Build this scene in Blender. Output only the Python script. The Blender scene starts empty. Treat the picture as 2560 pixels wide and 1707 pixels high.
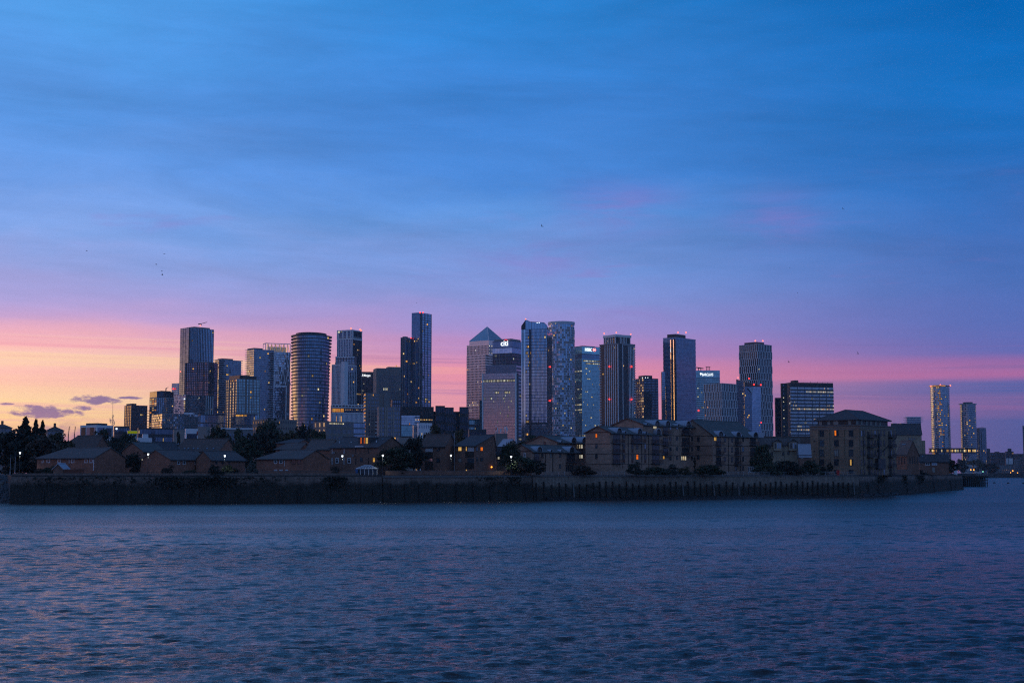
import bpy, math, random
from mathutils import Vector
import numpy as np
random.seed(7)
S = bpy.context.scene
COL = S.collection
# ------------------------------------------------------------------ camera
F = 3555.0                      # focal length in pixels of the 2560-wide photograph (50 mm)
HORIZ = 1182.0
PITCH = math.atan((HORIZ - 853.5) / F)
CP, SP = math.cos(PITCH), math.sin(PITCH)
CAMZ = 7.5
cam = bpy.data.cameras.new('camera')
cam.sensor_width = 36.0
cam.lens = F / 2560.0 * 36.0
cam.clip_start = 0.5
cam.clip_end = 30000
camo = bpy.data.objects.new('camera', cam)
COL.objects.link(camo)
camo.location = (0, 0, CAMZ)
camo.rotation_euler = (math.pi / 2 + PITCH, 0, 0)
S.camera = camo
S.view_settings.view_transform = 'Standard'
S.view_settings.look = 'None'
S.view_settings.exposure = 0.0
S.view_settings.gamma = 1.0
S.view_settings.use_curve_mapping = False
S.render.engine = 'CYCLES'
S.cycles.use_denoising = False
S.cycles.denoiser = 'OPENIMAGEDENOISE'
S.cycles.denoising_input_passes = 'RGB_ALBEDO_NORMAL'
S.cycles.denoising_prefilter = 'ACCURATE'
S.cycles.max_bounces = 5
S.cycles.diffuse_bounces = 2
S.cycles.glossy_bounces = 3
S.cycles.transmission_bounces = 2
S.cycles.sample_clamp_indirect = 1.2
S.cycles.sample_clamp_direct = 0.0
S.cycles.caustics_reflective = False
S.cycles.caustics_refractive = False
S.cycles.filter_width = 1.2


def lin(c):
    r = []
    for v in c[:3]:
        v = v / 255.0
        r.append(v / 12.92 if v <= 0.04045 else ((v + 0.055) / 1.055) ** 2.4)
    return tuple(r) + (1.0,)


# ------------------------------------------------------------------ world: dusk sky
W = bpy.data.worlds.new('World')
S.world = W
W.use_nodes = True
wt = W.node_tree
wt.nodes.clear()


class NT:
    def __init__(s, tree):
        s.t = tree

    def n(s, typ, **kw):
        nd = s.t.nodes.new(typ)
        for k, v in kw.items():
            setattr(nd, k, v)
        return nd

    def link(s, a, b):
        s.t.links.new(a, b)

    def _in(s, sock, v):
        if v is None:
            return
        if isinstance(v, bpy.types.NodeSocket):
            s.t.links.new(v, sock)
        else:
            sock.default_value = v

    def m(s, op, a, b=None, c=None, clamp=False):
        nd = s.n('ShaderNodeMath', operation=op)
        nd.use_clamp = clamp
        s._in(nd.inputs[0], a)
        s._in(nd.inputs[1], b)
        s._in(nd.inputs[2], c)
        return nd.outputs[0]

    def ss(s, x, a, b):          # smoothstep
        nd = s.n('ShaderNodeMapRange', interpolation_type='SMOOTHSTEP')
        s._in(nd.inputs['Value'], x)
        nd.inputs['From Min'].default_value = a
        nd.inputs['From Max'].default_value = b
        return nd.outputs[0]

    def vec(s, x, y, z):
        nd = s.n('ShaderNodeCombineXYZ')
        s._in(nd.inputs[0], x)
        s._in(nd.inputs[1], y)
        s._in(nd.inputs[2], z)
        return nd.outputs[0]

    def noise(s, v, scale=1.0, detail=4.0, rough=0.5, dist=0.0):
        nd = s.n('ShaderNodeTexNoise')
        s._in(nd.inputs['Vector'], v)
        nd.inputs['Scale'].default_value = scale
        nd.inputs['Detail'].default_value = detail
        nd.inputs['Roughness'].default_value = rough
        nd.inputs['Distortion'].default_value = dist
        return nd.outputs[0]

    def mix(s, f, a, b, blend='MIX'):
        nd = s.n('ShaderNodeMix', data_type='RGBA', blend_type=blend)
        s._in(nd.inputs[0], f)
        s._in(nd.inputs[6], a)
        s._in(nd.inputs[7], b)
        return nd.outputs[2]

    def ramp(s, f, stops, interp='LINEAR'):
        nd = s.n('ShaderNodeValToRGB')
        cr = nd.color_ramp
        cr.interpolation = interp
        while len(cr.elements) < len(stops):
            cr.elements.new(0.5)
        for e, (p, c) in zip(cr.elements, stops):
            e.position = p
            e.color = c
        s._in(nd.inputs[0], f)
        return nd.outputs[0]


w = NT(wt)
tc = w.n('ShaderNodeTexCoord')
sx = w.n('ShaderNodeSeparateXYZ')
w.link(tc.outputs['Generated'], sx.inputs[0])
D = 180 / math.pi
el = w.m('MULTIPLY', w.m('ARCSINE', sx.outputs[2]), D)
az = w.m('MULTIPLY', w.m('ARCTAN2', sx.outputs[0], sx.outputs[1]), D)   # 0 = view axis, + to the right
# seamless horizontal coordinate for the noises: the direction itself
cx, cy = sx.outputs[0], sx.outputs[1]


def sn(hs, vs, off, detail=4, rough=0.55, dist=0.0, tilt=0.0):
    e2 = w.m('MULTIPLY_ADD', w.m('MULTIPLY', cx, 57.3), tilt, el) if tilt else el
    v = w.vec(w.m('MULTIPLY', cx, hs), w.m('MULTIPLY', cy, hs), w.m('MULTIPLY_ADD', e2, vs, off))
    return w.noise(v, 1.0, detail, rough, dist)


EMAX = 32.0


def station(stops):
    return [(min(1.0, e / EMAX), lin(c)) for e, c in stops]


LEFT = [(0, (252, 176, 150)), (1.4, (255, 196, 140)), (2.3, (255, 216, 154)), (2.8, (255, 220, 166)), (3.3, (255, 202, 176)),
        (3.8, (255, 196, 186)), (4.2, (255, 210, 182)), (4.6, (255, 206, 188)), (5.0, (255, 188, 188)), (5.5, (240, 178, 198)),
        (6.1, (204, 168, 214)), (6.9, (176, 166, 222)), (8.0, (154, 168, 228)), (9.2, (132, 166, 230)), (11, (110, 156, 227)),
        (14, (90, 150, 226)), (18.4, (84, 158, 232)), (32, (66, 98, 152))]
CEN = [(0, (228, 146, 170)), (1.5, (240, 154, 166)), (2.7, (238, 154, 172)), (3.3, (234, 152, 176)), (3.8, (240, 150, 172)),
       (4.4, (230, 146, 180)), (4.9, (196, 142, 196)), (5.8, (166, 148, 212)), (7.0, (140, 152, 217)), (8.3, (118, 152, 219)), (10.2, (94, 146, 216)),
       (12, (74, 135, 214)), (14.5, (64, 131, 212)), (18.4, (44, 130, 210)), (32, (58, 86, 138))]
RIGHT = [(0, (92, 86, 142)), (1.2, (84, 90, 152)), (2.0, (84, 92, 156)), (2.4, (120, 98, 158)), (2.8, (132, 102, 162)), (3.15, (84, 98, 166)), (3.45, (92, 100, 168)),
         (3.75, (176, 110, 166)), (4.15, (150, 106, 170)), (4.55, (104, 108, 182)), (5.5, (92, 110, 184)), (7.4, (76, 112, 186)), (9.4, (58, 108, 184)),
         (12, (36, 108, 188)), (15, (16, 108, 188)), (18.4, (0, 98, 178)), (32, (44, 70, 120))]
EAST = [(0, (72, 92, 138)), (0.8, (84, 102, 152)), (1.9, (88, 114, 168)), (2.9, (92, 126, 186)), (5.0, (98, 142, 208)), (9, (98, 146, 216)),
        (16, (104, 144, 206)), (32, (70, 98, 148))]
SOUTH = [(0, (160, 108, 120)), (1.0, (238, 150, 138)), (1.9, (236, 148, 142)), (2.7, (164, 126, 156)), (3.2, (130, 124, 172)), (4.2, (112, 128, 192)), (9, (98, 144, 216)),
         (16, (104, 144, 206)), (32, (70, 98, 148))]

band = sn(2.0, 0.9, 3.0, 5, 0.6, 0.3, 0.01)           # long strata
warp = w.m('MULTIPLY', w.m('SUBTRACT', band, 0.5), 2.0)
warp2 = w.m('MULTIPLY', w.m('SUBTRACT', sn(5.0, 0.35, 9.0, 5, 0.6, 0.6, 0.03), 0.5), w.m('MULTIPLY', w.ss(el, 3.0, 12.0), 4.5))
elw = w.m('ADD', w.m('ADD', el, w.m('MULTIPLY', warp, 0.40)), warp2)
fe = w.m('DIVIDE', elw, EMAX, clamp=True)
cl = w.ramp(fe, station(LEFT))
cc = w.ramp(fe, station(CEN))
cr_ = w.ramp(fe, station(RIGHT))
cs = w.ramp(fe, station(SOUTH))
sa = w.m('DIVIDE', w.m('ADD', az, 126.0), 22.0)
ce = w.mix(w.m('POWER', 2.718, w.m('MULTIPLY', -1.0, w.m('MULTIPLY', sa, sa))), w.ramp(fe, station(EAST)), cs)
c1 = w.mix(w.ss(az, -21.0, 1.0), cl, cc)
c2 = w.mix(w.ss(az, -1.0, 21.0), c1, cr_)
back = w.m('MAXIMUM', w.ss(az, 30.0, 100.0), w.m('SUBTRACT', 1.0, w.ss(az, -115.0, -55.0)))
c3 = w.mix(back, c2, ce)
# thin violet strata lying across the glowing part
st = w.ss(sn(1.6, 2.3, 21.0, 6, 0.62, 0.7, 0.012), 0.50, 0.66)
st2 = w.ss(sn(1.5, 2.8, 33.0, 6, 0.62, 0.7, 0.016), 0.50, 0.64)
stm = w.m('MULTIPLY', st, w.m('MULTIPLY', w.ss(el, 1.2, 2.6), w.m('SUBTRACT', 1.0, w.ss(el, 4.6, 5.8))))
stm2 = w.m('MULTIPLY', st2, w.m('MULTIPLY', w.ss(el, 1.6, 2.6), w.m('SUBTRACT', 1.0, w.ss(el, 4.6, 5.6))))
c4 = w.mix(w.m('MULTIPLY', stm, w.m('MULTIPLY_ADD', w.ss(az, -6.0, 8.0), -0.36, 0.74)), c3, w.mix(w.ss(az, -16.0, 2.0), lin((240, 164, 180)), w.mix(w.ss(az, 2.0, 16.0), lin((176, 124, 178)), lin((100, 98, 160)))))
c4 = w.mix(w.m('MULTIPLY', stm2, w.m('MULTIPLY_ADD', w.ss(az, -6.0, 8.0), -0.3, 0.58)), c4, w.mix(w.ss(az, -14.0, 0.0), lin((255, 214, 174)), w.mix(w.ss(az, 0.0, 16.0), lin((252, 164, 166)), lin((176, 104, 160)))))
# soft cirrus veil higher up: pale streaks
ci = w.m('SUBTRACT', sn(2.6, 0.28, 40.0, 6, 0.62, 0.6, 0.015), 0.5)
ci2 = w.m('SUBTRACT', sn(8.0, 0.9, 60.0, 4, 0.6, 0.4, 0.02), 0.5)
ci3 = w.m('SUBTRACT', sn(5.5, 0.55, 95.0, 6, 0.66, 0.9, 0.03), 0.5)
cim = w.m('MULTIPLY_ADD', w.m('ADD', w.m('MULTIPLY', ci, 0.55), w.m('MULTIPLY_ADD', ci3, 0.34, w.m('MULTIPLY', ci2, 0.28))), w.ss(el, 3.5, 9.0), 1.04)
hs = w.n('ShaderNodeVectorMath', operation='SCALE')
w.link(c4, hs.inputs[0])
w.link(cim, hs.inputs['Scale'])
c5 = hs.outputs[0]
pk = w.m('MULTIPLY', w.ss(sn(7.0, 0.5, 80.0, 4, 0.6, 0.5, 0.0), 0.58, 0.74), w.m('MULTIPLY', w.ss(el, 5.0, 8.0), w.m('SUBTRACT', 1.0, w.ss(el, 9.0, 12.5))))
c6 = w.mix(w.m('MULTIPLY', pk, 0.5), c5, lin((152, 118, 192)))


# two rosy smudges on the veil, right of the middle
for a0_, e0_, ra_, re_ in ((4.4, 10.5, 2.2, 1.0), (10.7, 9.85, 1.7, 1.0), (1.0, 8.6, 2.4, 0.7)):
    da_ = w.m('DIVIDE', w.m('SUBTRACT', az, a0_), ra_)
    de_ = w.m('DIVIDE', w.m('SUBTRACT', el, e0_), re_)
    g2_ = w.m('POWER', 2.718, w.m('MULTIPLY', -1.0, w.m('MULTIPLY_ADD', da_, da_, w.m('MULTIPLY', de_, de_))))
    c6 = w.mix(w.m('MULTIPLY', g2_, w.m('MULTIPLY', w.ss(sn(9.0, 0.9, 12.0 + a0_, 5, 0.65, 0.6, 0.0), 0.30, 0.75), 0.60)), c6, lin((146, 116, 194)))


# small violet cumulus low on the left
def cloud(a0, e0, ra, re, rag=1.0, tilt=0.0):
    da = w.m('DIVIDE', w.m('SUBTRACT', az, a0), ra)
    e_ = w.m('MULTIPLY_ADD', w.m('SUBTRACT', az, a0), -tilt, w.m('SUBTRACT', el, e0))
    de = w.m('DIVIDE', e_, re)
    low = w.m('MULTIPLY', w.m('MINIMUM', de, 0.0), 0.5)          # flatter undersides
    de = w.m('ADD', de, low)
    q = w.m('SUBTRACT', 1.0, w.m('ADD', w.m('MULTIPLY', da, da), w.m('MULTIPLY', de, de)))
    v = w.vec(w.m('MULTIPLY', az, 1.5), w.m('MULTIPLY', el, 3.4), 5.0 + a0)
    nz = w.m('MULTIPLY', w.m('SUBTRACT', w.noise(v, 1.0, 6, 0.62), 0.5), 4.2 * rag)
    return w.ss(w.m('ADD', q, nz), 0.0, 0.85)


clouds = cloud(-18.35, 2.28, 1.5, 0.30)
for a in ((-16.25, 2.77, 1.05, 0.23), (-16.75, 2.46, 0.40, 0.15), (-15.1, 2.9, 0.6, 0.07), (-19.6, 2.6, 0.35, 0.06)):
    clouds = w.m('MAXIMUM', clouds, cloud(*a))
bank = cloud(-17.2, 0.2, 4.6, 1.95, 0.30, -0.05)
dark = w.m('MAXIMUM', clouds, w.m('MULTIPLY', bank, 0.9))
ccol = w.mix(w.ss(el, 1.2, 2.6), lin((166, 116, 158)), lin((112, 96, 156)))
c7 = w.mix(w.m('MULTIPLY', dark, 0.92), c6, ccol)
# afterglow round the point where the sun went down, left of the picture
ga = w.m('DIVIDE', w.m('ADD', az, 60.0), 23.0)
ge = w.m('DIVIDE', w.m('SUBTRACT', el, 2.9), 2.2)
gl = w.m('POWER', 2.718, w.m('MULTIPLY', -1.0, w.m('ADD', w.m('MULTIPLY', ga, ga), w.m('MULTIPLY', ge, ge))))
gv = w.n('ShaderNodeVectorMath', operation='SCALE')
gv.inputs[0].default_value = (4.2, 1.75, 0.36)
w.link(gl, gv.inputs['Scale'])
ad = w.n('ShaderNodeVectorMath', operation='ADD')
w.link(c7, ad.inputs[0])
w.link(gv.outputs[0], ad.inputs[1])
bg = w.n('ShaderNodeBackground')
w.link(ad.outputs[0], bg.inputs[0])
bg.inputs[1].default_value = 1.0
wo = w.n('ShaderNodeOutputWorld')
w.link(bg.outputs[0], wo.inputs[0])
W.cycles.sampling_method = 'MANUAL'
W.cycles.sample_map_resolution = 1024


# ------------------------------------------------------------------ helpers
def K(px, py):                   # slopes of the ray through a picture point: x = kx*Y, z = CAMZ + kz*Y
    u = (px - 1280.0) / F
    v = (853.5 - py) / F
    q = CP - v * SP
    return u / q, (SP + v * CP) / q


def P(px, py, Y):
    kx, kz = K(px, py)
    return Vector((kx * Y, Y, CAMZ + kz * Y))


def hit(px, py, A, n):           # where that ray meets the vertical plane through A with normal n
    kx, kz = K(px, py)
    Y = (A[0] * n[0] + A[1] * n[1]) / (kx * n[0] + n[1])
    return Vector((kx * Y, Y, CAMZ + kz * Y))


def along(C, u, px, py):         # distance t so that C + t*u is seen in column px
    kx, _ = K(px, py)
    return (C[0] - kx * C[1]) / (kx * u[1] - u[0])


GZ = 7.0                         # ground of the far shore
WO = {}                          # world origin of every object, for parenting


class MB:
    def __init__(s):
        s.v, s.f, s.m = [], [], []

    def quad(s, a, b, c, d, mi=0):
        i = len(s.v)
        s.v += [tuple(a), tuple(b), tuple(c), tuple(d)]
        s.f.append((i, i + 1, i + 2, i + 3))
        s.m.append(mi)

    def tri(s, a, b, c, mi=0):
        i = len(s.v)
        s.v += [tuple(a), tuple(b), tuple(c)]
        s.f.append((i, i + 1, i + 2))
        s.m.append(mi)

    def ob(s, o, a, b, c, mi=0):  # box from a corner and three edge vectors
        o, a, b, c = Vector(o), Vector(a), Vector(b), Vector(c)
        if a.cross(b).dot(c) < 0:
            a, b = b, a
        i = len(s.v)
        for q in (o, o + a, o + a + b, o + b, o + c, o + a + c, o + a + b + c, o + b + c):
            s.v.append(tuple(q))
        for q in ((3, 2, 1, 0), (4, 5, 6, 7), (0, 1, 5, 4), (1, 2, 6, 5), (2, 3, 7, 6), (3, 0, 4, 7)):
            s.f.append(tuple(i + k for k in q))
            s.m.append(mi)

    def box(s, c, sx_, sy_, sz_, mi=0):
        s.ob((c[0] - sx_ / 2, c[1] - sy_ / 2, c[2] - sz_ / 2), (sx_, 0, 0), (0, sy_, 0), (0, 0, sz_), mi)

    def prism(s, poly, z0, z1, mi=0, mtop=None):
        a2 = sum(poly[k][0] * poly[(k + 1) % len(poly)][1] - poly[(k + 1) % len(poly)][0] * poly[k][1] for k in range(len(poly)))
        if a2 < 0:
            poly = poly[::-1]
        i, n = len(s.v), len(poly)
        zt = z1 if isinstance(z1, (list, tuple)) else [z1] * n
        if a2 < 0 and isinstance(z1, (list, tuple)):
            zt = zt[::-1]
        s.v += [(p[0], p[1], z0) for p in poly] + [(p[0], p[1], z) for p, z in zip(poly, zt)]
        for k in range(n):
            j = (k + 1) % n
            s.f.append((i + k, i + j, i + n + j, i + n + k))
            s.m.append(mi)
        s.f.append(tuple(range(i + n, i + 2 * n)))
        s.m.append(mi if mtop is None else mtop)
        s.f.append(tuple(range(i + n - 1, i - 1, -1)))
        s.m.append(mi)

    def tube(s, a, b, r, mi=0, n=6, r2=None):
        a, b = Vector(a), Vector(b)
        d = (b - a).normalized()
        x = d.orthogonal().normalized()
        y = d.cross(x)
        r2 = r if r2 is None else r2
        i = len(s.v)
        for q, rr in ((a, r), (b, r2)):
            for k in range(n):
                t = 2 * math.pi * k / n
                s.v.append(tuple(q + x * (rr * math.cos(t)) + y * (rr * math.sin(t))))
        for k in range(n):
            j = (k + 1) % n
            s.f.append((i + k, i + j, i + n + j, i + n + k))
            s.m.append(mi)
        s.f.append(tuple(range(i + n - 1, i - 1, -1)))
        s.f.append(tuple(range(i + n, i + 2 * n)))
        s.m += [mi, mi]

    def ball(s, c, r, mi=0, n=8, sz_=1.0):
        i = len(s.v)
        rings = n // 2
        s.v.append((c[0], c[1], c[2] + r * sz_))
        for a in range(1, rings):
            t = math.pi * a / rings
            for k in range(n):
                p = 2 * math.pi * k / n
                s.v.append((c[0] + r * math.sin(t) * math.cos(p), c[1] + r * math.sin(t) * math.sin(p), c[2] + r * sz_ * math.cos(t)))
        s.v.append((c[0], c[1], c[2] - r * sz_))
        last = len(s.v) - 1
        for k in range(n):
            j = (k + 1) % n
            s.f.append((i, i + 1 + k, i + 1 + j))
            s.m.append(mi)
            for a in range(rings - 2):
                q = i + 1 + a * n
                s.f.append((q + k, q + n + k, q + n + j, q + j))
                s.m.append(mi)
            q = i + 1 + (rings - 2) * n
            s.f.append((q + k, last, q + j))
            s.m.append(mi)

    def mesh(s, name, mats, o=(0, 0, 0), smooth=False):
        me = bpy.data.meshes.new(name)
        o = Vector(o)
        v = np.array(s.v, dtype=np.float64).reshape(-1, 3) - np.array(o)
        me.from_pydata(v.tolist(), [], s.f)
        mats = mats if isinstance(mats, (list, tuple)) else [mats]
        for m_ in mats:
            me.materials.append(m_)
        if len(mats) > 1:
            me.polygons.foreach_set('material_index', s.m)
        if smooth:
            me.polygons.foreach_set('use_smooth', [True] * len(me.polygons))
        me.update()
        return me

    def build(s, name, mats, parent=None, smooth=False, origin=None, kind=None):
        if origin is None:
            origin = WO[parent] if parent is not None else (0, 0, 0)
        me = s.mesh(name, mats, origin, smooth)
        return link(name, me, parent, origin, kind)


def link(name, data, parent=None, at=(0, 0, 0), kind=None):
    o = bpy.data.objects.new(name, data)
    COL.objects.link(o)
    at = Vector(at)
    WO[o] = at
    if parent is not None:
        o.parent = parent
        o.location = at - WO[parent]
    else:
        o.location = at
    if kind:
        o['kind'] = kind
    return o


def thing(name, label, cat, at, group=None):
    o = link(name, None, None, at)
    o.empty_display_size = 1.0
    return tag(o, label, cat, group)


def tag(o, label, cat, group=None):
    o['label'] = label
    o['category'] = cat
    if group:
        o['group'] = group
    return o


# ------------------------------------------------------------------ materials
def mat(name, base, rough=0.8, metal=0.0, var=0.25, scale=0.6, bump=0.0, bscale=4.0, ior=1.45, spec=0.5, island=0.0, coat=0.0):
    m_ = bpy.data.materials.new(name)
    m_.use_nodes = True
    t = NT(m_.node_tree)
    m_.node_tree.nodes.clear()
    b = t.n('ShaderNodeBsdfPrincipled')
    o = t.n('ShaderNodeOutputMaterial')
    t.link(b.outputs[0], o.inputs[0])
    tc_ = t.n('ShaderNodeTexCoord')
    g = t.n('ShaderNodeNewGeometry')
    co = g.outputs['Position']
    nz = t.noise(co, scale, 5, 0.6)
    nz2 = t.noise(co, scale * 0.17, 3, 0.6)
    f = t.m('MULTIPLY_ADD', t.m('ADD', t.m('SUBTRACT', nz, 0.5), t.m('SUBTRACT', nz2, 0.5)), 2 * var, 1.0)
    if island:
        f = t.m('MULTIPLY', f, t.m('MULTIPLY_ADD', g.outputs['Random Per Island'], 2 * island, 1.0 - island))
    sc = t.n('ShaderNodeVectorMath', operation='SCALE')
    sc.inputs[0].default_value = base[:3]
    t.link(f, sc.inputs['Scale'])
    t.link(sc.outputs[0], b.inputs['Base Color'])
    b.inputs['Roughness'].default_value = rough
    b.inputs['Metallic'].default_value = metal
    b.inputs['IOR'].default_value = ior
    b.inputs['Specular IOR Level'].default_value = spec
    if bump:
        bn = t.n('ShaderNodeBump')
        bn.inputs['Strength'].default_value = bump
        bn.inputs['Distance'].default_value = 0.1
        t.link(t.noise(co, bscale, 4, 0.6), bn.inputs['Height'])
        t.link(bn.outputs[0], b.inputs['Normal'])
    return m_


def lit(name, stops, lo, hi):
    m_ = bpy.data.materials.new(name)
    m_.use_nodes = True
    t = NT(m_.node_tree)
    m_.node_tree.nodes.clear()
    o = t.n('ShaderNodeOutputMaterial')
    e = t.n('ShaderNodeEmission')
    t.link(e.outputs[0], o.inputs[0])
    g = t.n('ShaderNodeNewGeometry')
    oi = t.n('ShaderNodeObjectInfo')
    r = t.m('FRACT', t.m('ADD', g.outputs['Random Per Island'], oi.outputs['Random']))
    r2 = t.m('FRACT', t.m('MULTIPLY', r, 7.31))
    t.link(t.ramp(r2, [(k / (len(stops) - 1), lin(c)) for k, c in enumerate(stops)]), e.inputs[0])
    nz = t.noise(g.outputs['Position'], 0.9, 3, 0.6)          # curtains, furniture: uneven inside each pane
    s_ = t.m('MULTIPLY', t.m('MULTIPLY_ADD', t.m('POWER', r, 2.4), hi - lo, lo), t.m('MULTIPLY_ADD', nz, 1.6, 0.2))
    t.link(s_, e.inputs[1])
    return m_


def glow(name, col, st):
    m_ = bpy.data.materials.new(name)
    m_.use_nodes = True
    m_.node_tree.nodes.clear()
    t = NT(m_.node_tree)
    o = t.n('ShaderNodeOutputMaterial')
    e = t.n('ShaderNodeEmission')
    e.inputs[0].default_value = lin(col)
    e.inputs[1].default_value = st
    t.link(e.outputs[0], o.inputs[0])
    return m_


M = {}
M['warm'] = lit('lit_window_warm', [(255, 168, 70), (255, 205, 120), (255, 226, 165), (255, 190, 95)], 0.2, 1.25)
M['cool'] = lit('lit_window_office', [(255, 235, 180), (235, 240, 225), (250, 220, 150), (215, 232, 235)], 0.15, 1.1)
M['amber'] = lit('lit_window_amber', [(255, 140, 30), (255, 175, 60), (255, 190, 90)], 0.5, 1.2)
M['red_lamp'] = glow('red_warning_lamp', (255, 50, 45), 4.0)
M['pink_lamp'] = glow('pale_red_warning_lamp', (255, 120, 100), 2.5)
M['white_lamp'] = glow('white_street_lamp', (235, 245, 255), 2.6)
M['sodium'] = glow('sodium_street_lamp', (255, 165, 60), 3.0)
M['green_lamp'] = glow('green_navigation_lamp', (150, 255, 220), 3.0)
M['sign_white'] = glow('lit_sign_white', (240, 248, 255), 1.6)
M['sign_red'] = glow('lit_sign_red', (255, 40, 25), 1.3)
M['glass'] = mat('facade_glass_blue', (0.30, 0.40, 0.56), 0.06, 0.75, 0.12, 0.05, island=0.14)
M['glass_dark'] = mat('facade_glass_dark', (0.15, 0.20, 0.30), 0.06, 0.75, 0.12, 0.05, island=0.18)
M['glass_bright'] = mat('facade_glass_bright', (0.50, 0.60, 0.72), 0.05, 0.85, 0.12, 0.05, island=0.12)
M['glass_teal'] = mat('facade_glass_teal', (0.27, 0.48, 0.55), 0.06, 0.75, 0.12, 0.05, island=0.14)
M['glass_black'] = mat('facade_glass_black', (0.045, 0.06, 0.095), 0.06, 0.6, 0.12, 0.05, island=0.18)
M['steel'] = mat('sky_tinted_steel', (0.86, 0.62, 0.56), 0.28, 0.8, 0.06, 0.05)  # pink sky reflection is put into the base colour
M['glass_mirror'] = mat('mirror_glass', (0.75, 0.75, 0.75), 0.04, 0.95, 0.05, 0.05)
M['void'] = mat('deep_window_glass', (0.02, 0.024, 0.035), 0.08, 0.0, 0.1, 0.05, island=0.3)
M['fin_white'] = mat('white_cladding', (0.78, 0.79, 0.82), 0.5, 0.0, 0.10, 0.2)
M['fin_grey'] = mat('grey_cladding', (0.27, 0.28, 0.30), 0.5, 0.0, 0.12, 0.2)
M['slab_pale'] = mat('pale_balcony_edge', (0.66, 0.68, 0.72), 0.5, 0.0, 0.10, 0.2)
M['slab_dark'] = mat('dark_balcony_edge', (0.10, 0.11, 0.13), 0.45, 0.0, 0.12, 0.2)
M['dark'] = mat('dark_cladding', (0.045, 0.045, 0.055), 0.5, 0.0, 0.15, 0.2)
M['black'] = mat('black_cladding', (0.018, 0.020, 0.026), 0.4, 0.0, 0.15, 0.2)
M['brown'] = mat('brown_brick_cladding', (0.11, 0.075, 0.075), 0.7, 0.0, 0.2, 0.2)
M['beige'] = mat('beige_stone_cladding', (0.30, 0.26, 0.235), 0.7, 0.0, 0.15, 0.2)
M['stone'] = mat('buff_stone_cladding', (0.22, 0.195, 0.18), 0.7, 0.0, 0.15, 0.2)
M['concrete'] = mat('grey_concrete', (0.20, 0.20, 0.205), 0.8, 0.0, 0.2, 0.3)
M['white'] = mat('white_paint', (0.72, 0.72, 0.74), 0.5, 0.0, 0.06, 0.5)
M['metal_dark'] = mat('dark_painted_metal', (0.04, 0.042, 0.048), 0.45, 0.3, 0.1, 1.0)
M['metal_grey'] = mat('galvanised_metal', (0.36, 0.38, 0.40), 0.45, 0.5, 0.1, 1.0)
# ------------------------------------------------------------------ setting: water, land, river wall
# river shore: (picture column, distance)
SHORE = [(27, 352), (200, 352), (500, 355), (900, 366), (1170, 382), (1330, 394), (1520, 405), (1700, 418), (1950, 436), (2145, 455), (2240, 500), (2320, 568), (2405, 655)]


def gx(px, Y):                   # ground-level x of a picture column at a distance
    return K(px, HORIZ)[0] * Y


WALL = [Vector((gx(px, Y), Y, 0)) for px, Y in SHORE]

# water material
wm = bpy.data.materials.new('river_water')
wm.use_nodes = True
t = NT(wm.node_tree)
wm.node_tree.nodes.clear()
o_ = t.n('ShaderNodeOutputMaterial')
b_ = t.n('ShaderNodeBsdfPrincipled')
t.link(b_.outputs[0], o_.inputs[0])
g_ = t.n('ShaderNodeNewGeometry')
b_.inputs['Base Color'].default_value = (0.040, 0.038, 0.036, 1)
ln_ = t.n('ShaderNodeVectorMath', operation='LENGTH')
t.link(g_.outputs['Position'], ln_.inputs[0])
# the chop is steeper and finer out in the stream than near the viewer's bank
rg_ = t.n('ShaderNodeMapRange')
t.link(ln_.outputs['Value'], rg_.inputs['Value'])
for k_, v_ in (('From Min', 45.0), ('From Max', 320.0), ('To Min', 0.08), ('To Max', 0.33)):
    rg_.inputs[k_].default_value = v_
t.link(rg_.outputs[0], b_.inputs['Roughness'])
b_.inputs['IOR'].default_value = 1.333
sp_ = t.n('ShaderNodeSeparateXYZ')
t.link(g_.outputs['Position'], sp_.inputs[0])


def wn(fx, fy, off, det, rough=0.6):
    return t.noise(t.vec(t.m('MULTIPLY', sp_.outputs[0], fx), t.m('MULTIPLY', sp_.outputs[1], fy), off), 1.0, det, rough, 0.3)


h = t.m('MULTIPLY_ADD', wn(1.1, 2.3, 1.0, 5), 0.36, t.m('MULTIPLY', wn(3.6, 6.2, 5.0, 4), 0.14))
calm = t.m('MULTIPLY_ADD', t.ss(wn(0.012, 0.03, 9.0, 3), 0.35, 0.65), 0.7, 0.45)      # slicks and rougher patches
bn_ = t.n('ShaderNodeBump')
bn_.inputs['Distance'].default_value = 1.0
t.link(t.m('MULTIPLY', calm, 0.62), bn_.inputs['Strength'])
t.link(h, bn_.inputs['Height'])
t.link(bn_.outputs[0], b_.inputs['Normal'])


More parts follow.
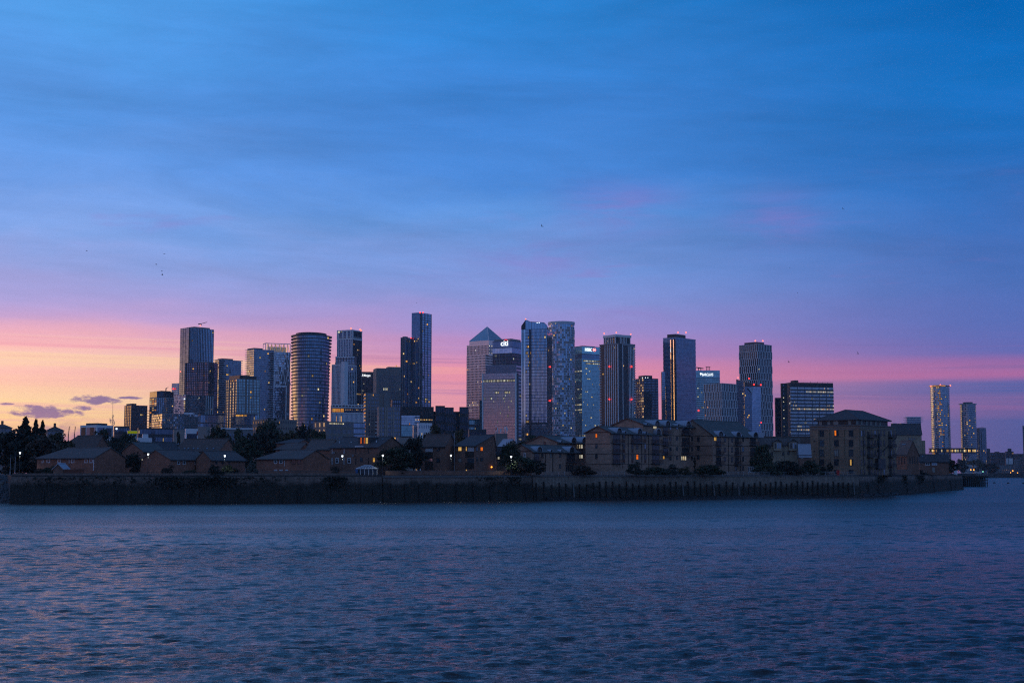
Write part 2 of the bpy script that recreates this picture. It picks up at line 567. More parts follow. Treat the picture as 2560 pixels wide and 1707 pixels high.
def build_water():
    rng = np.random.default_rng(3)
    rows = [10.0]
    while rows[-1] < 4000:
        y = rows[-1]
        rows.append(y + (1.0 if y < 42 else max(0.15, y * 0.0026)) if y < 560 else y * 1.04)
    Y = np.array(rows)
    nc = 620
    s = np.linspace(-1, 1, nc)
    s = np.sign(s) * np.abs(s) ** 1.0
    X = (np.outer(Y, np.ones(nc)) * 0.52 + 14) * s[None, :]
    YY = np.repeat(Y[:, None], nc, 1)
    sp = np.maximum(np.gradient(Y)[:, None] * np.ones(nc), (Y[:, None] * 0.52 + 14) * 2 / nc)
    Z = np.zeros_like(X)
    wind = math.radians(-78)      # waves run across and towards the viewer
    for k in range(95):
        L = 0.65 * (3.6 / 0.65) ** rng.random()
        a = wind + rng.normal(0, 0.42)
        amp = 0.0064 * L ** 0.52 * (0.6 + 0.8 * rng.random())
        kx, ky = 2 * math.pi / L * math.cos(a), 2 * math.pi / L * math.sin(a)
        att = np.clip((L / sp - 1.7) / 2.4, 0, 1)
        ph = kx * X + ky * YY + rng.random() * 6.283
        w1 = np.sin(ph + 0.9 * np.sin(0.031 * X + 0.017 * YY + k) + 0.7 * np.sin(0.045 * YY - 0.02 * X + 2 * k))
        grp = 0.65 + 0.35 * np.sin(0.11 * kx * X + 0.13 * ky * YY + 1.7 * k) 
        Z += amp * att * grp * (w1 + 0.25 * np.cos(2 * ph))
    patch = 0.72 + 0.28 * np.sin(0.021 * X + 0.6 * np.sin(0.03 * YY)) * np.sin(0.034 * YY + 0.8 * np.sin(0.017 * X))
    Z *= patch
    # beyond the waves worth modelling the sheet eases down to the flat water either side
    ex = np.array([4.0, 10, 20, 35, 55, 80, 120, 170, 230])
    lift = -0.44 * (np.arange(1, 10) / 9.0) ** 2
    XL, XR = X[:, :1] - ex[None, ::-1], X[:, -1:] + ex[None, :]
    fade = (1 - np.arange(1, 10) / 9.0)
    ZL, ZR = Z[:, :1] * fade[None, ::-1] + lift[None, ::-1], Z[:, -1:] * fade[None, :] + lift[None, :]
    X = np.concatenate([XL, X, XR], 1)
    Z = np.concatenate([ZL, Z, ZR], 1)
    YY = np.repeat(Y[:, None], X.shape[1], 1)
    n, m_ = X.shape
    co = np.stack([X, YY, Z], -1).reshape(-1, 3)
    idx = np.arange(n * m_).reshape(n, m_)
    q = np.stack([idx[:-1, :-1], idx[:-1, 1:], idx[1:, 1:], idx[1:, :-1]], -1).reshape(-1, 4)
    me = bpy.data.meshes.new('river')
    me.vertices.add(len(co))
    me.vertices.foreach_set('co', co.ravel())
    me.loops.add(q.size)
    me.loops.foreach_set('vertex_index', q.ravel())
    me.polygons.add(len(q))
    me.polygons.foreach_set('loop_start', np.arange(0, q.size, 4))
    me.polygons.foreach_set('loop_total', np.full(len(q), 4))
    me.polygons.foreach_set('use_smooth', np.ones(len(q), dtype=bool))
    me.update(calc_edges=True)
    me.materials.append(wm)
    link('river', me, None, (0, 0, 0), 'structure')
    far = MB()                   # the calm rest of the river either side and behind the viewer
    far.quad((-3400, -600, -0.45), (3400, -600, -0.45), (3400, 4500, -0.45), (-3400, 4500, -0.45))
    far.build('river_bed_water', wm, None, kind='structure')


build_water()

# land
M['ground'] = mat('dark_soil_and_tarmac', (0.05, 0.05, 0.05), 0.9, 0, 0.3, 0.3, 0.3, 2.0)
land = MB()
inner = [(p.x, p.y + 0.6) for p in WALL]
lp = inner + [(gx(2396, 1100), 1100), (gx(2390, 2230), 2230), (3300, 2230), (3300, 4400), (-3300, 4400), (-3300, 900), (-900, 560), (-330, 420), (gx(15, 392), 392)]
land.prism(lp, -1.5, GZ - 0.05)
land.build('land', M['ground'], None, kind='structure')


# river wall material: damp algae up to the tide line, paler weathered brick above
def wall_mat(name, top, low, line):
    m_ = bpy.data.materials.new(name)
    m_.use_nodes = True
    m_.node_tree.nodes.clear()
    t = NT(m_.node_tree)
    o = t.n('ShaderNodeOutputMaterial')
    b = t.n('ShaderNodeBsdfPrincipled')
    t.link(b.outputs[0], o.inputs[0])
    g = t.n('ShaderNodeNewGeometry')
    sp = t.n('ShaderNodeSeparateXYZ')
    t.link(g.outputs['Position'], sp.inputs[0])
    big = t.noise(g.outputs['Position'], 0.22, 5, 0.65)
    z = t.m('ADD', sp.outputs[2], t.m('MULTIPLY', t.m('SUBTRACT', big, 0.5), 3.4))
    f = t.ss(z, line - 0.7, line + 0.9)
    streak = t.noise(t.vec(t.m('MULTIPLY', sp.outputs[0], 1.6), t.m('MULTIPLY', sp.outputs[1], 1.6), t.m('MULTIPLY', sp.outputs[2], 0.12)), 1.0, 4, 0.6)
    fine = t.noise(g.outputs['Position'], 2.2, 4, 0.7)
    c = t.mix(f, low, top)
    k = t.m('MULTIPLY', t.m('MULTIPLY_ADD', streak, 1.5, 0.25), t.m('MULTIPLY_ADD', fine, 1.3, 0.35))
    sc = t.n('ShaderNodeVectorMath', operation='SCALE')
    t.link(c, sc.inputs[0])
    t.link(k, sc.inputs['Scale'])
    pale = t.ss(t.noise(g.outputs['Position'], 0.8, 5, 0.7), 0.66, 0.78)
    c2 = t.mix(t.m('MULTIPLY', pale, t.m('MULTIPLY', f, 0.5)), sc.outputs[0], (0.20, 0.20, 0.21, 1))
    t.link(c2, b.inputs['Base Color'])
    b.inputs['Roughness'].default_value = 0.9
    bn = t.n('ShaderNodeBump')
    bn.inputs['Strength'].default_value = 0.7
    bn.inputs['Distance'].default_value = 0.25
    t.link(t.noise(g.outputs['Position'], 1.5, 5, 0.7), bn.inputs['Height'])
    t.link(bn.outputs[0], b.inputs['Normal'])
    return m_


M['wall_a'] = wall_mat('old_brick_river_wall', (0.200, 0.148, 0.122, 1), (0.030, 0.030, 0.024, 1), 4.9)
M['wall_b'] = wall_mat('concrete_river_wall', (0.225, 0.185, 0.150, 1), (0.040, 0.040, 0.032, 1), 3.7)
M['coping'] = mat('stone_coping', (0.16, 0.155, 0.155), 0.8, 0, 0.25, 0.5)
M['fender'] = mat('wet_timber_fender', (0.022, 0.022, 0.020), 0.8, 0, 0.4, 1.0)
M['fender_pale'] = mat('bleached_timber_fender', (0.13, 0.14, 0.14), 0.8, 0, 0.4, 1.0)


def wall_at(px):                 # point on the wall line in a picture column, with the wall's direction
    for a, b, pa, pb in zip(WALL, WALL[1:], SHORE, SHORE[1:]):
        if pa[0] <= px <= pb[0] or pb is SHORE[-1]:
            u = (b - a).normalized()
            return a + u * along(a, u, px, HORIZ), u
    return WALL[0], (WALL[1] - WALL[0]).normalized()


def wall_run(name, label, p0, p1, top, material, coping=None, thick=0.8, z0=-1.0, step=24.0, rough=0.0):
    a, u = wall_at(p0)
    pts = [a] + [q for q, s_ in zip(WALL, SHORE) if p0 < s_[0] < p1] + [wall_at(p1)[0]]
    root = thing(name, label, 'river wall', (a.x, a.y, 0))
    rr = random.Random(int(p0))
    for i, (q, r) in enumerate(zip(pts, pts[1:])):
        d = r - q
        n = max(1, int(d.length / step))
        un = d.normalized()
        nn = Vector((-un.y, un.x, 0))
        for k in range(n):
            s_, e_ = q + d * (k / n), q + d * ((k + 1) / n)
            mb = MB()
            off = nn * rr.uniform(0.0, 0.12)
            zt = top + rr.uniform(-rough, rough)
            # battered face: the foot stands 0.7 m forward of the top
            s0, e0 = s_ - nn * 0.7 + off + un * 0.02, e_ - nn * 0.7 + off - un * 0.02
            s1, e1 = s_ + off + un * 0.02, e_ + off - un * 0.02
            bk = nn * thick
            i0 = len(mb.v)
            for p, z in ((s0, z0), (e0, z0), (e_ + bk, z0), (s_ + bk, z0), (s1, zt), (e1, zt), (e_ + bk, zt), (s_ + bk, zt)):
                mb.v.append((p.x, p.y, z))
            for fc in ((3, 2, 1, 0), (4, 5, 6, 7), (0, 1, 5, 4), (1, 2, 6, 5), (2, 3, 7, 6), (3, 0, 4, 7)):
                mb.f.append(tuple(i0 + j for j in fc))
                mb.m.append(0)
            mb.build('wall_panel', material, root)
            if coping:
                cb = MB()
                cb.ob(Vector((s_.x, s_.y, zt + 0.003)) - nn * 0.2 + un * 0.03, un * ((e_ - s_).length - 0.06), nn * (thick + 0.3), (0, 0, coping))
                cb.build('coping_stone', M['coping'], root)
    return root


w1 = wall_run('river_wall', 'long dark river wall of old brick below the low red houses', 27, 955, 6.55, M['wall_a'], None, rough=0.10)
w2 = wall_run('river_wall', 'straight river wall with a broad pale coping below the two three-storey brick houses', 957, 1330, 6.35, M['wall_a'], 0.45)
w3 = wall_run('river_wall', 'river wall ribbed with upright timber fenders below the barrel-roofed flats', 1332, 2146, 6.5, M['wall_b'], 0.25)
w4 = wall_run('river_wall', 'ragged old river wall running away below the brick warehouse to the point', 2148, 2405, 6.3, M['wall_a'], None, rough=0.25)
# parapet of brick standing back from the edge on the left
mb = MB()
a, u = wall_at(40)
for p, q in zip(WALL[:4], WALL[1:4]):
    uu = (q - p).normalized()
    nn = Vector((-uu.y, uu.x, 0))
    mb.ob(p + nn * 1.2 + Vector((0, 0, 6.6)), q - p, nn * 0.4, (0, 0, 0.85))
po = mb.build('parapet', M['wall_a'], w1)
# timber fenders on the ribbed wall
rr = random.Random(5)
px = 1338.0
fm = None
while px < 2140:
    q, u = wall_at(px)
    nn = Vector((-u.y, u.x, 0))
    h_ = rr.uniform(4.6, 5.6)
    mb = MB()
    q0 = q - nn * 0.95
    mb.ob(Vector((q0.x, q0.y, -0.4)), u * 0.35, -nn * 0.32, nn * 0.72 + Vector((0, 0, h_)) + u * (0.35 if px > 1800 else -0.1))
    mb.build('timber_fender', M['fender_pale'] if rr.random() < 0.10 else M['fender'], w3)
    px += 18.2 - (px - 1338) * 0.0078 + rr.uniform(-1.5, 1.5)
for px in (110, 205, 290, 425, 470, 545, 590, 700, 745, 820, 930):
    q, u = wall_at(px)
    nn = Vector((-u.y, u.x, 0))
    mb = MB()
    q0 = q - nn * 0.9
    mb.ob(Vector((q0.x, q0.y, -0.4)), u * 0.4, -nn * 0.25, nn * 0.5 + Vector((0, 0, rr.uniform(3.4, 4.6))))
    mb.build('timber_fender', M['fender'], w1)
for px in (975, 1010, 1045, 1090, 1138, 1180, 1222, 1265, 1310):
    q, u = wall_at(px)
    nn = Vector((-u.y, u.x, 0))
    mb = MB()
    q0 = q - nn * 0.9
    mb.ob(Vector((q0.x, q0.y, -0.4)), u * 0.4, -nn * 0.25, nn * 0.55 + Vector((0, 0, rr.uniform(4.0, 5.3))))
    mb.build('timber_fender', M['fender'], w2)
for px in (2165, 2190, 2262, 2330, 2372):
    q, u = wall_at(px)
    nn = Vector((-u.y, u.x, 0))
    mb = MB()
    q0 = q - nn * 0.9
    mb.ob(Vector((q0.x, q0.y, -0.4)), u * 0.5, -nn * 0.25, nn * 0.5 + Vector((0, 0, rr.uniform(3.5, 5.0))))
    mb.build('timber_fender', M['fender'], w4)

# shingle left bare by the tide along the foot of the wall
M['shingle'] = mat('wet_dark_shingle', (0.022, 0.023, 0.024), 0.7, 0, 0.5, 1.2, 1.0, 1.5)
fs = MB()
rr = random.Random(11)
edge = []
for k in range(70):
    px = 1360 + (2235 - 1360) * k / 69
    q, u = wall_at(px)
    nn = Vector((-u.y, u.x, 0))
    env = math.sin(math.pi * min(1, max(0, (px - 1350) / 900))) ** 0.5
    wd = (9 + 8 * math.sin(px * 0.011) + rr.uniform(-1.5, 1.5)) * env + 0.6
    edge.append((q - nn * 0.4, q - nn * (0.6 + wd * 0.5) + Vector((0, 0, 0.02)), q - nn * (0.6 + wd)))
for a_, b2 in zip(edge, edge[1:]):
    z = lambda p, h: (p.x, p.y, h)
    fs.quad(z(a_[1], 0.35), z(b2[1], 0.35), z(b2[0], 0.95), z(a_[0], 0.95))
    fs.quad(z(a_[2], -0.35), z(b2[2], -0.35), z(b2[1], 0.35), z(a_[1], 0.35))
fs.build('foreshore', M['shingle'], None, kind='structure')
st = MB()
for k in range(900):
    e0 = edge[rr.randrange(len(edge))]
    f = rr.random()
    p = e0[0].lerp(e0[2], f) + Vector((rr.uniform(-3, 3), rr.uniform(-0.4, 0.4), 0))
    st.ball((p.x, p.y, 0.95 - 1.2 * f), rr.uniform(0.10, 0.34), 0, 6, 0.6)
st.build('foreshore_stones', M['shingle'], None, kind='stuff')

# rubble bank beyond the left end of the wall
M['rubble'] = mat('grey_rubble', (0.085, 0.095, 0.105), 0.85, 0, 0.4, 0.8, 0.8, 1.5)
rb = MB()
c0 = WALL[0]
rb.quad((c0.x - 70, c0.y + 2, -1.2), (c0.x - 0.4, c0.y + 2, -1.2), (c0.x - 1.4, c0.y + 34, GZ - 0.1), (c0.x - 70, c0.y + 34, GZ - 0.1))
rb.build('rubble_bank', M['rubble'], None, kind='structure')
st = MB()
for k in range(1500):
    f = rr.random()
    st.ball((c0.x - 0.8 - rr.random() ** 1.3 * 40, c0.y + 2 + 32 * f, -1.1 + 8.0 * f), rr.uniform(0.25, 0.75), 0, 6, 0.7)
st.build('rubble_stones', M['rubble'], None, kind='stuff')
# ------------------------------------------------------------------ towers
RT = random.Random(21)


def basis(al, phi=0.0):          # front corner: left face runs (-cos, sin), right face (sin, cos), turned to the line of sight
    a, b = math.pi - al - phi, math.pi / 2 - al - phi
    return Vector((math.cos(a), math.sin(a), 0)), Vector((math.cos(b), math.sin(b), 0))


class Tower:
    """A building on a four-cornered plan whose nearest corner is seen in column xc, its faces reaching columns xl and xr."""

    def __init__(s, name, label, xl, xc, xr, ytop, Y, al=None, cat='tower', ym=None, z0=None, depth=None, parent=None, ybase=None):
        wl, wr = max(xc - xl, 0.01), max(xr - xc, 0.01)
        s.al = math.atan2(wr, wl) if al is None else math.radians(al)
        ym = (ytop + 1182) / 2 if ym is None else ym
        C = P(xc, ym, Y)
        s.uL, s.uR = basis(s.al, math.atan2(C.x, C.y))
        s.C = Vector((C.x, C.y, 0))
        s.a = along(s.C, s.uL, xl, ym) if xc - xl > 0.5 else (depth or 20)
        s.b = along(s.C, s.uR, xr, ym) if xr - xc > 0.5 else (depth or 20)
        s.z0 = GZ - 0.2 if z0 is None else z0
        if ybase is not None:
            s.z0 = P(xc, ybase, Y).z
        s.z1 = P(xc, ytop, Y).z
        s.Y = Y
        s.root = parent if parent is not None else thing(name, label, cat, (C.x, C.y, GZ))
        # faces: (left end, direction to the right, length, outward normal)
        nL = Vector((-s.uL.y, s.uL.x, 0))
        nL = nL if nL.y < 0 else -nL
        nR = Vector((s.uR.y, -s.uR.x, 0))
        nR = nR if nR.y < 0 else -nR
        s.faces = {'L': (s.C + s.uL * s.a, -s.uL, s.a, nL), 'R': (s.C, s.uR, s.b, nR)}
        s.poly = [s.C, s.C + s.uR * s.b, s.C + s.uR * s.b + s.uL * s.a, s.C + s.uL * s.a]

    def zy(s, y):                # height seen in row y at the front corner
        return CAMZ + K(1280, y)[1] * s.Y

    def off(s, d):
        return [s.poly[0] - (s.uL + s.uR) * d, s.poly[1] + (s.uR - s.uL) * d, s.poly[2] + (s.uL + s.uR) * d, s.poly[3] + (s.uL - s.uR) * d]

    def body(s, m_, z0=None, z1=None, name='wall', grow=0.0, top=None):
        mb = MB()
        mb.prism([tuple(p) for p in s.off(grow)], s.z0 if z0 is None else z0, s.z1 if z1 is None else z1)
        return mb.build(name, m_, s.root)

    def panes(s, face, n, m, glass, z0=None, z1=None, wf=0.86, hf=0.72, out=0.06, tilt=0.5, lit_=(), p=0.0, rows=None, litp='warm', u0=0.0, u1=1.0,
              litw=0.8, name='window_glass', cols=None, h0=None):
        """n floors by m bays of separate panes: one joined part; the lit ones are parts of their own."""
        A, u, ln, nn = s.faces[face]
        z0 = s.z0 if z0 is None else z0
        z1 = s.z1 if z1 is None else z1
        A = A + u * (ln * u0)
        ln = ln * (u1 - u0)
        bw, bh = ln / m, (z1 - z0) / n
        h0 = (1 - hf) * 0.5 if h0 is None else h0
        mb = MB()
        lm = {}
        for j in range(n):
            rf = min(3.0, RT.expovariate(1.0)) if p < 0.3 else 1.0
            prev = False
            for i in range(m):
                o = A + u * (bw * (i + (1 - wf) / 2)) + nn * out
                za, zb = z0 + bh * (j + h0), z0 + bh * (j + h0 + hf)
                isl = (i, j) in lit_ or (p and RT.random() < (p if p > 0.3 else p * 0.7) * (rows.get(j, 1.0) if rows else 1.0) * (cols(i, j) if cols else 1.0) * (rf * (4.0 if prev else 0.6) if p < 0.3 else 1.0))
                prev = bool(isl)
                if isl:
                    lm.setdefault(litp if isinstance(litp, str) else RT.choice(litp), []).append((o, za))
                    continue
                t1, t2 = abs(RT.gauss(0, tilt)) * 0.012 * bw, abs(RT.gauss(0, tilt)) * 0.012 * bh
                v = u * (bw * wf)
                mb.quad(Vector((o.x, o.y, za)), Vector((o.x, o.y, za)) + v + nn * t1, Vector((o.x, o.y, zb)) + v + nn * (t1 + t2), Vector((o.x, o.y, zb)) + nn * t2)
        if mb.f:
            mb.build(name, M[glass] if isinstance(glass, str) else glass, s.root, kind='stuff')
        for k, lst in lm.items():
            q = MB()
            q.ob(u * (bw * wf * (1 - litw) / 2) + Vector((0, 0, bh * hf * 0.1)), u * (bw * wf * litw), -nn * 0.05, (0, 0, bh * hf * 0.7))

            me = q.mesh('lit_window', M[k])
            for o, za in lst[:300]:
                link('lit_window', me, s.root, (o.x, o.y, za))

    def slabs(s, n, m_, th=0.35, out=0.5, z0=None, z1=None, name='floor_slab', single=True, skip=(), faces=None):
        z0 = s.z0 if z0 is None else z0
        z1 = s.z1 if z1 is None else z1
        q = MB()
        o = s.poly[0]
        q.prism([(p.x - o.x, p.y - o.y) for p in s.off(out)], 0, th)
        if single:
            me = q.mesh(name, M[m_])
            for j in range(n + 1):
                if j not in skip:
                    link(name, me, s.root, (o.x, o.y, z0 + (z1 - z0) * j / n - th / 2))
        else:
            q = MB()
            for j in range(n + 1):
                q.prism([tuple(p) for p in s.off(out)], z0 + (z1 - z0) * j / n - th / 2, z0 + (z1 - z0) * j / n + th / 2)
            q.build(name, M[m_], s.root, kind='stuff')

    def fins(s, face, n, m_, wd=0.4, out=0.5, z0=None, z1=None, name='facade_fin', at=None, back=0.3):
        A, u, ln, nn = s.faces[face]
        z0 = s.z0 if z0 is None else z0
        z1 = s.z1 if z1 is None else z1
        q = MB()
        q.ob(-u * (wd / 2) - nn * back, u * wd, nn * (out + back), (0, 0, z1 - z0))
        me = q.mesh(name, M[m_])
        for f in (at if at is not None else [k / n for k in range(n + 1)]):
            o = A + u * (ln * f)
            link(name, me, s.root, (o.x, o.y, z0))

    def bands(s, face, zs, m_, th=0.4, out=0.3, u0=0.0, u1=1.0, name='facade_band'):
        A, u, ln, nn = s.faces[face]
        q = MB()
        q.ob(-nn * 0.3, u * (ln * (u1 - u0)), nn * (out + 0.3), (0, 0, th))
        me = q.mesh(name, M[m_])
        o = A + u * (ln * u0)
        for z in zs:
            link(name, me, s.root, (o.x, o.y, z - th / 2))

    def roof_box(s, fl, fr, h_, m_, inset=0.2, name='roof_plant', lo=0.0):
        mb = MB()
        p0 = s.C + s.uL * (s.a * fl[0]) + s.uR * (s.b * fr[0])
        mb.ob((p0.x, p0.y, s.z1 + lo), s.uL * (s.a * (fl[1] - fl[0])), s.uR * (s.b * (fr[1] - fr[0])), (0, 0, h_))
        return mb.build(name, M[m_], s.root)

    def lamp(s, px, py, m_='red_lamp', r=None, d=0.0):
        """aviation lamp on the face or roof edge"""
        r = s.Y * 0.00062 if r is None else (r * 0.78 if m_ == 'red_lamp' else r)
        Y = s.Y
        for A, u, ln, nn in s.faces.values():
            q = hit(px, py, A, nn)
            tt = (q - A).dot(u)
            if -0.5 <= tt <= ln + 0.5:
                q = q + nn * (0.6 + d)
                break
        else:
            q = P(px, py, Y + 5)
        mb = MB()
        mb.ball(q, r, 0, 8)
        return mb.build('warning_lamp', M[m_], s.root)


def text_mesh(name, body, height, m_, parent, face, px, py, out=0.8, font_scale=1.0, wide=1.0, depth=0.25):
    """flat lettering standing proud of a tower face; px,py = lower left corner"""
    A, u, ln, nn = face
    cu = bpy.data.curves.new(name, 'FONT')
    cu.body = body
    cu.size = 1.0
    cu.extrude = depth / max(height, 0.01) / 2
    cu.offset = 0.012
    to = bpy.data.objects.new(name, cu)
    COL.objects.link(to)
    bpy.context.view_layer.update()
    me = bpy.data.meshes.new_from_object(to.evaluated_get(bpy.context.evaluated_depsgraph_get()))
    bpy.data.objects.remove(to)
    co = np.empty(len(me.vertices) * 3)
    me.vertices.foreach_get('co', co)
    co = co.reshape(-1, 3)
    co[:, 0] -= co[:, 0].min()
    hgt = co[:, 1].max() - min(0.0, co[:, 1].min())
    k = height / hgt
    q = hit(px, py, A, nn) + nn * out
    un, nv = np.array(u), np.array(nn)
    w_ = np.outer(co[:, 0] * k * wide, un) + np.outer(co[:, 1] * k, (0, 0, 1)) + np.outer(co[:, 2] * k, nv)
    me.vertices.foreach_set('co', w_.ravel())
    me.update()
    me.materials.clear()
    me.materials.append(M[m_])
    return link(name, me, parent, q)


# --- left cluster
t1 = Tower('residential_tower', 'short dark brown tower standing alone leftmost of the skyline', 310, 327, 366, 1013, 2200)
t1.body(M['brown'])
t1.panes('L', 26, 4, 'void', wf=0.5, hf=0.8, p=0.02, litp='warm')
t1.panes('R', 26, 9, 'glass_dark', wf=0.62, hf=0.66, p=0.07, litp='warm', cols=lambda i, j: 2.2 if 2 < i < 7 and j > 5 else 0.4)
t1.fins('L', 4, 'beige', 0.9, 0.4)
t1.fins('R', 9, 'brown', 0.5, 0.5)
t1.slabs(26, 'slab_dark', 0.5, 0.25, single=False)
q = MB()
q.ob(t1.uR * 0, t1.uR * 7, -t1.uL * 2.2, (0, 0, 0.9))
me = q.mesh('balcony', M['slab_dark'])
q = MB()
q.ob(t1.uL * 0, t1.uL * 6, -t1.uR * 1.5, (0, 0, 0.9))
for j in range(8, 25):
    z = t1.z0 + (t1.z1 - t1.z0) * j / 26
    a = t1.C + t1.uR * (t1.b - 6.5)
    o = t1.C + t1.uL * t1.a + t1.uR * 0.5
    q = MB()
    link('balcony', me, t1.root, (t1.C + t1.uR * (t1.b - 3.5) + t1.uL * 0).to_tuple()[:2] + (z,))
q = MB()
q.ob((0, 0, 0), t1.uL * 3.2, t1.uR * 6, (0, 0, 0.9))
me = q.mesh('balcony', M['slab_dark'])
for j in range(8, 25):
    z = t1.z0 + (t1.z1 - t1.z0) * j / 26
    o = t1.C + t1.uL * t1.a + t1.uR * 1.0
    link('balcony', me, t1.root, (o.x, o.y, z))
t1.roof_box((0.1, 0.9), (0.05, 0.35), 3.0, 'brown')

t2 = Tower('residential_tower', 'dark glass tower with lit balconies down its left edge and a plain curved crown', 372, 390, 432, 978, 2200)
t2.body(M['dark'])
zc = t2.zy(994)
t2.panes('L', 34, 3, 'glass_dark', z1=zc, wf=0.8, hf=0.6, p=0.55, litp=('warm', 'amber'), cols=lambda i, j: 1.6 if i == 1 else 0.5)
t2.panes('R', 34, 9, 'glass', z1=zc, wf=0.7, hf=0.7, p=0.05)
t2.fins('R', 9, 'slab_dark', 0.4, 0.4, z1=zc)
t2.slabs(34, 'slab_pale', 0.5, 0.4, z1=zc)
t2.panes('R', 1, 14, 'glass_black', z0=zc + 0.6, wf=0.94, hf=0.9, tilt=0.2)
t2.panes('L', 1, 6, 'glass_black', z0=zc + 0.6, wf=0.94, hf=0.9, tilt=0.2)
t2.roof_box((0.05, 0.95), (0.25, 0.85), 1.2, 'dark')

t3 = Tower('skyscraper', 'tall slim grey-blue tower with a crane on its roof at the left of the skyline', 447, 469, 531, 819, 2400, al=55)
t3.body(M['dark'])
n3 = 74
t3.panes('L', n3, 5, 'glass_dark', wf=0.94, hf=0.80, tilt=0.25)
t3.panes('R', n3, 15, 'glass', wf=0.66, hf=0.78, p=0.012, u0=0.04)
t3.fins('R', 15, 'dark', 0.45, 0.5)
t3.fins('L', 5, 'dark', 0.5, 0.3, at=[0.35, 0.62])
t3.slabs(n3, 'dark', 0.5, 0.15, single=False)
t3.roof_box((0.05, 0.9), (0.22, 0.86), t3.Y * 4 / F, 'fin_grey', name='crown')
pc = P(503, 814, 2425)
mb = MB()
mb.tube(pc, pc + Vector((0, 0, 3)), 0.6)
mb.tube(pc + Vector((-5, 0, 2)), pc + Vector((10, 0, 6)), 0.45)
mb.tube(pc + Vector((0, 0, 2.5)), pc + Vector((-5, 0, 3)), 0.8)
mb.build('roof_crane', M['metal_dark'], t3.root)
t3.lamp(452, 929, 'pink_lamp', 1.0)
mb = MB()
mb.ball(P(501, 814, 2415), 1.2)
mb.build('warning_lamp', M['pink_lamp'], t3.root)
t3.lamp(486.5, 832, 'warm', 0.3)

t4 = Tower('glass_block', 'low blue glass block with one bright red lamp left of the brown tower', 427, 444, 462, 958, 2600)
t4.body(M['dark'])
t4.panes('L', 40, 5, 'glass', wf=0.9, hf=0.75, p=0.02)
t4.panes('R', 40, 6, 'glass_teal', wf=0.9, hf=0.75, p=0.02)
t4.slabs(40, 'fin_grey', 0.5, 0.2, single=False)
t4.lamp(436, 972, 'red_lamp', 1.9, 2)
mb = MB()
c0_ = P(410, 985, 2700)
for k in range(2):
    mb.tube(c0_ + Vector((k * 1.6, 0, -12)), c0_ + Vector((3 + k * 1.6, 0, 11)), 0.45)
for k in range(6):
    mb.tube(c0_ + Vector((0.6 + k * 0.45, 0, -9 + k * 3.5)), c0_ + Vector((2.4 + k * 0.45, 0, -6.5 + k * 3.5)), 0.3)
mb.tube(c0_ + Vector((3, 0, 11)), c0_ + Vector((8, 0, 13)), 0.5)
mb.tube(Vector((c0_.x, c0_.y, GZ)), c0_ + Vector((0, 0, -11)), 1.1)
tag(mb.build('tower_crane', mat('orange_crane_paint', (0.35, 0.12, 0.05)), None, origin=(c0_.x, c0_.y, GZ)), 'small orange tower crane raising its jib above the dark curved-crown tower', 'crane')

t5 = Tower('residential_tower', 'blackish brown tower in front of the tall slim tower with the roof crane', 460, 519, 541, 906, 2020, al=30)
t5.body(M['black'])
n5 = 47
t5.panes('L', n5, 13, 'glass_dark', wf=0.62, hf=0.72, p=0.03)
t5.panes('R', n5, 8, 'glass_dark', wf=0.5, hf=0.72, p=0.015)
t5.fins('L', 13, 'brown', 0.7, 0.5, at=[0, 0.05, 0.3, 0.52, 0.6, 0.8, 1.0])
t5.fins('R', 8, 'brown', 0.7, 0.5, at=[0, 0.3, 0.6, 1.0])
t5.bands('L', [t5.z0 + (t5.z1 - t5.z0) * k / 12 for k in range(1, 13)], 'black', 0.8, 0.35)
t5.bands('R', [t5.z0 + (t5.z1 - t5.z0) * k / 12 for k in range(1, 13)], 'black', 0.8, 0.35)
t5.roof_box((0.1, 0.6), (0.1, 0.9), 1.6, 'fin_grey')

# pixelated pale blue panel block and its long low wing
t6 = Tower('panelled_block', 'pale blue block of mixed panels below the blackish brown tower', 434, 462, 531, 986, 1900, al=44)
t6.body(M['dark'])
n6 = 50
for fc, m_ in (('L', 9), ('R', 20)):
    t6.panes(fc, n6, m_, 'glass_bright', wf=0.86, hf=0.8, tilt=2.2, p=0.025, litp='cool', u1=1.0 if fc == 'L' else 0.72)
t6.panes('R', n6, 8, 'glass_teal', wf=0.6, hf=0.8, u0=0.72, p=0.05)
t6.fins('R', 5, 'fin_white', 0.8, 0.5, at=[0.74, 0.82, 0.90, 0.99])
t6.lamp(461.5, 997, 'white_lamp', 0.7)
for y in (1003, 1008, 1014, 1020, 1026):
    t6.lamp(461.5, y, 'warm', 0.9)
t7 = Tower('panelled_block', 'long low block of square blue panels and imitated orange reflections before the dark curved-crown tower', 378, 404, 540, 1034, 1750, al=75)
t7.body(M['dark'])
n7 = 24
t7.panes('L', n7, 10, 'glass_bright', wf=0.72, hf=0.7, tilt=2.2, p=0.45, litp=('amber', 'warm'), cols=lambda i, j: 1.0 if i > 2 else 0.2)  # amber glowing panes stand in for orange sky reflections
t7.panes('R', n7, 34, 'glass_bright', wf=0.72, hf=0.7, tilt=2.2, p=0.02)
t7.fins('R', 34, 'fin_grey', 0.35, 0.35)
t7.slabs(n7, 'fin_grey', 0.4, 0.3, single=False)
mb = MB()
a_ = P(458, 1034, 1775)
mb.box((a_.x + 5, a_.y + 12, t7.z1 + 1.2), 11, 10, 2.8)
mb.build('roof_plant', M['fin_white'], t7.root)

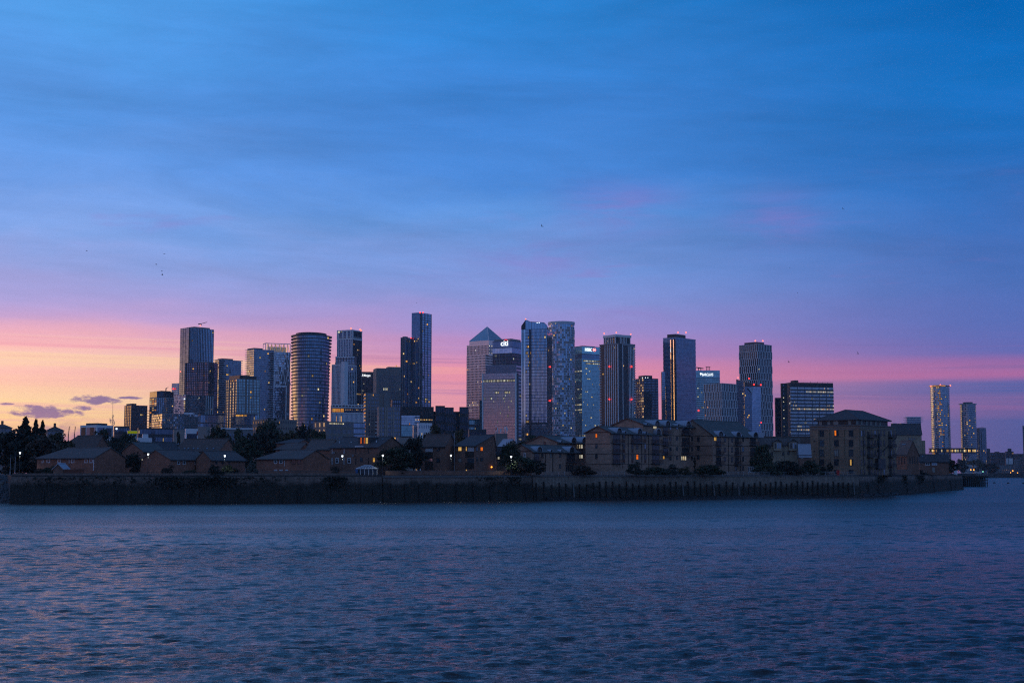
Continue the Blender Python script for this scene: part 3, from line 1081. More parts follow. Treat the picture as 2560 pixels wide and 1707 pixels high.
# balcony slab towers
def slab_tower(label, xl, xc, xr, ytop, Y, al, n, mL, mR, box, litL, ycut=None, glass='glass_dark', pR=0.04, name='residential_tower'):
    T = Tower(name, label, xl, xc, xr, ytop, Y, al=al)
    T.body(M['dark'], grow=-1.4)
    T.faces = {'L': (T.faces['L'][0] + T.uR * 1.4 - T.uL * 1.4, T.faces['L'][1], T.a - 2.8 + 1.4 - 1.4, T.faces['L'][3]), 'R': (T.C + T.uL * 1.4 + T.uR * 1.4, T.uR, T.b - 2.8, T.faces['R'][3])}
    T.panes('L', n, mL, glass, wf=0.9, hf=0.84, p=litL, litp=('warm', 'amber'))
    T.panes('R', n, mR, glass, wf=0.9, hf=0.84, p=pR)
    T.slabs(n, 'slab_pale', 0.55, 0.6)
    q = MB()                     # glass balustrades between the slabs
    T.roof_box(*box, T.Y * 4 / F, 'brown')
    return T


t8 = slab_tower('mid-height tower of stacked pale balconies right of the tall slim crane-topped tower', 531, 544, 604, 899, 2150, 62, 51, 5, 15, ((0.1, 0.9), (0.15, 0.62)), 0.35)
t10 = slab_tower('taller tower of stacked pale balconies left of the lattice-clad tower', 611, 632, 686, 873, 2050, 60, 55, 6, 15, ((0.1, 0.9), (0.05, 0.45)), 0.06)

t9 = Tower('residential_tower', 'beige stone and dark green glass tower standing before the two pale balcony towers', 563, 591, 648, 947, 1800, al=62)
t9.body(M['stone'])
n9 = 34
t9.panes('L', n9, 8, 'glass_dark', wf=0.6, hf=0.7, p=0.10, litp=('amber', 'warm'), cols=lambda i, j: 2.5 if i in (3, 4) and j > 12 else 0.3)
t9.panes('R', n9, 14, 'glass_teal', wf=0.74, hf=0.80, p=0.02)
t9.fins('L', 8, 'beige', 0.9, 0.6, at=[0.0, 0.12, 0.3, 0.55, 0.8, 1.0])
t9.fins('R', 14, 'beige', 0.7, 0.6, at=[0.0, 0.07, 0.22, 0.36, 0.40, 0.53, 0.66, 0.72, 0.86, 1.0])
for fc in 'LR':
    t9.bands(fc, [t9.z0 + (t9.z1 - t9.z0) * k / 11 for k in range(1, 12)], 'fin_grey', 0.5, 0.25)
t9.roof_box((0.0, 0.9), (0.1, 0.55), 5.0, 'black')
t9.roof_box((0.2, 0.9), (0.6, 0.95), 4.4, 'black')
t9b = Tower('low_glass_block', 'low glass block with an orange lit top storey below the beige and green tower', 583, 588, 642, 1034, 1700, al=80)
t9b.body(M['dark'])
t9b.panes('R', 5, 18, 'glass', wf=0.85, hf=0.8, p=0.04)
t9b.panes('L', 5, 4, 'glass', wf=0.85, hf=0.8)
t9b.panes('R', 1, 10, 'glass', z0=t9b.zy(1041), z1=t9b.zy(1035), wf=0.9, hf=0.9, p=0.9, litp='amber', u1=0.5, out=0.3)
t9b.slabs(5, 'fin_grey', 0.6, 0.4)
t9c = Tower('low_glass_block', 'low wide glass block with a few lit rooms left of the beige and green tower', 494, 500, 563, 1036, 1720, al=80)
t9c.body(M['dark'])
t9c.panes('R', 7, 16, 'glass', wf=0.85, hf=0.85, p=0.06, litp=('cool', 'warm'))
t9c.panes('L', 7, 3, 'glass', wf=0.85, hf=0.8)
t9c.slabs(7, 'slab_dark', 0.5, 0.4)

# lattice-clad office tower with the lit crown
t11 = Tower('lattice_tower', 'blue office tower with criss-cross lattice and a lit zigzag crown', 655, 661, 724, 880, 2350, al=78)
t11.body(M['dark'])
n11 = 50
t11.panes('L', n11, 3, 'glass_bright', wf=0.9, hf=0.8)
t11.panes('R', n11, 22, 'glass_bright', wf=0.86, hf=0.74, p=0.008, tilt=1.2)
t11.slabs(n11, 'fin_grey', 0.5, 0.1, single=False)
A, u, ln, nn = t11.faces['R']
br = []
zt, zl = t11.z1, t11.zy(962)
for k in range(4):
    x0, x1 = ln * (0.18 + 0.21 * k), ln * (0.18 + 0.21 * (k + 1))
    zm = (zt + zl) / 2
    for (xa, za, xb, zb) in ((x0, zl, (x0 + x1) / 2, zm), ((x0 + x1) / 2, zm, x1, zt), (x1, zl, (x0 + x1) / 2, zm), ((x0 + x1) / 2, zm, x0, zt)):
        m_ = MB()
        m_.tube(A + u * xa + nn * 0.8 + Vector((0, 0, za)), A + u * xb + nn * 0.8 + Vector((0, 0, zb)), 0.55)
        m_.build('lattice_brace', M['fin_white'], t11.root)
zc1 = t11.zy(858)
mb = MB()
for fc in 'LR':
    A, u, ln, nn = t11.faces[fc]
    for z in (zt + 0.3, zc1):
        mb.ob(A + Vector((0, 0, z - 0.6)) - nn * 0.6, u * ln, nn * 0.9, (0, 0, 1.2))
    for k in range(9 if fc == 'R' else 2):
        f_ = k / (8 if fc == 'R' else 1)
        mb.ob(A + u * (ln * f_ - 0.3) - nn * 0.6 + Vector((0, 0, zt)), u * 0.6, nn * 0.7, (0, 0, zc1 - zt))
mb.build('crown_frame', M['fin_white'], t11.root)
A, u, ln, nn = t11.faces['R']
for k in range(6):
    xa = ln * (0.03 + k * 0.16)
    for s_, f_ in ((1, 0.0), (-1, 0.13)):
        m_ = MB()
        m_.tube(A + u * (xa + ln * f_) - nn * 1.5 + Vector((0, 0, zt + 0.5)), A + u * (xa + ln * 0.065) - nn * 1.5 + Vector((0, 0, zc1 - 1)), 0.55)
        m_.build('crown_light', M['warm'], t11.root)
mb = MB()
mb.prism([tuple(p) for p in t11.off(-6)], zt, zc1 - 5)
mb.build('plant_room', M['fin_white'], t11.root)
mb = MB()                        # white portal frame around the lit lower floors
zf = t11.zy(963)
mb.ob(A + u * (ln * 0.36) + nn * 0.1 + Vector((0, 0, zf - 2.2)), u * (ln * 0.50), nn * 1.6, (0, 0, 2.4))
mb.ob(A + u * (ln * 0.83) + nn * 0.1 + Vector((0, 0, GZ)), u * (ln * 0.03), nn * 1.6, (0, 0, zf - GZ - 2.3))
mb.build('portal_frame', M['fin_white'], t11.root)
t11.panes('R', 34, 14, 'glass_dark', z0=GZ, z1=zf - 2.4, wf=0.6, hf=0.75, out=0.6, u0=0.37, u1=0.83, p=0.55, litp='cool', rows={j: (1.0 if j < 19 else 0.0) for j in range(34)}, name='portal_glass')

# ribbed oval tower
def round_tower(name, label, xl, xr, ytop, Y, n, ratio=0.8, yaw=0.0, seg=40, slab='slab_dark', slab_out=0.6, slab_th=0.6, glass='glass', p=0.03, litp='warm', taper=None,
                hf=0.86, core='dark', wave=None, litcols=None, slabmat=None, z0=None, tilt=0.25):
    ym = (ytop + 1182) / 2
    cx_ = P((xl + xr) / 2, ym, Y)
    R = (P(xr, ym, Y).x - P(xl, ym, Y).x) / 2
    for _ in range(3):           # the widest part is seen where the flanks turn away, near the centre's distance
        Yc = Y + R * ratio
        cx_ = P((xl + xr) / 2, ym, Yc)
        R = (P(xr, ym, Yc).x - P(xl, ym, Yc).x) / 2
    zt = P((xl + xr) / 2, ytop, Y).z
    root = thing(name, label, 'tower', (cx_.x, Y + R * ratio, GZ))
    c = Vector((cx_.x, Y + R * ratio, 0))
    cyw, syw = math.cos(yaw), math.sin(yaw)
    Rx = R
    if yaw:
        Rx = R / math.sqrt(cyw ** 2 + (ratio * syw) ** 2)

    def ring(t_, k=1.0, add=0.0):
        x, y = (Rx * k + add) * math.cos(t_), (Rx * ratio * k + add) * math.sin(t_)
        return Vector((c.x + x * cyw - y * syw, c.y + x * syw + y * cyw, 0))
    z0 = GZ - 0.2 if z0 is None else z0
    tp = taper or (lambda f: 1.0)
    mb = MB()
    for j in range(n):
        k = tp(j / n)
        for i in range(seg):
            a, b = ring(2 * math.pi * i / seg, k, -slab_out - 0.25), ring(2 * math.pi * (i + 1) / seg, k, -slab_out - 0.25)
            za, zb = z0 + (zt - z0) * j / n, z0 + (zt - z0) * (j + 1) / n
            mb.quad((a.x, a.y, za), (b.x, b.y, za), (b.x, b.y, zb), (a.x, a.y, zb))
    tops = [ring(2 * math.pi * i / seg, tp(1), -slab_out - 0.25) for i in range(seg)]
    i0 = len(mb.v)
    mb.v += [(p_.x, p_.y, zt) for p_ in tops]
    mb.f.append(tuple(range(i0, i0 + seg)))
    mb.m.append(0)
    mb.build('core_wall', M[core], root)
    pm = MB()
    lm = {}
    for j in range(n):
        k = tp(j / n)
        za = z0 + (zt - z0) * (j + (1 - hf) / 2) / n
        zb = za + (zt - z0) / n * hf
        for i in range(seg):
            a, b = ring(2 * math.pi * (i + 0.06) / seg, k, -slab_out), ring(2 * math.pi * (i + 0.94) / seg, k, -slab_out)
            if (a.y < c.y + Rx * 0.3) and RT.random() < p * (litcols(a.x - c.x, j) if litcols else 1):
                lm.setdefault(litp if isinstance(litp, str) else RT.choice(litp), []).append((a.lerp(b, 0.12), a.lerp(b, 0.88), za + (zb - za) * 0.18, za + (zb - za) * 0.8))
                continue
            d_ = (b - a).normalized()
            nn_ = Vector((d_.y, -d_.x, 0))
            t1_, t2_ = RT.gauss(0, tilt) * 0.017 * 3, RT.gauss(0, tilt) * 0.017 * 3
            pm.quad((a.x, a.y, za), (b.x + nn_.x * t1_, b.y + nn_.y * t1_, za), (b.x + nn_.x * (t1_ + t2_), b.y + nn_.y * (t1_ + t2_), zb), (a.x + nn_.x * t2_, a.y + nn_.y * t2_, zb))
    pm.build('window_glass', M[glass], root, kind='stuff')
    for kk, lst in lm.items():
        for a, b, za, zb in lst[:300]:
            q = MB()
            d_ = (b - a).normalized()
            q.ob((a.x, a.y, za), b - a, Vector((-d_.y, d_.x, 0)) * 0.05, (0, 0, zb - za))
            q.build('lit_window', M[kk], root)
    for j in range(n + 1):
        k = tp(j / n)
        q = MB()
        out = wave(j) if wave else 0.0
        pts = [ring(2 * math.pi * i / seg, k, out if not callable(out) else out(2 * math.pi * i / seg)) for i in range(seg)]
        z = z0 + (zt - z0) * j / n
        q.prism([(p_.x, p_.y) for p_ in pts], z - slab_th / 2, z + slab_th / 2)
        q.build('floor_slab', M[slab], root)
    return root, ring, z0, zt, c, R


# t12: undulating slabs, waisted, slightly narrower at the foot
def waist(f):
    return 0.84 + 0.16 * min(1.0, max(0.0, (f - 0.02) / 0.62)) ** 0.8 - 0.015 * max(0, f - 0.85)


def wv(j):
    return lambda th: 0.9 * math.sin(2 * th + j * 0.16) + 0.5 * math.sin(3 * th - j * 0.11) - 0.7


r12 = round_tower('oval_tower', 'oval tower of many dark wavy floor rings with its left edge glowing orange', 725, 827, 836, 1480, 42, 1.3, 0.0, 56, 'slab_dark', 2.2, 1.0, 'glass_dark', 0.022, ('warm', 'cool'), waist, 0.84,
                  wave=wv, litcols=lambda x, j: 1.6 if x > 3 else 0.5)
root, ring, z0, zt, c, R = r12
mb = MB()
mb.prism([tuple(ring(2 * math.pi * i / 30, 0.75)) for i in range(30)], zt + 0.6, zt + 3.2)
mb.build('roof_plant', M['dark'], root)
for px in (753, 776.5, 799.5):
    q_ = P(px, 833, 1495)
    mb = MB()
    mb.ball(q_, 0.8)
    mb.build('warning_lamp', M['pink_lamp'], root)

# t13 white-ribbed tower with stepped lower towers and a lit podium
t13 = Tower('stepped_tower', 'white-ribbed tower with a dark right side rising behind lower white ribbed blocks', 842, 879, 903, 824, 1950, al=33)
t13.body(M['black'])
n13 = 55
t13.panes('L', n13, 9, 'glass_dark', wf=0.72, hf=0.82, p=0.012, cols=lambda i, j: 0.6 if j > 40 else 1)
t13.panes('R', n13, 8, 'glass_black', wf=0.85, hf=0.7, p=0.07, litp='warm')
zs = t13.zy(847)
t13.fins('L', 9, 'fin_white', 0.9, 0.7, z1=zs)
t13.fins('L', 9, 'fin_white', 1.3, 0.8, z0=zs, at=[0, 0.1, 0.36, 0.40, 0.62, 0.68, 0.9, 1.0], name='crown_fin')
t13.fins('R', 8, 'fin_white', 0.9, 0.7, z0=zs, at=[0.0, 0.06, 0.97], name='crown_fin')
t13.fins('R', 8, 'fin_grey', 0.7, 0.5, at=[0.99])
for fc in 'LR':
    t13.bands(fc, [t13.z1 - 0.9, zs], 'fin_white', 1.6, 0.9)
    t13.bands(fc, [t13.zy(843)], 'fin_grey', 2.4, 0.5)
for px, py in ((878, 821), (899.5, 824), (902, 826)):
    t13.lamp(px, py, 'pink_lamp', 1.2)
for px, py, w_ in ((848, 830, 1.4), (855, 829, 1.2)):
    t13.lamp(px, py, 'cool', w_)
for (xl, xc, xr, yt, Yb, nm) in ((837, 885, 890, 891, 1925, 'shoulder_block'), (829, 851, 889, 910, 1880, 'lower_block'), (853, 860, 868, 904, 1872, 'lower_block')):
    b = Tower('', '', xl, xc, xr, yt, Yb, al=40 if nm != 'shoulder_block' else 12, parent=t13.root)
    b.body(M['dark'], name=nm)
    nf = int((b.z1 - b.z0) / 3.4)
    for fc, m_ in (('L', 7), ('R', 9)):
        if nm == 'shoulder_block' and fc == 'R':
            continue
        b.panes(fc, nf, m_, 'glass_dark', wf=0.7, hf=0.74, p=0.012)
        b.fins(fc, m_, 'fin_white' if nm != 'shoulder_block' else 'fin_grey', 0.75, 0.6, z1=b.z1 - (8 if nm == 'shoulder_block' else 0))
        b.bands(fc, [b.z0 + (b.z1 - b.z0) * k / (nf / 2) for k in range(1, int(nf / 2))], 'fin_grey', 0.7, 0.25)
        b.bands(fc, [b.z1 - 0.6], 'fin_white', 1.2, 0.8)
t13p = Tower('podium_block', 'low white framed block with an orange lit top storey in front of the white-ribbed tower', 826, 829, 911, 1012, 1800, al=84)
t13p.body(M['dark'])
t13p.panes('R', 1, 40, 'glass_dark', z0=t13p.zy(1031), z1=t13p.zy(1018), wf=0.8, hf=0.95, u1=0.36, p=0.92, litp='amber')
t13p.panes('R', 1, 44, 'glass_black', z0=t13p.zy(1031), z1=t13p.zy(1018), wf=0.8, hf=0.95, u0=0.36, u1=1.0, p=0.0)
t13p.panes('R', 1, 40, 'glass_black', z0=t13p.zy(1026), z1=t13p.zy(1021), wf=0.6, hf=0.8, u0=0.38, u1=0.98, out=0.12, p=0.55, litp='warm')
t13p.panes('R', 5, 26, 'glass_dark', z0=GZ, z1=t13p.zy(1032), wf=0.62, hf=0.8, p=0.22, litp=('amber', 'warm'), cols=lambda i, j: 3.0 if i < 9 else 0.5)
t13p.fins('R', 26, 'fin_white', 0.9, 0.6, z1=t13p.zy(1031))
t13p.fins('R', 10, 'fin_white', 0.9, 0.7, z0=t13p.zy(1019))
t13p.bands('R', [t13p.zy(1032), t13p.zy(1018), t13p.z1], 'fin_white', 1.2, 0.8)

# t14 bank block with the lit sign
t14 = Tower('bank_block', 'dark brown office block with a small lit white sign on its top left', 897, 901, 937, 929, 2350, al=84)
t14.body(M['brown'])
t14.panes('R', 42, 16, 'glass_dark', z1=t14.zy(945), wf=0.7, hf=0.7, p=0.09, litp='cool')
t14.fins('R', 16, 'brown', 0.6, 0.4, z1=t14.zy(945))
sg = text_mesh('lit_sign', 'J.P.Morgan', t14.Y * 7.0 / F, 'sign_white', t14.root, t14.faces['R'], 902.5, 940.5, wide=0.72)
t14b = Tower('office_block', 'broad grey grid-fronted office block right of the dark block with a lit white sign', 932, 940, 1006, 920, 2280, al=80)
t14b.body(M['stone'])
t14b.panes('R', 24, 22, 'glass_black', z0=GZ, z1=t14b.zy(936), wf=0.72, hf=0.74, u0=0.10, p=0.10, litp='cool', rows={j: 1.6 if j in (10, 14, 16, 18) else 0.5 for j in range(24)})
t14b.fins('R', 22, 'beige', 0.7, 0.5, z0=GZ, z1=t14b.zy(936), at=[0.1 + 0.9 * k / 22 for k in range(23)])
t14b.bands('R', [GZ + (t14b.zy(936) - GZ) * k / 12 for k in range(13)], 'beige', 1.0, 0.5, u0=0.1)
t14b.roof_box((0.3, 0.9), (0.48, 0.95), t14b.Y * 5 / F, 'stone')
mb = MB()
mb.ball(P(991, 914.5, 2290), 1.2)
mb.build('roof_lamp', M['amber'], t14b.root)

# t15 grey-beige flats in front
t15 = Tower('apartment_block', 'grey and beige apartment block with white balconies standing before the bank block', 909, 914, 972, 982, 1150, al=76)
t15.body(M['stone'])
n15 = 22
t15.panes('R', n15, 10, 'glass_dark', u0=0.03, u1=0.55, wf=0.5, hf=0.6, p=0.05)
t15.panes('L', n15, 2, 'glass_dark', wf=0.8, hf=0.7, p=0.75, litp='amber')
q = MB()
q.ob((0, 0, 0), t15.uL * 3.4, -t15.uR * 1.2, (0, 0, 1.0))
me = q.mesh('balcony', M['slab_pale'])
q = MB()
q.ob((0, 0, 0), t15.uR * 3.2, -t15.uL * 1.2, (0, 0, 0.7))
me2 = q.mesh('balcony', M['fin_white'])
for j in range(1, n15):
    z = t15.z0 + (t15.z1 - t15.z0) * j / n15
    o = t15.C + t15.uL * 0.4
    link('balcony', me, t15.root, (o.x, o.y, z))
    if j < 15:
        o = t15.C + t15.uR * (t15.b * 0.40)
        link('balcony', me2, t15.root, (o.x, o.y, z))
t15.fins('R', 6, 'beige', 0.5, 0.3, at=[0.0, 0.06, 0.2, 0.36])
mb = MB()
A, u, ln, nn = t15.faces['R']
mb.ob(A + u * (ln * 0.78) + nn * 0.05 + Vector((0, 0, GZ)), u * (ln * 0.22), nn * 0.8, (0, 0, t15.z1 - GZ + 0.6))
mb.build('blank_panel', M['concrete'], t15.root)
b = Tower('', '', 942, 948, 1002, 1017, 1120, al=78, parent=t15.root)
b.body(M['beige'], name='lower_wing')
b.panes('R', 16, 9, 'glass_dark', wf=0.66, hf=0.7, p=0.06)
b.fins('R', 9, 'beige', 1.2, 0.5, at=[0.0, 0.1, 0.28, 0.36, 0.56, 0.66])
b.fins('R', 9, 'brown', 0.9, 0.4, at=[0.99])
b.slabs(16, 'stone', 0.4, 0.15, single=False)
b2 = Tower('', '', 976, 980, 1001, 999, 1160, al=80, parent=t15.root)
b2.body(M['dark'], name='rear_wing')
b2.panes('R', 18, 4, 'glass_dark', wf=0.7, hf=0.6, p=0.05)

# t16 slim twin slab tower with lit flats
t16 = Tower('skyscraper', 'tallest slim blue glass tower stepped lower on its left with many lit flats', 1028, 1049, 1077, 781, 2000, al=36)
t16.body(M['dark'])
n16 = 66
t16.panes('L', n16, 6, 'glass', wf=0.92, hf=0.84, z1=t16.zy(844), p=0.10, litp='warm', u0=0.15)
t16.panes('L', 20, 6, 'glass_dark', wf=0.98, hf=0.96, z0=t16.zy(844), p=0.01, tilt=0.15)
t16.panes('R', n16, 8, 'glass', wf=0.88, hf=0.82, p=0.07, litp='warm', u0=0.18)
t16.panes('R', n16, 1, 'glass_black', wf=0.8, hf=0.95, u0=0.02, u1=0.15)
t16.fins('R', 8, 'fin_grey', 0.8, 0.6, at=[0.18, 0.42, 0.70, 1.0])
t16.fins('L', 8, 'fin_grey', 0.9, 0.7, z1=t16.zy(844), at=[0.5, 1.0])
t16.bands('R', [t16.z0 + (t16.z1 - t16.z0) * k / 22 for k in range(1, 22)], 'dark', 0.8, 0.3, u0=0.18)
for px in (1050.5, 1057):
    t16.lamp(px, 781.5, 'red_lamp', 1.3)
b = Tower('', '', 1001, 1012, 1029, 843, 1995, al=38, parent=t16.root)
b.body(M['dark'], name='lower_wing')
b.panes('L', 54, 4, 'glass', wf=0.9, hf=0.84, p=0.10, litp='warm')
b.panes('R', 54, 6, 'glass_dark', wf=0.9, hf=0.84, p=0.05, litp='warm')
b.fins('L', 4, 'fin_grey', 0.7, 0.5, at=[0.02, 0.5, 0.98])
b.fins('R', 6, 'fin_grey', 0.8, 0.5, at=[0.5, 0.7, 0.98])
b.lamp(1027, 845, 'red_lamp', 0.9)
b.roof_box((0.2, 0.8), (0.1, 0.5), 1.4, 'fin_grey')
# t17 black office blocks low in the middle
def low_block(name, label, xl, xc, xr, yt, Y, al, body, n=0, m=0, glass='glass_black', p=0.05, litp='warm', cat='office block', parent=None, fins=0, face='R', wf=0.75, hf=0.6, mL=0, fin='fin_grey', group=None):
    T = Tower(name, label, xl, xc, xr, yt, Y, al=al, cat=cat, parent=parent)
    T.body(M[body], name='wall' if parent is None else name)
    if n:
        T.panes('R', n, m, glass, wf=wf, hf=hf, p=p, litp=litp)
        if mL:
            T.panes('L', n, mL, glass, wf=wf, hf=hf, p=p, litp=litp)
    if fins:
        T.fins('R', fins, fin, 0.5, 0.4)
    return T


t17 = low_block('black_office_block', 'long blackish office block with two taller stair cores below the tallest slim tower', 1062, 1064, 1172, 1028, 1250, 84, 'black', 9, 30, 'glass_black', 0.04, ('warm', 'cool'))
for xl, xr, yt in ((1088, 1112, 1014), (1112, 1134, 1018), (1148, 1171, 1017)):
    low_block('stair_core', '', xl, xl + 1, xr, yt, 1240, 85, 'black', 8, 4, 'glass_black', 0.0, parent=t17.root)
for px in (1103, 1112, 1163):
    A, u, ln, nn = t17.faces['R']
    q = hit(px, 1100, A, nn)
    mb = MB()
    mb.ob(Vector((q.x, q.y, GZ)) + nn * 3, u * 1.0, nn * 0.6, (0, 0, P(px, 1035 if px < 1150 else 1045, 1250).z - GZ))
    mb.build('facade_fin', M['fin_grey'], t17.root)
t17b = low_block('black_office_block', 'dark flat-topped office block with a glass band mirroring the pink sky', 1000, 1001, 1084, 1016, 1230, 84, 'black')
t17b.panes('R', 4, 22, 'glass_bright', z0=t17b.zy(1062), z1=t17b.zy(1038), wf=0.93, hf=0.93, u1=0.58, tilt=0.6, p=0.03, litp='amber')
t17b.panes('R', 4, 14, 'glass_teal', z0=t17b.zy(1090), z1=t17b.zy(1064), wf=0.93, hf=0.95, u1=0.50)
t17b.panes('R', 1, 30, 'glass_black', z0=t17b.zy(1051), z1=t17b.zy(1046), wf=0.8, hf=0.8, u0=0.45, u1=0.98, p=0.85, litp='warm', out=0.2)
t17b.bands('R', [t17b.zy(1056), t17b.zy(1043)], 'black', 0.9, 1.2, u0=0.42)
t17c = low_block('white_stepped_flats', 'white rendered stepped flats rising behind trees in the middle of the waterfront', 1042, 1046, 1080, 1057, 900, 78, 'fin_white', 7, 6, 'glass_dark', 0.08, 'warm', 'apartment block', wf=0.3, hf=0.45)
low_block('lower_wing', '', 1031, 1034, 1050, 1063, 905, 78, 'metal_grey', 6, 4, 'glass_dark', 0.08, parent=t17c.root)

# t18 stepped stone tower with the pyramid roof
t18 = Tower('pyramid_tower', 'steel office tower, pink sky reflection put into its colour, with a blue pyramid roof', 1166, 1213, 1240, 886, 2450, al=40)
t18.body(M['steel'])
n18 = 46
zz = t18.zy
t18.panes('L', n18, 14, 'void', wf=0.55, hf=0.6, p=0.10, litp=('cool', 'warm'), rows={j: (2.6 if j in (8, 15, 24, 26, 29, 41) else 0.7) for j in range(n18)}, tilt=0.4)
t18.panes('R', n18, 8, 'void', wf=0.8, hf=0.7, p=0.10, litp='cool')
up = Tower('', '', 1166.5, 1222, 1246, 859, 2452, al=40, parent=t18.root, z0=t18.z1 - 2)
up.body(M['steel'], name='upper_stage')
up.panes('L', 5, 16, 'void', z0=t18.z1 + 1, z1=up.zy(862), wf=0.62, hf=0.7, p=0.05, litp='cool')
up.panes('R', 5, 8, 'void', z0=t18.z1 + 1, z1=up.zy(862), wf=0.7, hf=0.7, p=0.35, litp='cool')
tp_ = Tower('', '', 1173, 1222, 1262, 850, 2458, al=38, parent=t18.root, z0=up.z1 - 1)
tp_.body(M['steel'], name='pyramid_base')
mb = MB()
ap = P(1220, 817, 2458)
ctr = (tp_.poly[0] + tp_.poly[2]) / 2
ap = Vector((ctr.x, ctr.y, CAMZ + K(1220, 817)[1] * ctr.y))
pz = CAMZ + K(1220, 853)[1] * tp_.C.y
pp = [Vector((p_.x, p_.y, tp_.z1 - 0.2)) for p_ in tp_.off(0.3)]
for k in range(4):
    mb.tri(pp[k], pp[(k + 1) % 4], ap)
pm_ = mat('blue_pyramid_panels', (0.42, 0.62, 0.72), 0.22, 0.7, 0.15, 0.12)  # plain pale blue panel colour, no emission
mb.build('pyramid_roof', pm_, t18.root)
for k in (0, 1, 3):              # hips and horizontal ribs of the pyramid
    m_ = MB()
    m_.tube(pp[k], ap, 0.6)
    m_.build('roof_hip', M['fin_white'], t18.root)
for fc in range(2):
    a0, a1 = (pp[3], pp[0]) if fc == 0 else (pp[0], pp[1])
    for k in range(1, 6):
        f_ = k / 6.5
        m_ = MB()
        m_.tube(a0.lerp(ap, f_), a1.lerp(ap, f_), 0.22)
        m_.build('roof_rib', M['steel'], t18.root)

# t19 bank tower with the lit sign
t19 = Tower('bank_tower', 'grey glass bank tower with a lit white sign under a red arc', 1231, 1280, 1306, 851, 2300, al=30)
t19.body(M['dark'])
t19.panes('L', 1, 8, 'glass_dark', z0=t19.zy(868), z1=t19.zy(852), wf=0.98, hf=0.95, tilt=0.1)
t19.panes('R', 1, 5, 'glass_dark', z0=t19.zy(868), z1=t19.zy(852), wf=0.98, hf=0.95, tilt=0.1)
t19.panes('L', 3, 8, 'glass_bright', z0=t19.zy(882), z1=t19.zy(869), wf=0.95, hf=0.94)
t19.panes('R', 3, 8, 'glass', z0=t19.zy(882), z1=t19.zy(869), wf=0.95, hf=0.94, p=0.05)
t19.panes('L', 34, 18, 'glass_black', z0=GZ, z1=t19.zy(883), wf=0.9, hf=0.66, p=0.1, litp='cool', rows={j: (8.0 if j in (27, 29) else 1.0) for j in range(34)})
t19.panes('R', 34, 10, 'glass_black', z0=GZ, z1=t19.zy(883), wf=0.9, hf=0.66, p=0.1, litp='cool', rows={j: (8.0 if j in (27, 29) else 1.0) for j in range(34)})
t19.fins('L', 8, 'beige', 0.6, 0.5, z0=GZ, z1=t19.zy(883), at=[0.22, 0.37, 0.52, 0.67])
mb = MB()
mb.prism([tuple(p_) for p_ in t19.off(-2)], t19.z1, t19.zy(846))
mb.build('roof_screen', M['fin_grey'], t19.root)
sg = text_mesh('lit_sign', 'citi', t19.Y * 13.0 / F, 'sign_white', t19.root, t19.faces['L'], 1252.5, 864.6, wide=0.95)
A, u, ln, nn = t19.faces['L']
mb = MB()
for k in range(10):
    f0, f1 = k / 10, (k + 1) / 10
    pt = lambda f: hit(1261.5 + 8 * f, 854.0 - 4.6 * math.sin(math.pi * (0.12 + 0.76 * f)), A, nn) + nn * 0.9
    a_, b_2 = pt(f0), pt(f1)
    mb.ob(a_, b_2 - a_, (0, 0, 0.95), nn * 0.3)
mb.build('sign_arc', M['sign_red'], t19.root)

# ribbed office slab in front of it
t19b = Tower('ribbed_office_slab', 'wide thin-ribbed office slab with pink sky mirrored in its lower glass', 1207, 1290, 1297, 932, 1900, al=21)
t19b.body(M['dark'])
n19 = 34
t19b.panes('L', n19, 46, 'glass_bright', wf=0.9, hf=0.92, tilt=0.12, p=0.05, litp='cool', rows={j: (2.5 if j in (22, 24, 27, 31) else (1.2 if j > 12 else 0.3)) for j in range(n19)})
t19b.fins('L', 46, 'fin_grey', 0.28, 0.55)
t19b.fins('L', 46, 'fin_white', 2.0, 0.8, at=[0.0, 0.995], name='corner_pier')
b = Tower('', '', 1216, 1291, 1304, 911, 1960, al=21, parent=t19b.root)
b.body(M['dark'], name='upper_storey')
b.panes('L', 4, 44, 'glass_dark', z0=b.zy(934), wf=0.9, hf=0.96, tilt=0.1)
b.fins('L', 44, 'fin_grey', 0.28, 0.5, z0=b.zy(934))
b.panes('R', 30, 5, 'glass_teal', wf=0.8, hf=0.6, p=0.10, litp='cool')
t19c = low_block('glass_office_block', 'low green glass office block with bright rooms at the foot of the pyramid tower', 1168, 1171, 1208, 1047, 1950, 82, 'dark', 8, 12, 'glass_teal', 0.22, 'cool')
t19d = Tower('glass_office_block', 'narrow teal glass tower wedged between the pyramid tower and the ribbed slab', 1197, 1199, 1210, 1001, 2100, al=82)
t19d.body(M['dark'])
t19d.panes('R', 26, 5, 'glass_teal', wf=0.9, hf=0.6, p=0.05, litp='cool')

# t20 dark blue tower with slanted tops
t20 = Tower('slanted_tower', 'dark blue glass tower with two slanted roof peaks in the middle of the skyline', 1303, 1368, 1381, 836, 1500, al=9)
kz = lambda y: CAMZ + K(1340, y)[1] * 1505
mb = MB()
A, u, ln, nn = t20.faces['L']
prof = [(1303, 815), (1314, 799), (1326, 804), (1348, 805), (1360, 806), (1381, 823)]
fr, bk = [], []
for px, py in prof:
    q = hit(min(px, 1367.5), py, A, nn)
    fr.append((q, CAMZ + K(px, py)[1] * q.y))
base = [(fr[0][0].x, fr[0][0].y)]
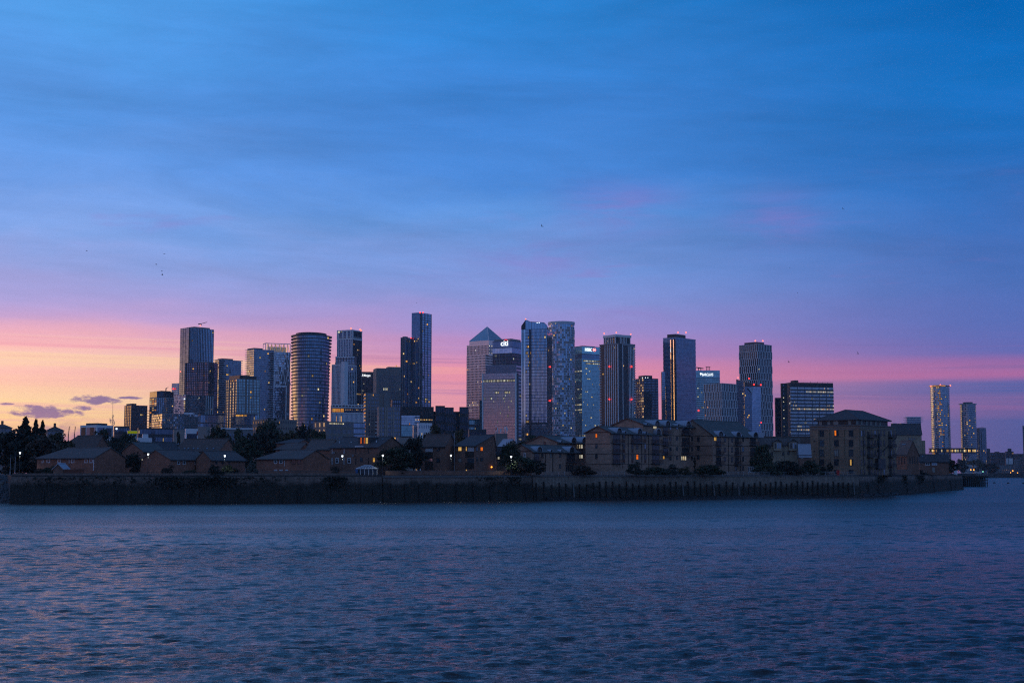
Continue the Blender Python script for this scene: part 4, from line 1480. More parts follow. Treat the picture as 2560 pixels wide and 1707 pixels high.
# extruded outline: front polygon pushed back through the building's depth
i0 = 0
pts = [Vector((q.x, q.y, z)) for q, z in fr[:-1]]
qe = t20.C
pts.append(Vector((qe.x, qe.y, kz(814))))
dv = t20.uR * t20.b
foot = [Vector((p_.x, p_.y, GZ)) for p_ in pts]
for k in range(len(pts) - 1):
    mb.quad(foot[k], foot[k + 1], pts[k + 1], pts[k])
    b0, b1 = pts[k] + dv - Vector((0, 0, 8)), pts[k + 1] + dv - Vector((0, 0, 12))
    mb.quad(pts[k], pts[k + 1], b1, b0)
    mb.quad(foot[k + 1] + dv, foot[k] + dv, b0, b1)
mb.quad(foot[-1], foot[-1] + dv, pts[-1] + dv - Vector((0, 0, 12)), pts[-1])
mb.quad(foot[0] + dv, foot[0], pts[0], pts[0] + dv - Vector((0, 0, 8)))
mb.build('wall', M['dark'], t20.root)
t20.z1 = kz(824)
n20 = 46
t20.panes('L', n20, 3, 'glass_bright', u0=0.005, u1=0.05, wf=0.9, hf=0.97, tilt=0.1)
t20.panes('L', n20, 2, 'glass_black', u0=0.05, u1=0.085, wf=0.8, hf=0.9)
t20.panes('L', n20, 3, 'glass_bright', u0=0.09, u1=0.165, wf=0.95, hf=0.97, tilt=0.15)
t20.panes('L', n20, 3, 'glass', u0=0.17, u1=0.30, wf=0.88, hf=0.84, p=0.13, litp='warm')
t20.panes('L', n20, 2, 'glass_black', u0=0.31, u1=0.39, wf=0.88, hf=0.84, p=0.12, litp='warm')
t20.panes('L', n20, 12, 'glass', u0=0.40, u1=0.995, wf=0.88, hf=0.86, p=0.012, litp='warm', cols=lambda i, j: 3.0 if i in (8, 9) else 0.6)
t20.panes('R', n20, 5, 'glass_black', wf=0.9, hf=0.86, p=0.004)
# glass in the slanted parapets
for (ua, ub, m_, gz) in ((0.17, 0.39, 4, 'glass'), (0.40, 0.995, 10, 'glass')):
    for i in range(m_):
        f0, f1 = ua + (ub - ua) * (i + 0.06) / m_, ua + (ub - ua) * (i + 0.94) / m_
        a_, b_2 = A + u * (ln * f0) + nn * 0.06, A + u * (ln * f1) + nn * 0.06

        def zt_(f):
            q = A + u * (ln * f)
            for k in range(len(pts) - 1):
                d0, d1 = (Vector((pts[k].x, pts[k].y, 0)) - A).dot(u) / ln, (Vector((pts[k + 1].x, pts[k + 1].y, 0)) - A).dot(u) / ln
                if d0 <= f <= d1 + 1e-6:
                    return pts[k].z + (pts[k + 1].z - pts[k].z) * (f - d0) / max(d1 - d0, 1e-6)
            return pts[-1].z
        m2 = MB()
        m2.quad((a_.x, a_.y, t20.z1 + 0.3), (b_2.x, b_2.y, t20.z1 + 0.3), (b_2.x, b_2.y, zt_(f1) - 0.5), (a_.x, a_.y, zt_(f0) - 0.5))
        m2.build('parapet_pane', M[gz], t20.root)
t20.fins('L', 12, 'slab_dark', 0.3, 0.35, at=[0.40 + 0.595 * k / 12 for k in range(13)], z1=t20.z1)
t20.bands('L', [t20.zy(1058)], 'black', 1.8, 0.5, u0=0.17)
t20.lamp(1374, 917, 'red_lamp', 0.95)
t20.lamp(1374, 1001.5, 'red_lamp', 1.0)
for px, py in ((1343, 807), (1348, 806.5)):
    t20.lamp(px, py, 'white_lamp', 0.45)
mb = MB()
mb.ball(pts[1] + Vector((0, 0, 0.6)), 0.7)
mb.build('warning_lamp', M['pink_lamp'], t20.root)

# t21 round tower of pale panels
ym21 = 990
r21 = round_tower('round_tower', 'pale round tower with chequered facade right of the dark blue slanted tower', 1371, 1437, 804, 2250, 62, 1.0, 0.0, 44, 'slab_pale', 0.5, 0.75, 'glass', 0.05, ('warm', 'warm', 'cool'), None, 0.8, core='dark',
                  litcols=lambda x, j: 1.5 if j < 30 else 0.6, tilt=1.2)
root, ring, z0, zt, c, R = r21
nf = 62
pm_, vm = MB(), MB()
for j in range(0, nf - 2):
    za, zb = z0 + (zt - z0) * j / nf, z0 + (zt - z0) * (j + 1) / nf
    g = 3 if (j // 1) % 2 else 4
    for i in range(44):
        th = 2 * math.pi * i / 44
        if math.sin(th) > 0.4:
            continue
        if RT.random() < 0.40:    # pale solid panel
            a, b2_ = ring(th, 1.0, 0.05 - 0.5 + 0.3), ring(th + 2 * math.pi / 44 * 0.98, 1.0, 0.05 - 0.5 + 0.3)
            pm_.quad((a.x, a.y, za), (b2_.x, b2_.y, za), (b2_.x, b2_.y, zb), (a.x, a.y, zb))
        elif RT.random() < 0.55:
            a = ring(th, 1.0, 0.1)
            vm.box((a.x, a.y, (za + zb) / 2), 0.7, 0.7, zb - za)
pm_.build('cladding_panel', M['fin_grey'], root, kind='stuff')
vm.build('cladding_post', M['slab_pale'], root, kind='stuff')
mb = MB()
for i in range(44):
    a, b2_ = ring(2 * math.pi * i / 44, 1.0, 0.6), ring(2 * math.pi * (i + 1) / 44, 1.0, 0.6)
    mb.quad((a.x, a.y, zt - 2.5), (b2_.x, b2_.y, zt - 2.5), (b2_.x, b2_.y, zt + 1.0), (a.x, a.y, zt + 1.0))
mb.build('roof_rim', M['slab_pale'], root)

# t22 bank tower with the lit sign and hexagon
t22 = Tower('bank_tower', 'teal glass bank tower with a lit white sign and red hexagon', 1425, 1455, 1500, 865, 2400, al=54)
t22.body(M['dark'])
z22 = t22.zy(888)
for fc, m_ in (('L', 14), ('R', 18)):
    t22.panes(fc, 1, 6, 'glass_teal', z0=t22.zy(884), z1=t22.z1 - 0.5, wf=0.985, hf=0.97, tilt=0.08)
    t22.panes(fc, 1, 6, 'glass_dark', z0=t22.zy(897), z1=t22.zy(885), wf=0.98, hf=0.95, tilt=0.08)
    t22.panes(fc, 44, m_, 'glass_teal', z0=GZ, z1=t22.zy(898), wf=0.92, hf=0.55, p=0.16, litp='cool', rows={j: (3.0 if j in (6, 12, 18, 24, 26, 33, 39, 42) else 0.7) for j in range(44)})
    A, u, ln, nn = t22.faces[fc]
    t22.bands(fc, [GZ + (t22.zy(898) - GZ) * k / 44 for k in range(45)], 'glass_teal', 1.5, 0.2, name='spandrel_band')
sg = text_mesh('lit_sign', 'HSBC', t22.Y * 8.2 / F, 'sign_white', t22.root, t22.faces['R'], 1462.3, 877.4, wide=0.80)
A, u, ln, nn = t22.faces['R']
hx = [(1480.6, 874.4), (1484.2, 870.4), (1486.6, 870.4), (1490, 874.6), (1486.6, 878.8), (1483.8, 878.8)]
cpt = hit(1485.3, 874.6, A, nn)
hu, hh = 3.3 * t22.Y / F / abs(u.x), 4.1 * t22.Y / F
mb = MB()
def hp(x, y, o_=0.9):
    return cpt + u * (x * hu) + Vector((0, 0, y * hh)) + nn * o_
mb.quad(hp(-0.75, -1), hp(0.75, -1), hp(0.75, 1), hp(-0.75, 1), 0)            # white field
for s_ in (-1, 1):
    mb.tri(hp(0.75 * s_, -1, 1.0), hp(1.5 * s_, 0, 1.0), hp(0.75 * s_, 1, 1.0), 1)      # red left and right points
    mb.tri(hp(-0.75, s_, 1.0), hp(0.75, s_, 1.0), hp(0, 0, 1.0), 1)                   # red upper and lower wedges
mb.build('sign_hexagon', [M['sign_white'], M['sign_red']], t22.root)
t22.roof_box((0.1, 0.8), (0.1, 0.8), 1.0, 'dark')

# t23 black tower with white vertical stripes
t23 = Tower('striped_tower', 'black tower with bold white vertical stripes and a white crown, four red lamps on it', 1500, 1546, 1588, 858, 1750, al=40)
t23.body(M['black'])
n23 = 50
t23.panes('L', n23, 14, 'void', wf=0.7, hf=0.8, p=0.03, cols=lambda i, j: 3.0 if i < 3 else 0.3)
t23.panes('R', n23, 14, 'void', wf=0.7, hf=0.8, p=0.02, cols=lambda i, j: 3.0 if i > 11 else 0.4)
t23.fins('L', 14, 'fin_white', 1.1, 0.28, at=[0.30, 0.42, 0.53, 0.64, 0.75, 0.86, 0.99])
t23.fins('R', 14, 'fin_white', 1.1, 0.28, at=[0.27, 0.64, 0.73, 0.82, 0.91])
t23.bands('R', [t23.z1 - 0.5], 'fin_grey', 2.4, 0.9, u0=0.27)
t23.bands('L', [t23.z1 - 0.5], 'fin_grey', 1.2, 0.9)
q = MB()
q.box((0, 0, 0), 2.4, 2.4, 1.2)
me = q.mesh('balcony', M['fin_white'])
for j in range(2, n23):
    o = t23.C + t23.uR * (t23.b - 0.6)
    link('balcony', me, t23.root, (o.x, o.y, t23.z0 + (t23.z1 - t23.z0) * j / n23))
    o = t23.C + t23.uL * (t23.a - 0.8)
    if j % 1 == 0:
        link('balcony', me, t23.root, (o.x, o.y, t23.z0 + (t23.z1 - t23.z0) * j / n23))
b = Tower('', '', 1511, 1540, 1577, 836, 1770, al=50, parent=t23.root, z0=t23.z1 - 3)
b.body(M['black'], name='crown')
b.fins('L', 8, 'fin_white', 1.0, 0.7, at=[0.02, 0.16, 0.3, 0.45, 0.6, 0.75, 0.98], name='crown_fin')
b.fins('R', 8, 'fin_white', 0.8, 0.7, at=[0.3, 0.4, 0.5, 0.6, 0.7, 0.97], name='crown_fin')
b.panes('L', 4, 8, 'glass_black', wf=0.6, hf=0.6, p=0.3, z0=b.z0 + 4, z1=b.zy(845))
mb = MB()
mb.prism([tuple(p_) for p_ in b.off(1.0)], b.zy(842), b.z1)
mb.build('crown_band', M['fin_white'], t23.root)
for px, py in ((1525.5, 916.5), (1576.5, 916.5), (1525.5, 998), (1576.5, 998)):
    t23.lamp(px, py, 'red_lamp', 1.15, 1.0)
for px, py in ((1511.5, 834), (1540, 832), (1576, 836)):
    b.lamp(px, py - 0.5, 'pink_lamp', 0.9)

# t24 dark brown block
t24 = Tower('residential_tower', 'short dark purplish brown tower right of the white-striped tower', 1589, 1610, 1646, 946, 1950, al=58)
t24.body(M['brown'])
n24 = 36
t24.panes('L', n24, 5, 'glass', wf=0.85, hf=0.62, p=0.05)
t24.panes('R', n24, 11, 'glass_dark', wf=0.66, hf=0.66, p=0.06, cols=lambda i, j: 3 if i == 3 else 0.5)
t24.slabs(n24, 'black', 0.9, 0.3, single=False)
t24.fins('L', 5, 'black', 0.5, 0.4)
t24.fins('R', 11, 'black', 0.5, 0.35)
t24.roof_box((0.0, 0.7), (0.05, 0.6), t24.Y * 8 / F, 'dark')
for px in (1607, 1613, 1619):
    t24.lamp(px, 944, 'white_lamp', 0.5)

# t25 dark tower with the orange mirrored streak
R25 = 'dark glass tower with a bright orange streak of sunset mirrored down its rounded corner'
t25 = Tower('skyscraper', R25, 1659, 1692, 1741, 843, 2100, al=34)
t25.body(M['black'], grow=-0.6)
n25 = 64
t25.panes('L', n25, 9, 'glass_dark', wf=0.95, hf=0.9, tilt=0.1)
t25.panes('R', n25, 14, 'glass_dark', wf=0.95, hf=0.9, p=0.003, tilt=0.1)
t25.slabs(n25 // 2, 'fin_grey', 0.4, 0.12, name='floor_line')
A, u, ln, nn = t25.faces['L']
# two folded bays turned towards the afterglow
for px0, wpx, top in ((1682.5, 5.0, 846), (1677, 3.0, 848), (1664, 1.6, 960)):
    q = hit(px0, 1000, A, nn)
    q0 = Vector((q.x, q.y, 0)) + nn * 0.2
    kk = -(nn.x * math.cos(math.radians(27)) - nn.y * math.sin(math.radians(27)))
    fdir = Vector((u.x * math.cos(math.radians(-27)) - u.y * math.sin(math.radians(-27)), u.x * math.sin(math.radians(-27)) + u.y * math.cos(math.radians(-27)), 0))
    wl_ = wpx * t25.Y / F * 1.5
    z1_ = t25.zy(top)
    fm_ = MB()
    for j in range(n25):
        za, zb = t25.z0 + (t25.z1 - t25.z0) * (j + 0.06) / n25, t25.z0 + (t25.z1 - t25.z0) * (j + 0.94) / n25
        if zb > z1_:
            break
        e_ = q0 + fdir * wl_
        fm_.quad((q0.x, q0.y, za), (e_.x, e_.y, za), (e_.x, e_.y, zb), (q0.x, q0.y, zb))
    fm_.build('folded_bay_glass', M['glass_mirror'], t25.root, kind='stuff')
    sm = MB()
    e_ = q0 + fdir * wl_
    f_ = Vector((e_.x, e_.y, 0)) + u * 0.3
    g_ = q0 + (f_ - q0).dot(u) * u
    sm.prism([(e_.x, e_.y), (f_.x, f_.y), (g_.x, g_.y)], GZ, z1_)
    sm.build('folded_bay_side', M['black'], t25.root)
t25.roof_box((0.1, 0.75), (0.05, 0.55), t25.Y * 9 / F, 'dark')
for px in (1694, 1714):
    t25.lamp(px, 831, 'pink_lamp', 1.1)
b = Tower('', '', 1654, 1656, 1664, 929, 2080, al=75, parent=t25.root)
b.body(M['dark'], name='side_wing')
b.panes('R', 50, 3, 'glass', wf=0.9, hf=0.7)

# t26 bank block with blue sign
t26 = Tower('bank_tower', 'blue-green glass bank tower with a lit white sign beside a white eagle', 1735, 1738, 1801, 926, 2600, al=84)
t26.body(M['dark'])
t26.panes('R', 2, 8, 'glass_teal', z0=t26.zy(945), wf=0.97, hf=0.95, tilt=0.1)
t26.panes('R', 44, 20, 'glass_teal', z0=GZ, z1=t26.zy(946), wf=0.9, hf=0.7, p=0.05, litp='cool', rows={j: (4.0 if j in (18, 24, 30) else 0.7) for j in range(44)})
t26.fins('R', 20, 'fin_grey', 0.3, 0.3)
text_mesh('lit_sign', 'BARCLAYS', t26.Y * 6.8 / F, 'sign_white', t26.root, t26.faces['R'], 1755.5, 939.4, wide=0.62)
A, u, ln, nn = t26.faces['R']
q0 = hit(1752, 934.6, A, nn) + nn * 0.9
k_ = t26.Y / F
eg = [(0, -4.3), (0.8, -2.2), (2.2, -0.5), (2.4, 1.2), (1.5, 2.4), (0.5, 2.0), (0.2, 3.4), (-0.6, 3.4), (-0.6, 2.0), (-1.6, 2.4), (-2.4, 1.0), (-2.0, -0.7), (-0.8, -2.2)]
mb = MB()
mb.v = [tuple(q0 + u * (x * k_) + Vector((0, 0, y * k_))) for x, y in eg]
mb.f = [tuple(range(len(eg)))]
mb.m = [0]
mb.build('sign_eagle', M['sign_white'], t26.root)
for px, py in ((1746, 919), (1752, 920)):
    q = P(px, py, 2615)
    mb = MB()
    mb.tube((q.x, q.y, t26.z1), q, 0.7)
    mb.tube(q + Vector((-5, 0, 0.5)), q + Vector((5, 0, -0.8)), 0.9)
    mb.build('roof_cradle', M['metal_dark'], t26.root)
for px in (1766, 1770, 1774):
    q = P(px, 917, 2615)
    mb = MB()
    mb.tube((q.x, q.y, t26.z1), q, 0.5)
    mb.tube(q + Vector((-1.5, 0, 0)), q + Vector((1.5, 0, 0)), 0.5)
    mb.build('roof_mast', M['metal_dark'], t26.root)
t26.lamp(1746, 1026, 'red_lamp', 1.8, 2)

# white-finned pair: fins shift by half a bay every three storeys
def finned(label, xl, xc, xr, yt, Y, al, groups, mL, mR, litrows, box):
    T = Tower('finned_tower', label, xl, xc, xr, yt, Y, al=al)
    T.body(M['dark'])
    n = groups * 3
    T.panes('L', n, mL * 2, 'glass_black', wf=0.8, hf=0.72, p=0.02, litp=('warm', 'amber'), rows=litrows)
    T.panes('R', n, mR * 2, 'glass_black', wf=0.8, hf=0.72, p=0.012, litp=('warm', 'cool'), rows=litrows)
    H = (T.z1 - T.z0) / groups
    for fc, m_ in (('L', mL), ('R', mR)):
        A, u, ln, nn = T.faces[fc]
        q = MB()
        q.ob(-u * 0.45 - nn * 0.2, u * 0.9, nn * 0.55, (0, 0, H * 0.95))
        me = q.mesh('facade_fin', M['fin_white'])
        for g in range(groups):
            sh = 0.5 if g % 2 else 0.0
            for i in range(m_ + 1):
                f_ = (i + sh) / m_
                if f_ > 1.001:
                    continue
                o = A + u * (ln * f_)
                link('facade_fin', me, T.root, (o.x, o.y, T.z0 + g * H))
        T.bands(fc, [T.z0 + k * H for k in range(1, groups + 1)], 'fin_white', 0.45, 0.6)
    if box:
        T.roof_box(*box, T.Y * 6 / F, 'dark')
    return T


t27 = finned('lower white-finned tower with a cluster of yellow lit rooms near its foot', 1761, 1806, 1843, 958, 1700, 38, 11, 11, 9, {j: (6.0 if j in (9, 10, 11, 12) else 1.0) for j in range(33)}, None)
t28 = finned('tallest white-finned tower standing at the right end of the main skyline', 1850, 1896, 1932, 860, 2000, 38, 18, 9, 9, None, ((0.1, 0.75), (0.05, 0.6)))
for px in (1889, 1906):
    t28.lamp(px, 852, 'pink_lamp', 1.1)

# t29 angular glass tower
t29 = Tower('angular_tower', 'angular pale blue glass tower with a cut sloping top between the two white-finned towers', 1842, 1863, 1903, 955, 1850, al=60)
mb = MB()
zA, zB, zC, zD = t29.zy(945), t29.zy(955), t29.zy(962), t29.zy(950)
p = t29.poly
mb.prism([tuple(q) for q in p], GZ, [zB, zC, zC, zA])
mb.build('wall', M['dark'], t29.root)
t29.z1 = t29.zy(966)
t29.panes('L', 44, 7, 'glass_bright', wf=0.94, hf=0.94, tilt=0.15, p=0.01)
t29.panes('R', 44, 6, 'glass_dark', wf=0.94, hf=0.92, u1=0.42, tilt=0.2, p=0.03)
t29.panes('R', 44, 8, 'glass', wf=0.94, hf=0.92, u0=0.43, tilt=0.3, p=0.02)
A, u, ln, nn = t29.faces['L']
for i in range(7):
    f0, f1 = (i + 0.04) / 7, (i + 0.96) / 7
    a_, b_2 = A + u * (ln * f0) + nn * 0.06, A + u * (ln * f1) + nn * 0.06
    m2 = MB()
    m2.quad((a_.x, a_.y, t29.z1 + 0.3), (b_2.x, b_2.y, t29.z1 + 0.3), (b_2.x, b_2.y, zA + (zB - zA) * f1 - 0.4), (a_.x, a_.y, zA + (zB - zA) * f0 - 0.4))
    m2.build('sloping_pane', M['glass_bright'], t29.root)
A, u, ln, nn = t29.faces['R']
mb = MB()
a_, b_2, c_2 = hit(1868, 970, A, nn) + nn * 2.5, hit(1885, 966, A, nn) + nn * 0.4, hit(1880, 985, A, nn) + nn * 0.4
mb.tri(a_, c_2, b_2)
mb.build('folded_facet', M['glass_bright'], t29.root)
for px, py in ((1872, 946), (1884, 961), (1901, 962)):
    t29.lamp(px, py, 'red_lamp', 1.25, 0.5)
t29.lamp(1902, 1056, 'red_lamp', 0.8, 0.5)
t29.lamp(1846, 944, 'pink_lamp', 0.8)

# t30 council slab with white bands
t30 = Tower('slab_block', 'wide slab block of flats with white window bands right of the finned towers', 1960, 1977, 2085, 958, 1250, al=66)
t30.body(M['dark'])
n30 = 25
t30.panes('R', n30, 36, 'glass', z1=t30.zy(967), wf=0.45, hf=0.5, out=0.5, p=0.13, litp=('warm', 'cool', 'cool'), h0=0.42)
zz0, zz1 = t30.z0, t30.zy(967)
t30.bands('R', [zz0 + (zz1 - zz0) * (k + 0.66) / n30 for k in range(n30)], 'fin_white', (zz1 - zz0) / n30 * 0.58, 0.4, name='window_band')
t30.bands('R', [zz0 + (zz1 - zz0) * (k + 0.12) / n30 for k in range(n30)], 'slab_dark', (zz1 - zz0) / n30 * 0.3, 1.0, name='balcony_band')
t30.fins('R', 6, 'dark', 0.35, 0.62, z1=zz1, at=[1 / 6, 2 / 6, 3 / 6, 4 / 6, 5 / 6], name='downpipe')
t30.panes('L', n30, 1, 'glass_dark', u0=0.86, u1=0.99, wf=0.7, hf=0.5, p=0.35, litp='cool')
t30.panes('L', n30, 1, 'glass_dark', u0=0.2, u1=0.5, wf=0.5, hf=0.25, p=0.12, litp='cool')
mb = MB()
mb.prism([tuple(p_) for p_ in [t30.poly[0] + t30.uR * 0.4, t30.poly[1], t30.poly[2], t30.poly[3] + t30.uR * 0.4]], t30.z1, t30.z1 + 0.8)
mb.build('roof_parapet', M['brown'], t30.root)
t30.roof_box((0.2, 0.8), (0.14, 0.22), 2.2, 'brown', lo=0.8)
for px in (1991, 1999, 2010, 2028, 2046, 2059, 2072):
    q = hit(px, 955, t30.faces['R'][0], t30.faces['R'][3]) + Vector((0, 4, 0))
    mb = MB()
    mb.tube((q.x, q.y, t30.z1), (q.x, q.y, t30.z1 + RT.uniform(1.6, 3.0)), 0.14)
    mb.build('roof_aerial', M['metal_dark'], t30.root)
mb = MB()
a_, b_2 = hit(1978, 955, t30.faces['R'][0], t30.faces['R'][3]), hit(2084, 955, t30.faces['R'][0], t30.faces['R'][3])
mb.tube((a_.x, a_.y + 1, t30.z1 + 1.9), (b_2.x, b_2.y + 1, t30.z1 + 1.9), 0.07)
mb.build('roof_rail', M['metal_dark'], t30.root)
b = Tower('', '', 1953, 1955, 1970, 958, 1240, al=72, parent=t30.root)
b.body(M['black'], name='stair_tower')
b.panes('R', 22, 1, 'glass_dark', u0=0.2, u1=0.5, wf=0.6, hf=0.25, p=0.35, litp='cool')
t30b = low_block('slab_block', 'narrow black slab of flats seen between the tallest finned tower and the banded slab block', 1938, 1940, 1954, 994, 1300, 80, 'black', 20, 3, 'glass_black', 0.05, 'warm', 'apartment block')

# far right towers
t31 = Tower('far_tower', 'small pale-balconied tower peeping over the roofs beside the warehouse', 2266, 2270, 2304, 1042, 2100, al=75)
t31.body(M['dark'], grow=-1)
t31.panes('R', 26, 10, 'glass_dark', wf=0.9, hf=0.8, p=0.05)
t31.slabs(26, 'slab_pale', 0.6, 0.5)
q = MB()
o = t31.C
q.prism([(p_.x - o.x, p_.y - o.y) for p_ in t31.off(3.0)], 0, 0.6)
me = q.mesh('terrace_slab', M['slab_pale'])
for y in (1044, 1049, 1054):
    link('terrace_slab', me, t31.root, (o.x, o.y, t31.zy(y)))

r32 = round_tower('round_tower', 'tall round far right tower with a golden reflection imitated by lit panes on its left', 2327, 2377, 966, 2450, 46, 0.85, 0.5, 40, 'slab_pale', 0.7, 0.8, 'glass', 0.05, ('warm', 'amber'), None, 0.62, core='dark',
                  litcols=lambda x, j: (13.0 if (-10 < x < -4 and j > 18) else (4.0 if -12 < x < -3 and j > 10 else 0.7)), tilt=0.3)  # extra lit panes on the left imitate the mirrored afterglow
root32, ring32, z032, zt32, c32, R32 = r32
mb = MB()
mb.prism([tuple(ring32(2 * math.pi * i / 40, 1.0, 1.2)) for i in range(40)], zt32 + 1.5, zt32 + 2.3)
mb.build('roof_halo', M['slab_pale'], root32)
mb = MB()
for i in range(40):
    if math.sin(2 * math.pi * i / 40 + 0.5) < 0.2 and math.cos(2 * math.pi * i / 40 + 0.5) < 0.25:
        a, b2_ = ring32(2 * math.pi * i / 40, 1.0, 1.3), ring32(2 * math.pi * (i + 1) / 40, 1.0, 1.3)
        mb.quad((a.x, a.y, zt32 + 1.0), (b2_.x, b2_.y, zt32 + 1.0), (b2_.x, b2_.y, zt32 + 1.9), (a.x, a.y, zt32 + 1.9))
mb.build('roof_light', M['amber'], root32)
mb = MB()
mb.prism([tuple(ring32(2 * math.pi * i / 40, 0.7)) for i in range(40)], zt32, zt32 + 3)
mb.build('roof_plant', M['dark'], root32)
for px, py in ((2327, 965), (2351, 962), (2376, 963)):
    mb = MB()
    mb.ball(P(px, py, 2452), 1.3)
    mb.build('warning_lamp', M['pink_lamp'], root32)
r33 = round_tower('round_tower', 'shorter round tower far right joined by a lit footbridge to the golden one', 2402, 2442, 1011, 2450, 37, 0.9, 0.0, 36, 'slab_pale', 0.7, 0.8, 'glass_dark', 0.05, 'warm', None, 0.9, core='dark', tilt=0.3)
root33, ring33, z033, zt33, c33, R33 = r33
mb = MB()
mb.prism([tuple(ring33(2 * math.pi * i / 36, 1.0, 1.6)) for i in range(36)], zt33 + 1.0, zt33 + 1.8)
mb.build('roof_halo', M['slab_pale'], root33)
mb = MB()
mb.prism([tuple(ring33(2 * math.pi * i / 36, 0.6)) for i in range(36)], zt33, zt33 + 4.5)
mb.build('roof_plant', M['dark'], root33)
r33b = round_tower('round_tower', 'lowest grey round tower at the right shoulder of the paired round towers', 2436, 2467, 1070, 2500, 27, 0.9, 0.0, 36, 'fin_grey', 0.5, 0.9, 'glass_dark', 0.02, 'warm', None, 0.85, core='dark', tilt=0.3)
for k in range(7):
    mb = MB()
    q = P(2448 + k * 2.3, 1066 + abs(k - 3) * 0.8, 2525)
    mb.tube((q.x, q.y, r33b[3]), q, 0.3)
    mb.build('roof_aerial', M['metal_dark'], r33b[0])
# skybridge
br_ = thing('footbridge', 'high covered footbridge with a lit glazed side linking the two far right round towers', 'footbridge', (P(2388, 1125, 2440).x, 2440, GZ))
x0, x1 = P(2329, 1125, 2438).x, P(2444, 1125, 2438).x
mb = MB()
mb.ob((x0, 2442, P(2388, 1132, 2440).z), (x1 - x0, 0, 0), (0, 14, 0), (0, 0, 2.0))
mb.ob((x0, 2442, P(2388, 1122, 2440).z), (x1 - x0, 0, 0), (0, 14, 0), (0, 0, 1.6))
mb.ob((x0, 2446, P(2388, 1131, 2440).z), (x1 - x0, 0, 0), (0, 6, 0), (0, 0, 7))
mb.build('deck', M['black'], br_)
za = P(2388, 1129.5, 2440).z
for k in range(34):
    xa = x0 + (x1 - x0) * (k + 0.08) / 34
    if (k % 9) in (0, 5) and k < 10:
        continue
    m2 = MB()
    m2.ob((xa, 2445.6, za), ((x1 - x0) / 34 * 0.84, 0, 0), (0, 0.1, 0), (0, 0, 4.2))
    if RT.random() < 0.5:
        m2.build('lit_window', M['warm'] if (k < 17 or k > 24) else M['cool'], br_)
    else:
        m2.build('window', M['glass_black'], br_)
t34 = Tower('far_tower', 'sliver of a brown tower cut by the right edge of the picture', 2558, 2559, 2620, 1064, 2300, al=70)
t34.body(M['brown'])
t34.panes('R', 22, 14, 'glass_dark', wf=0.6, hf=0.6, p=0.03)
# ------------------------------------------------------------------ low blocks in the middle distance
def brick(name, c, rough=0.9):
    m_ = bpy.data.materials.new(name)
    m_.use_nodes = True
    m_.node_tree.nodes.clear()
    t = NT(m_.node_tree)
    o = t.n('ShaderNodeOutputMaterial')
    b = t.n('ShaderNodeBsdfPrincipled')
    t.link(b.outputs[0], o.inputs[0])
    g = t.n('ShaderNodeNewGeometry')
    sp = t.n('ShaderNodeSeparateXYZ')
    t.link(g.outputs['Position'], sp.inputs[0])
    hx_ = t.m('ADD', sp.outputs[0], t.m('MULTIPLY', sp.outputs[1], 0.8))
    bt = t.n('ShaderNodeTexBrick')
    t.link(t.vec(hx_, sp.outputs[2], 0.0), bt.inputs['Vector'])
    bt.inputs['Scale'].default_value = 1.0
    bt.inputs['Brick Width'].default_value = 0.46
    bt.inputs['Row Height'].default_value = 0.15
    bt.inputs['Mortar Size'].default_value = 0.02
    bt.inputs['Color1'].default_value = (c[0] * 1.25, c[1] * 1.2, c[2] * 1.15, 1)
    bt.inputs['Color2'].default_value = (c[0] * 0.7, c[1] * 0.7, c[2] * 0.75, 1)
    bt.inputs['Mortar'].default_value = (c[0] * 0.9 + 0.02, c[1] * 0.9 + 0.025, c[2] * 0.9 + 0.025, 1)
    nz = t.noise(g.outputs['Position'], 0.5, 5, 0.65)
    nz2 = t.noise(t.vec(t.m('MULTIPLY', hx_, 1.2), 0.0, t.m('MULTIPLY', sp.outputs[2], 0.18)), 1.0, 4, 0.6)
    sc = t.n('ShaderNodeVectorMath', operation='SCALE')
    t.link(bt.outputs['Color'], sc.inputs[0])
    t.link(t.m('MULTIPLY', t.m('MULTIPLY_ADD', nz, 0.9, 0.55), t.m('MULTIPLY_ADD', nz2, 0.8, 0.6)), sc.inputs['Scale'])
    t.link(sc.outputs[0], b.inputs['Base Color'])
    b.inputs['Roughness'].default_value = rough
    return m_


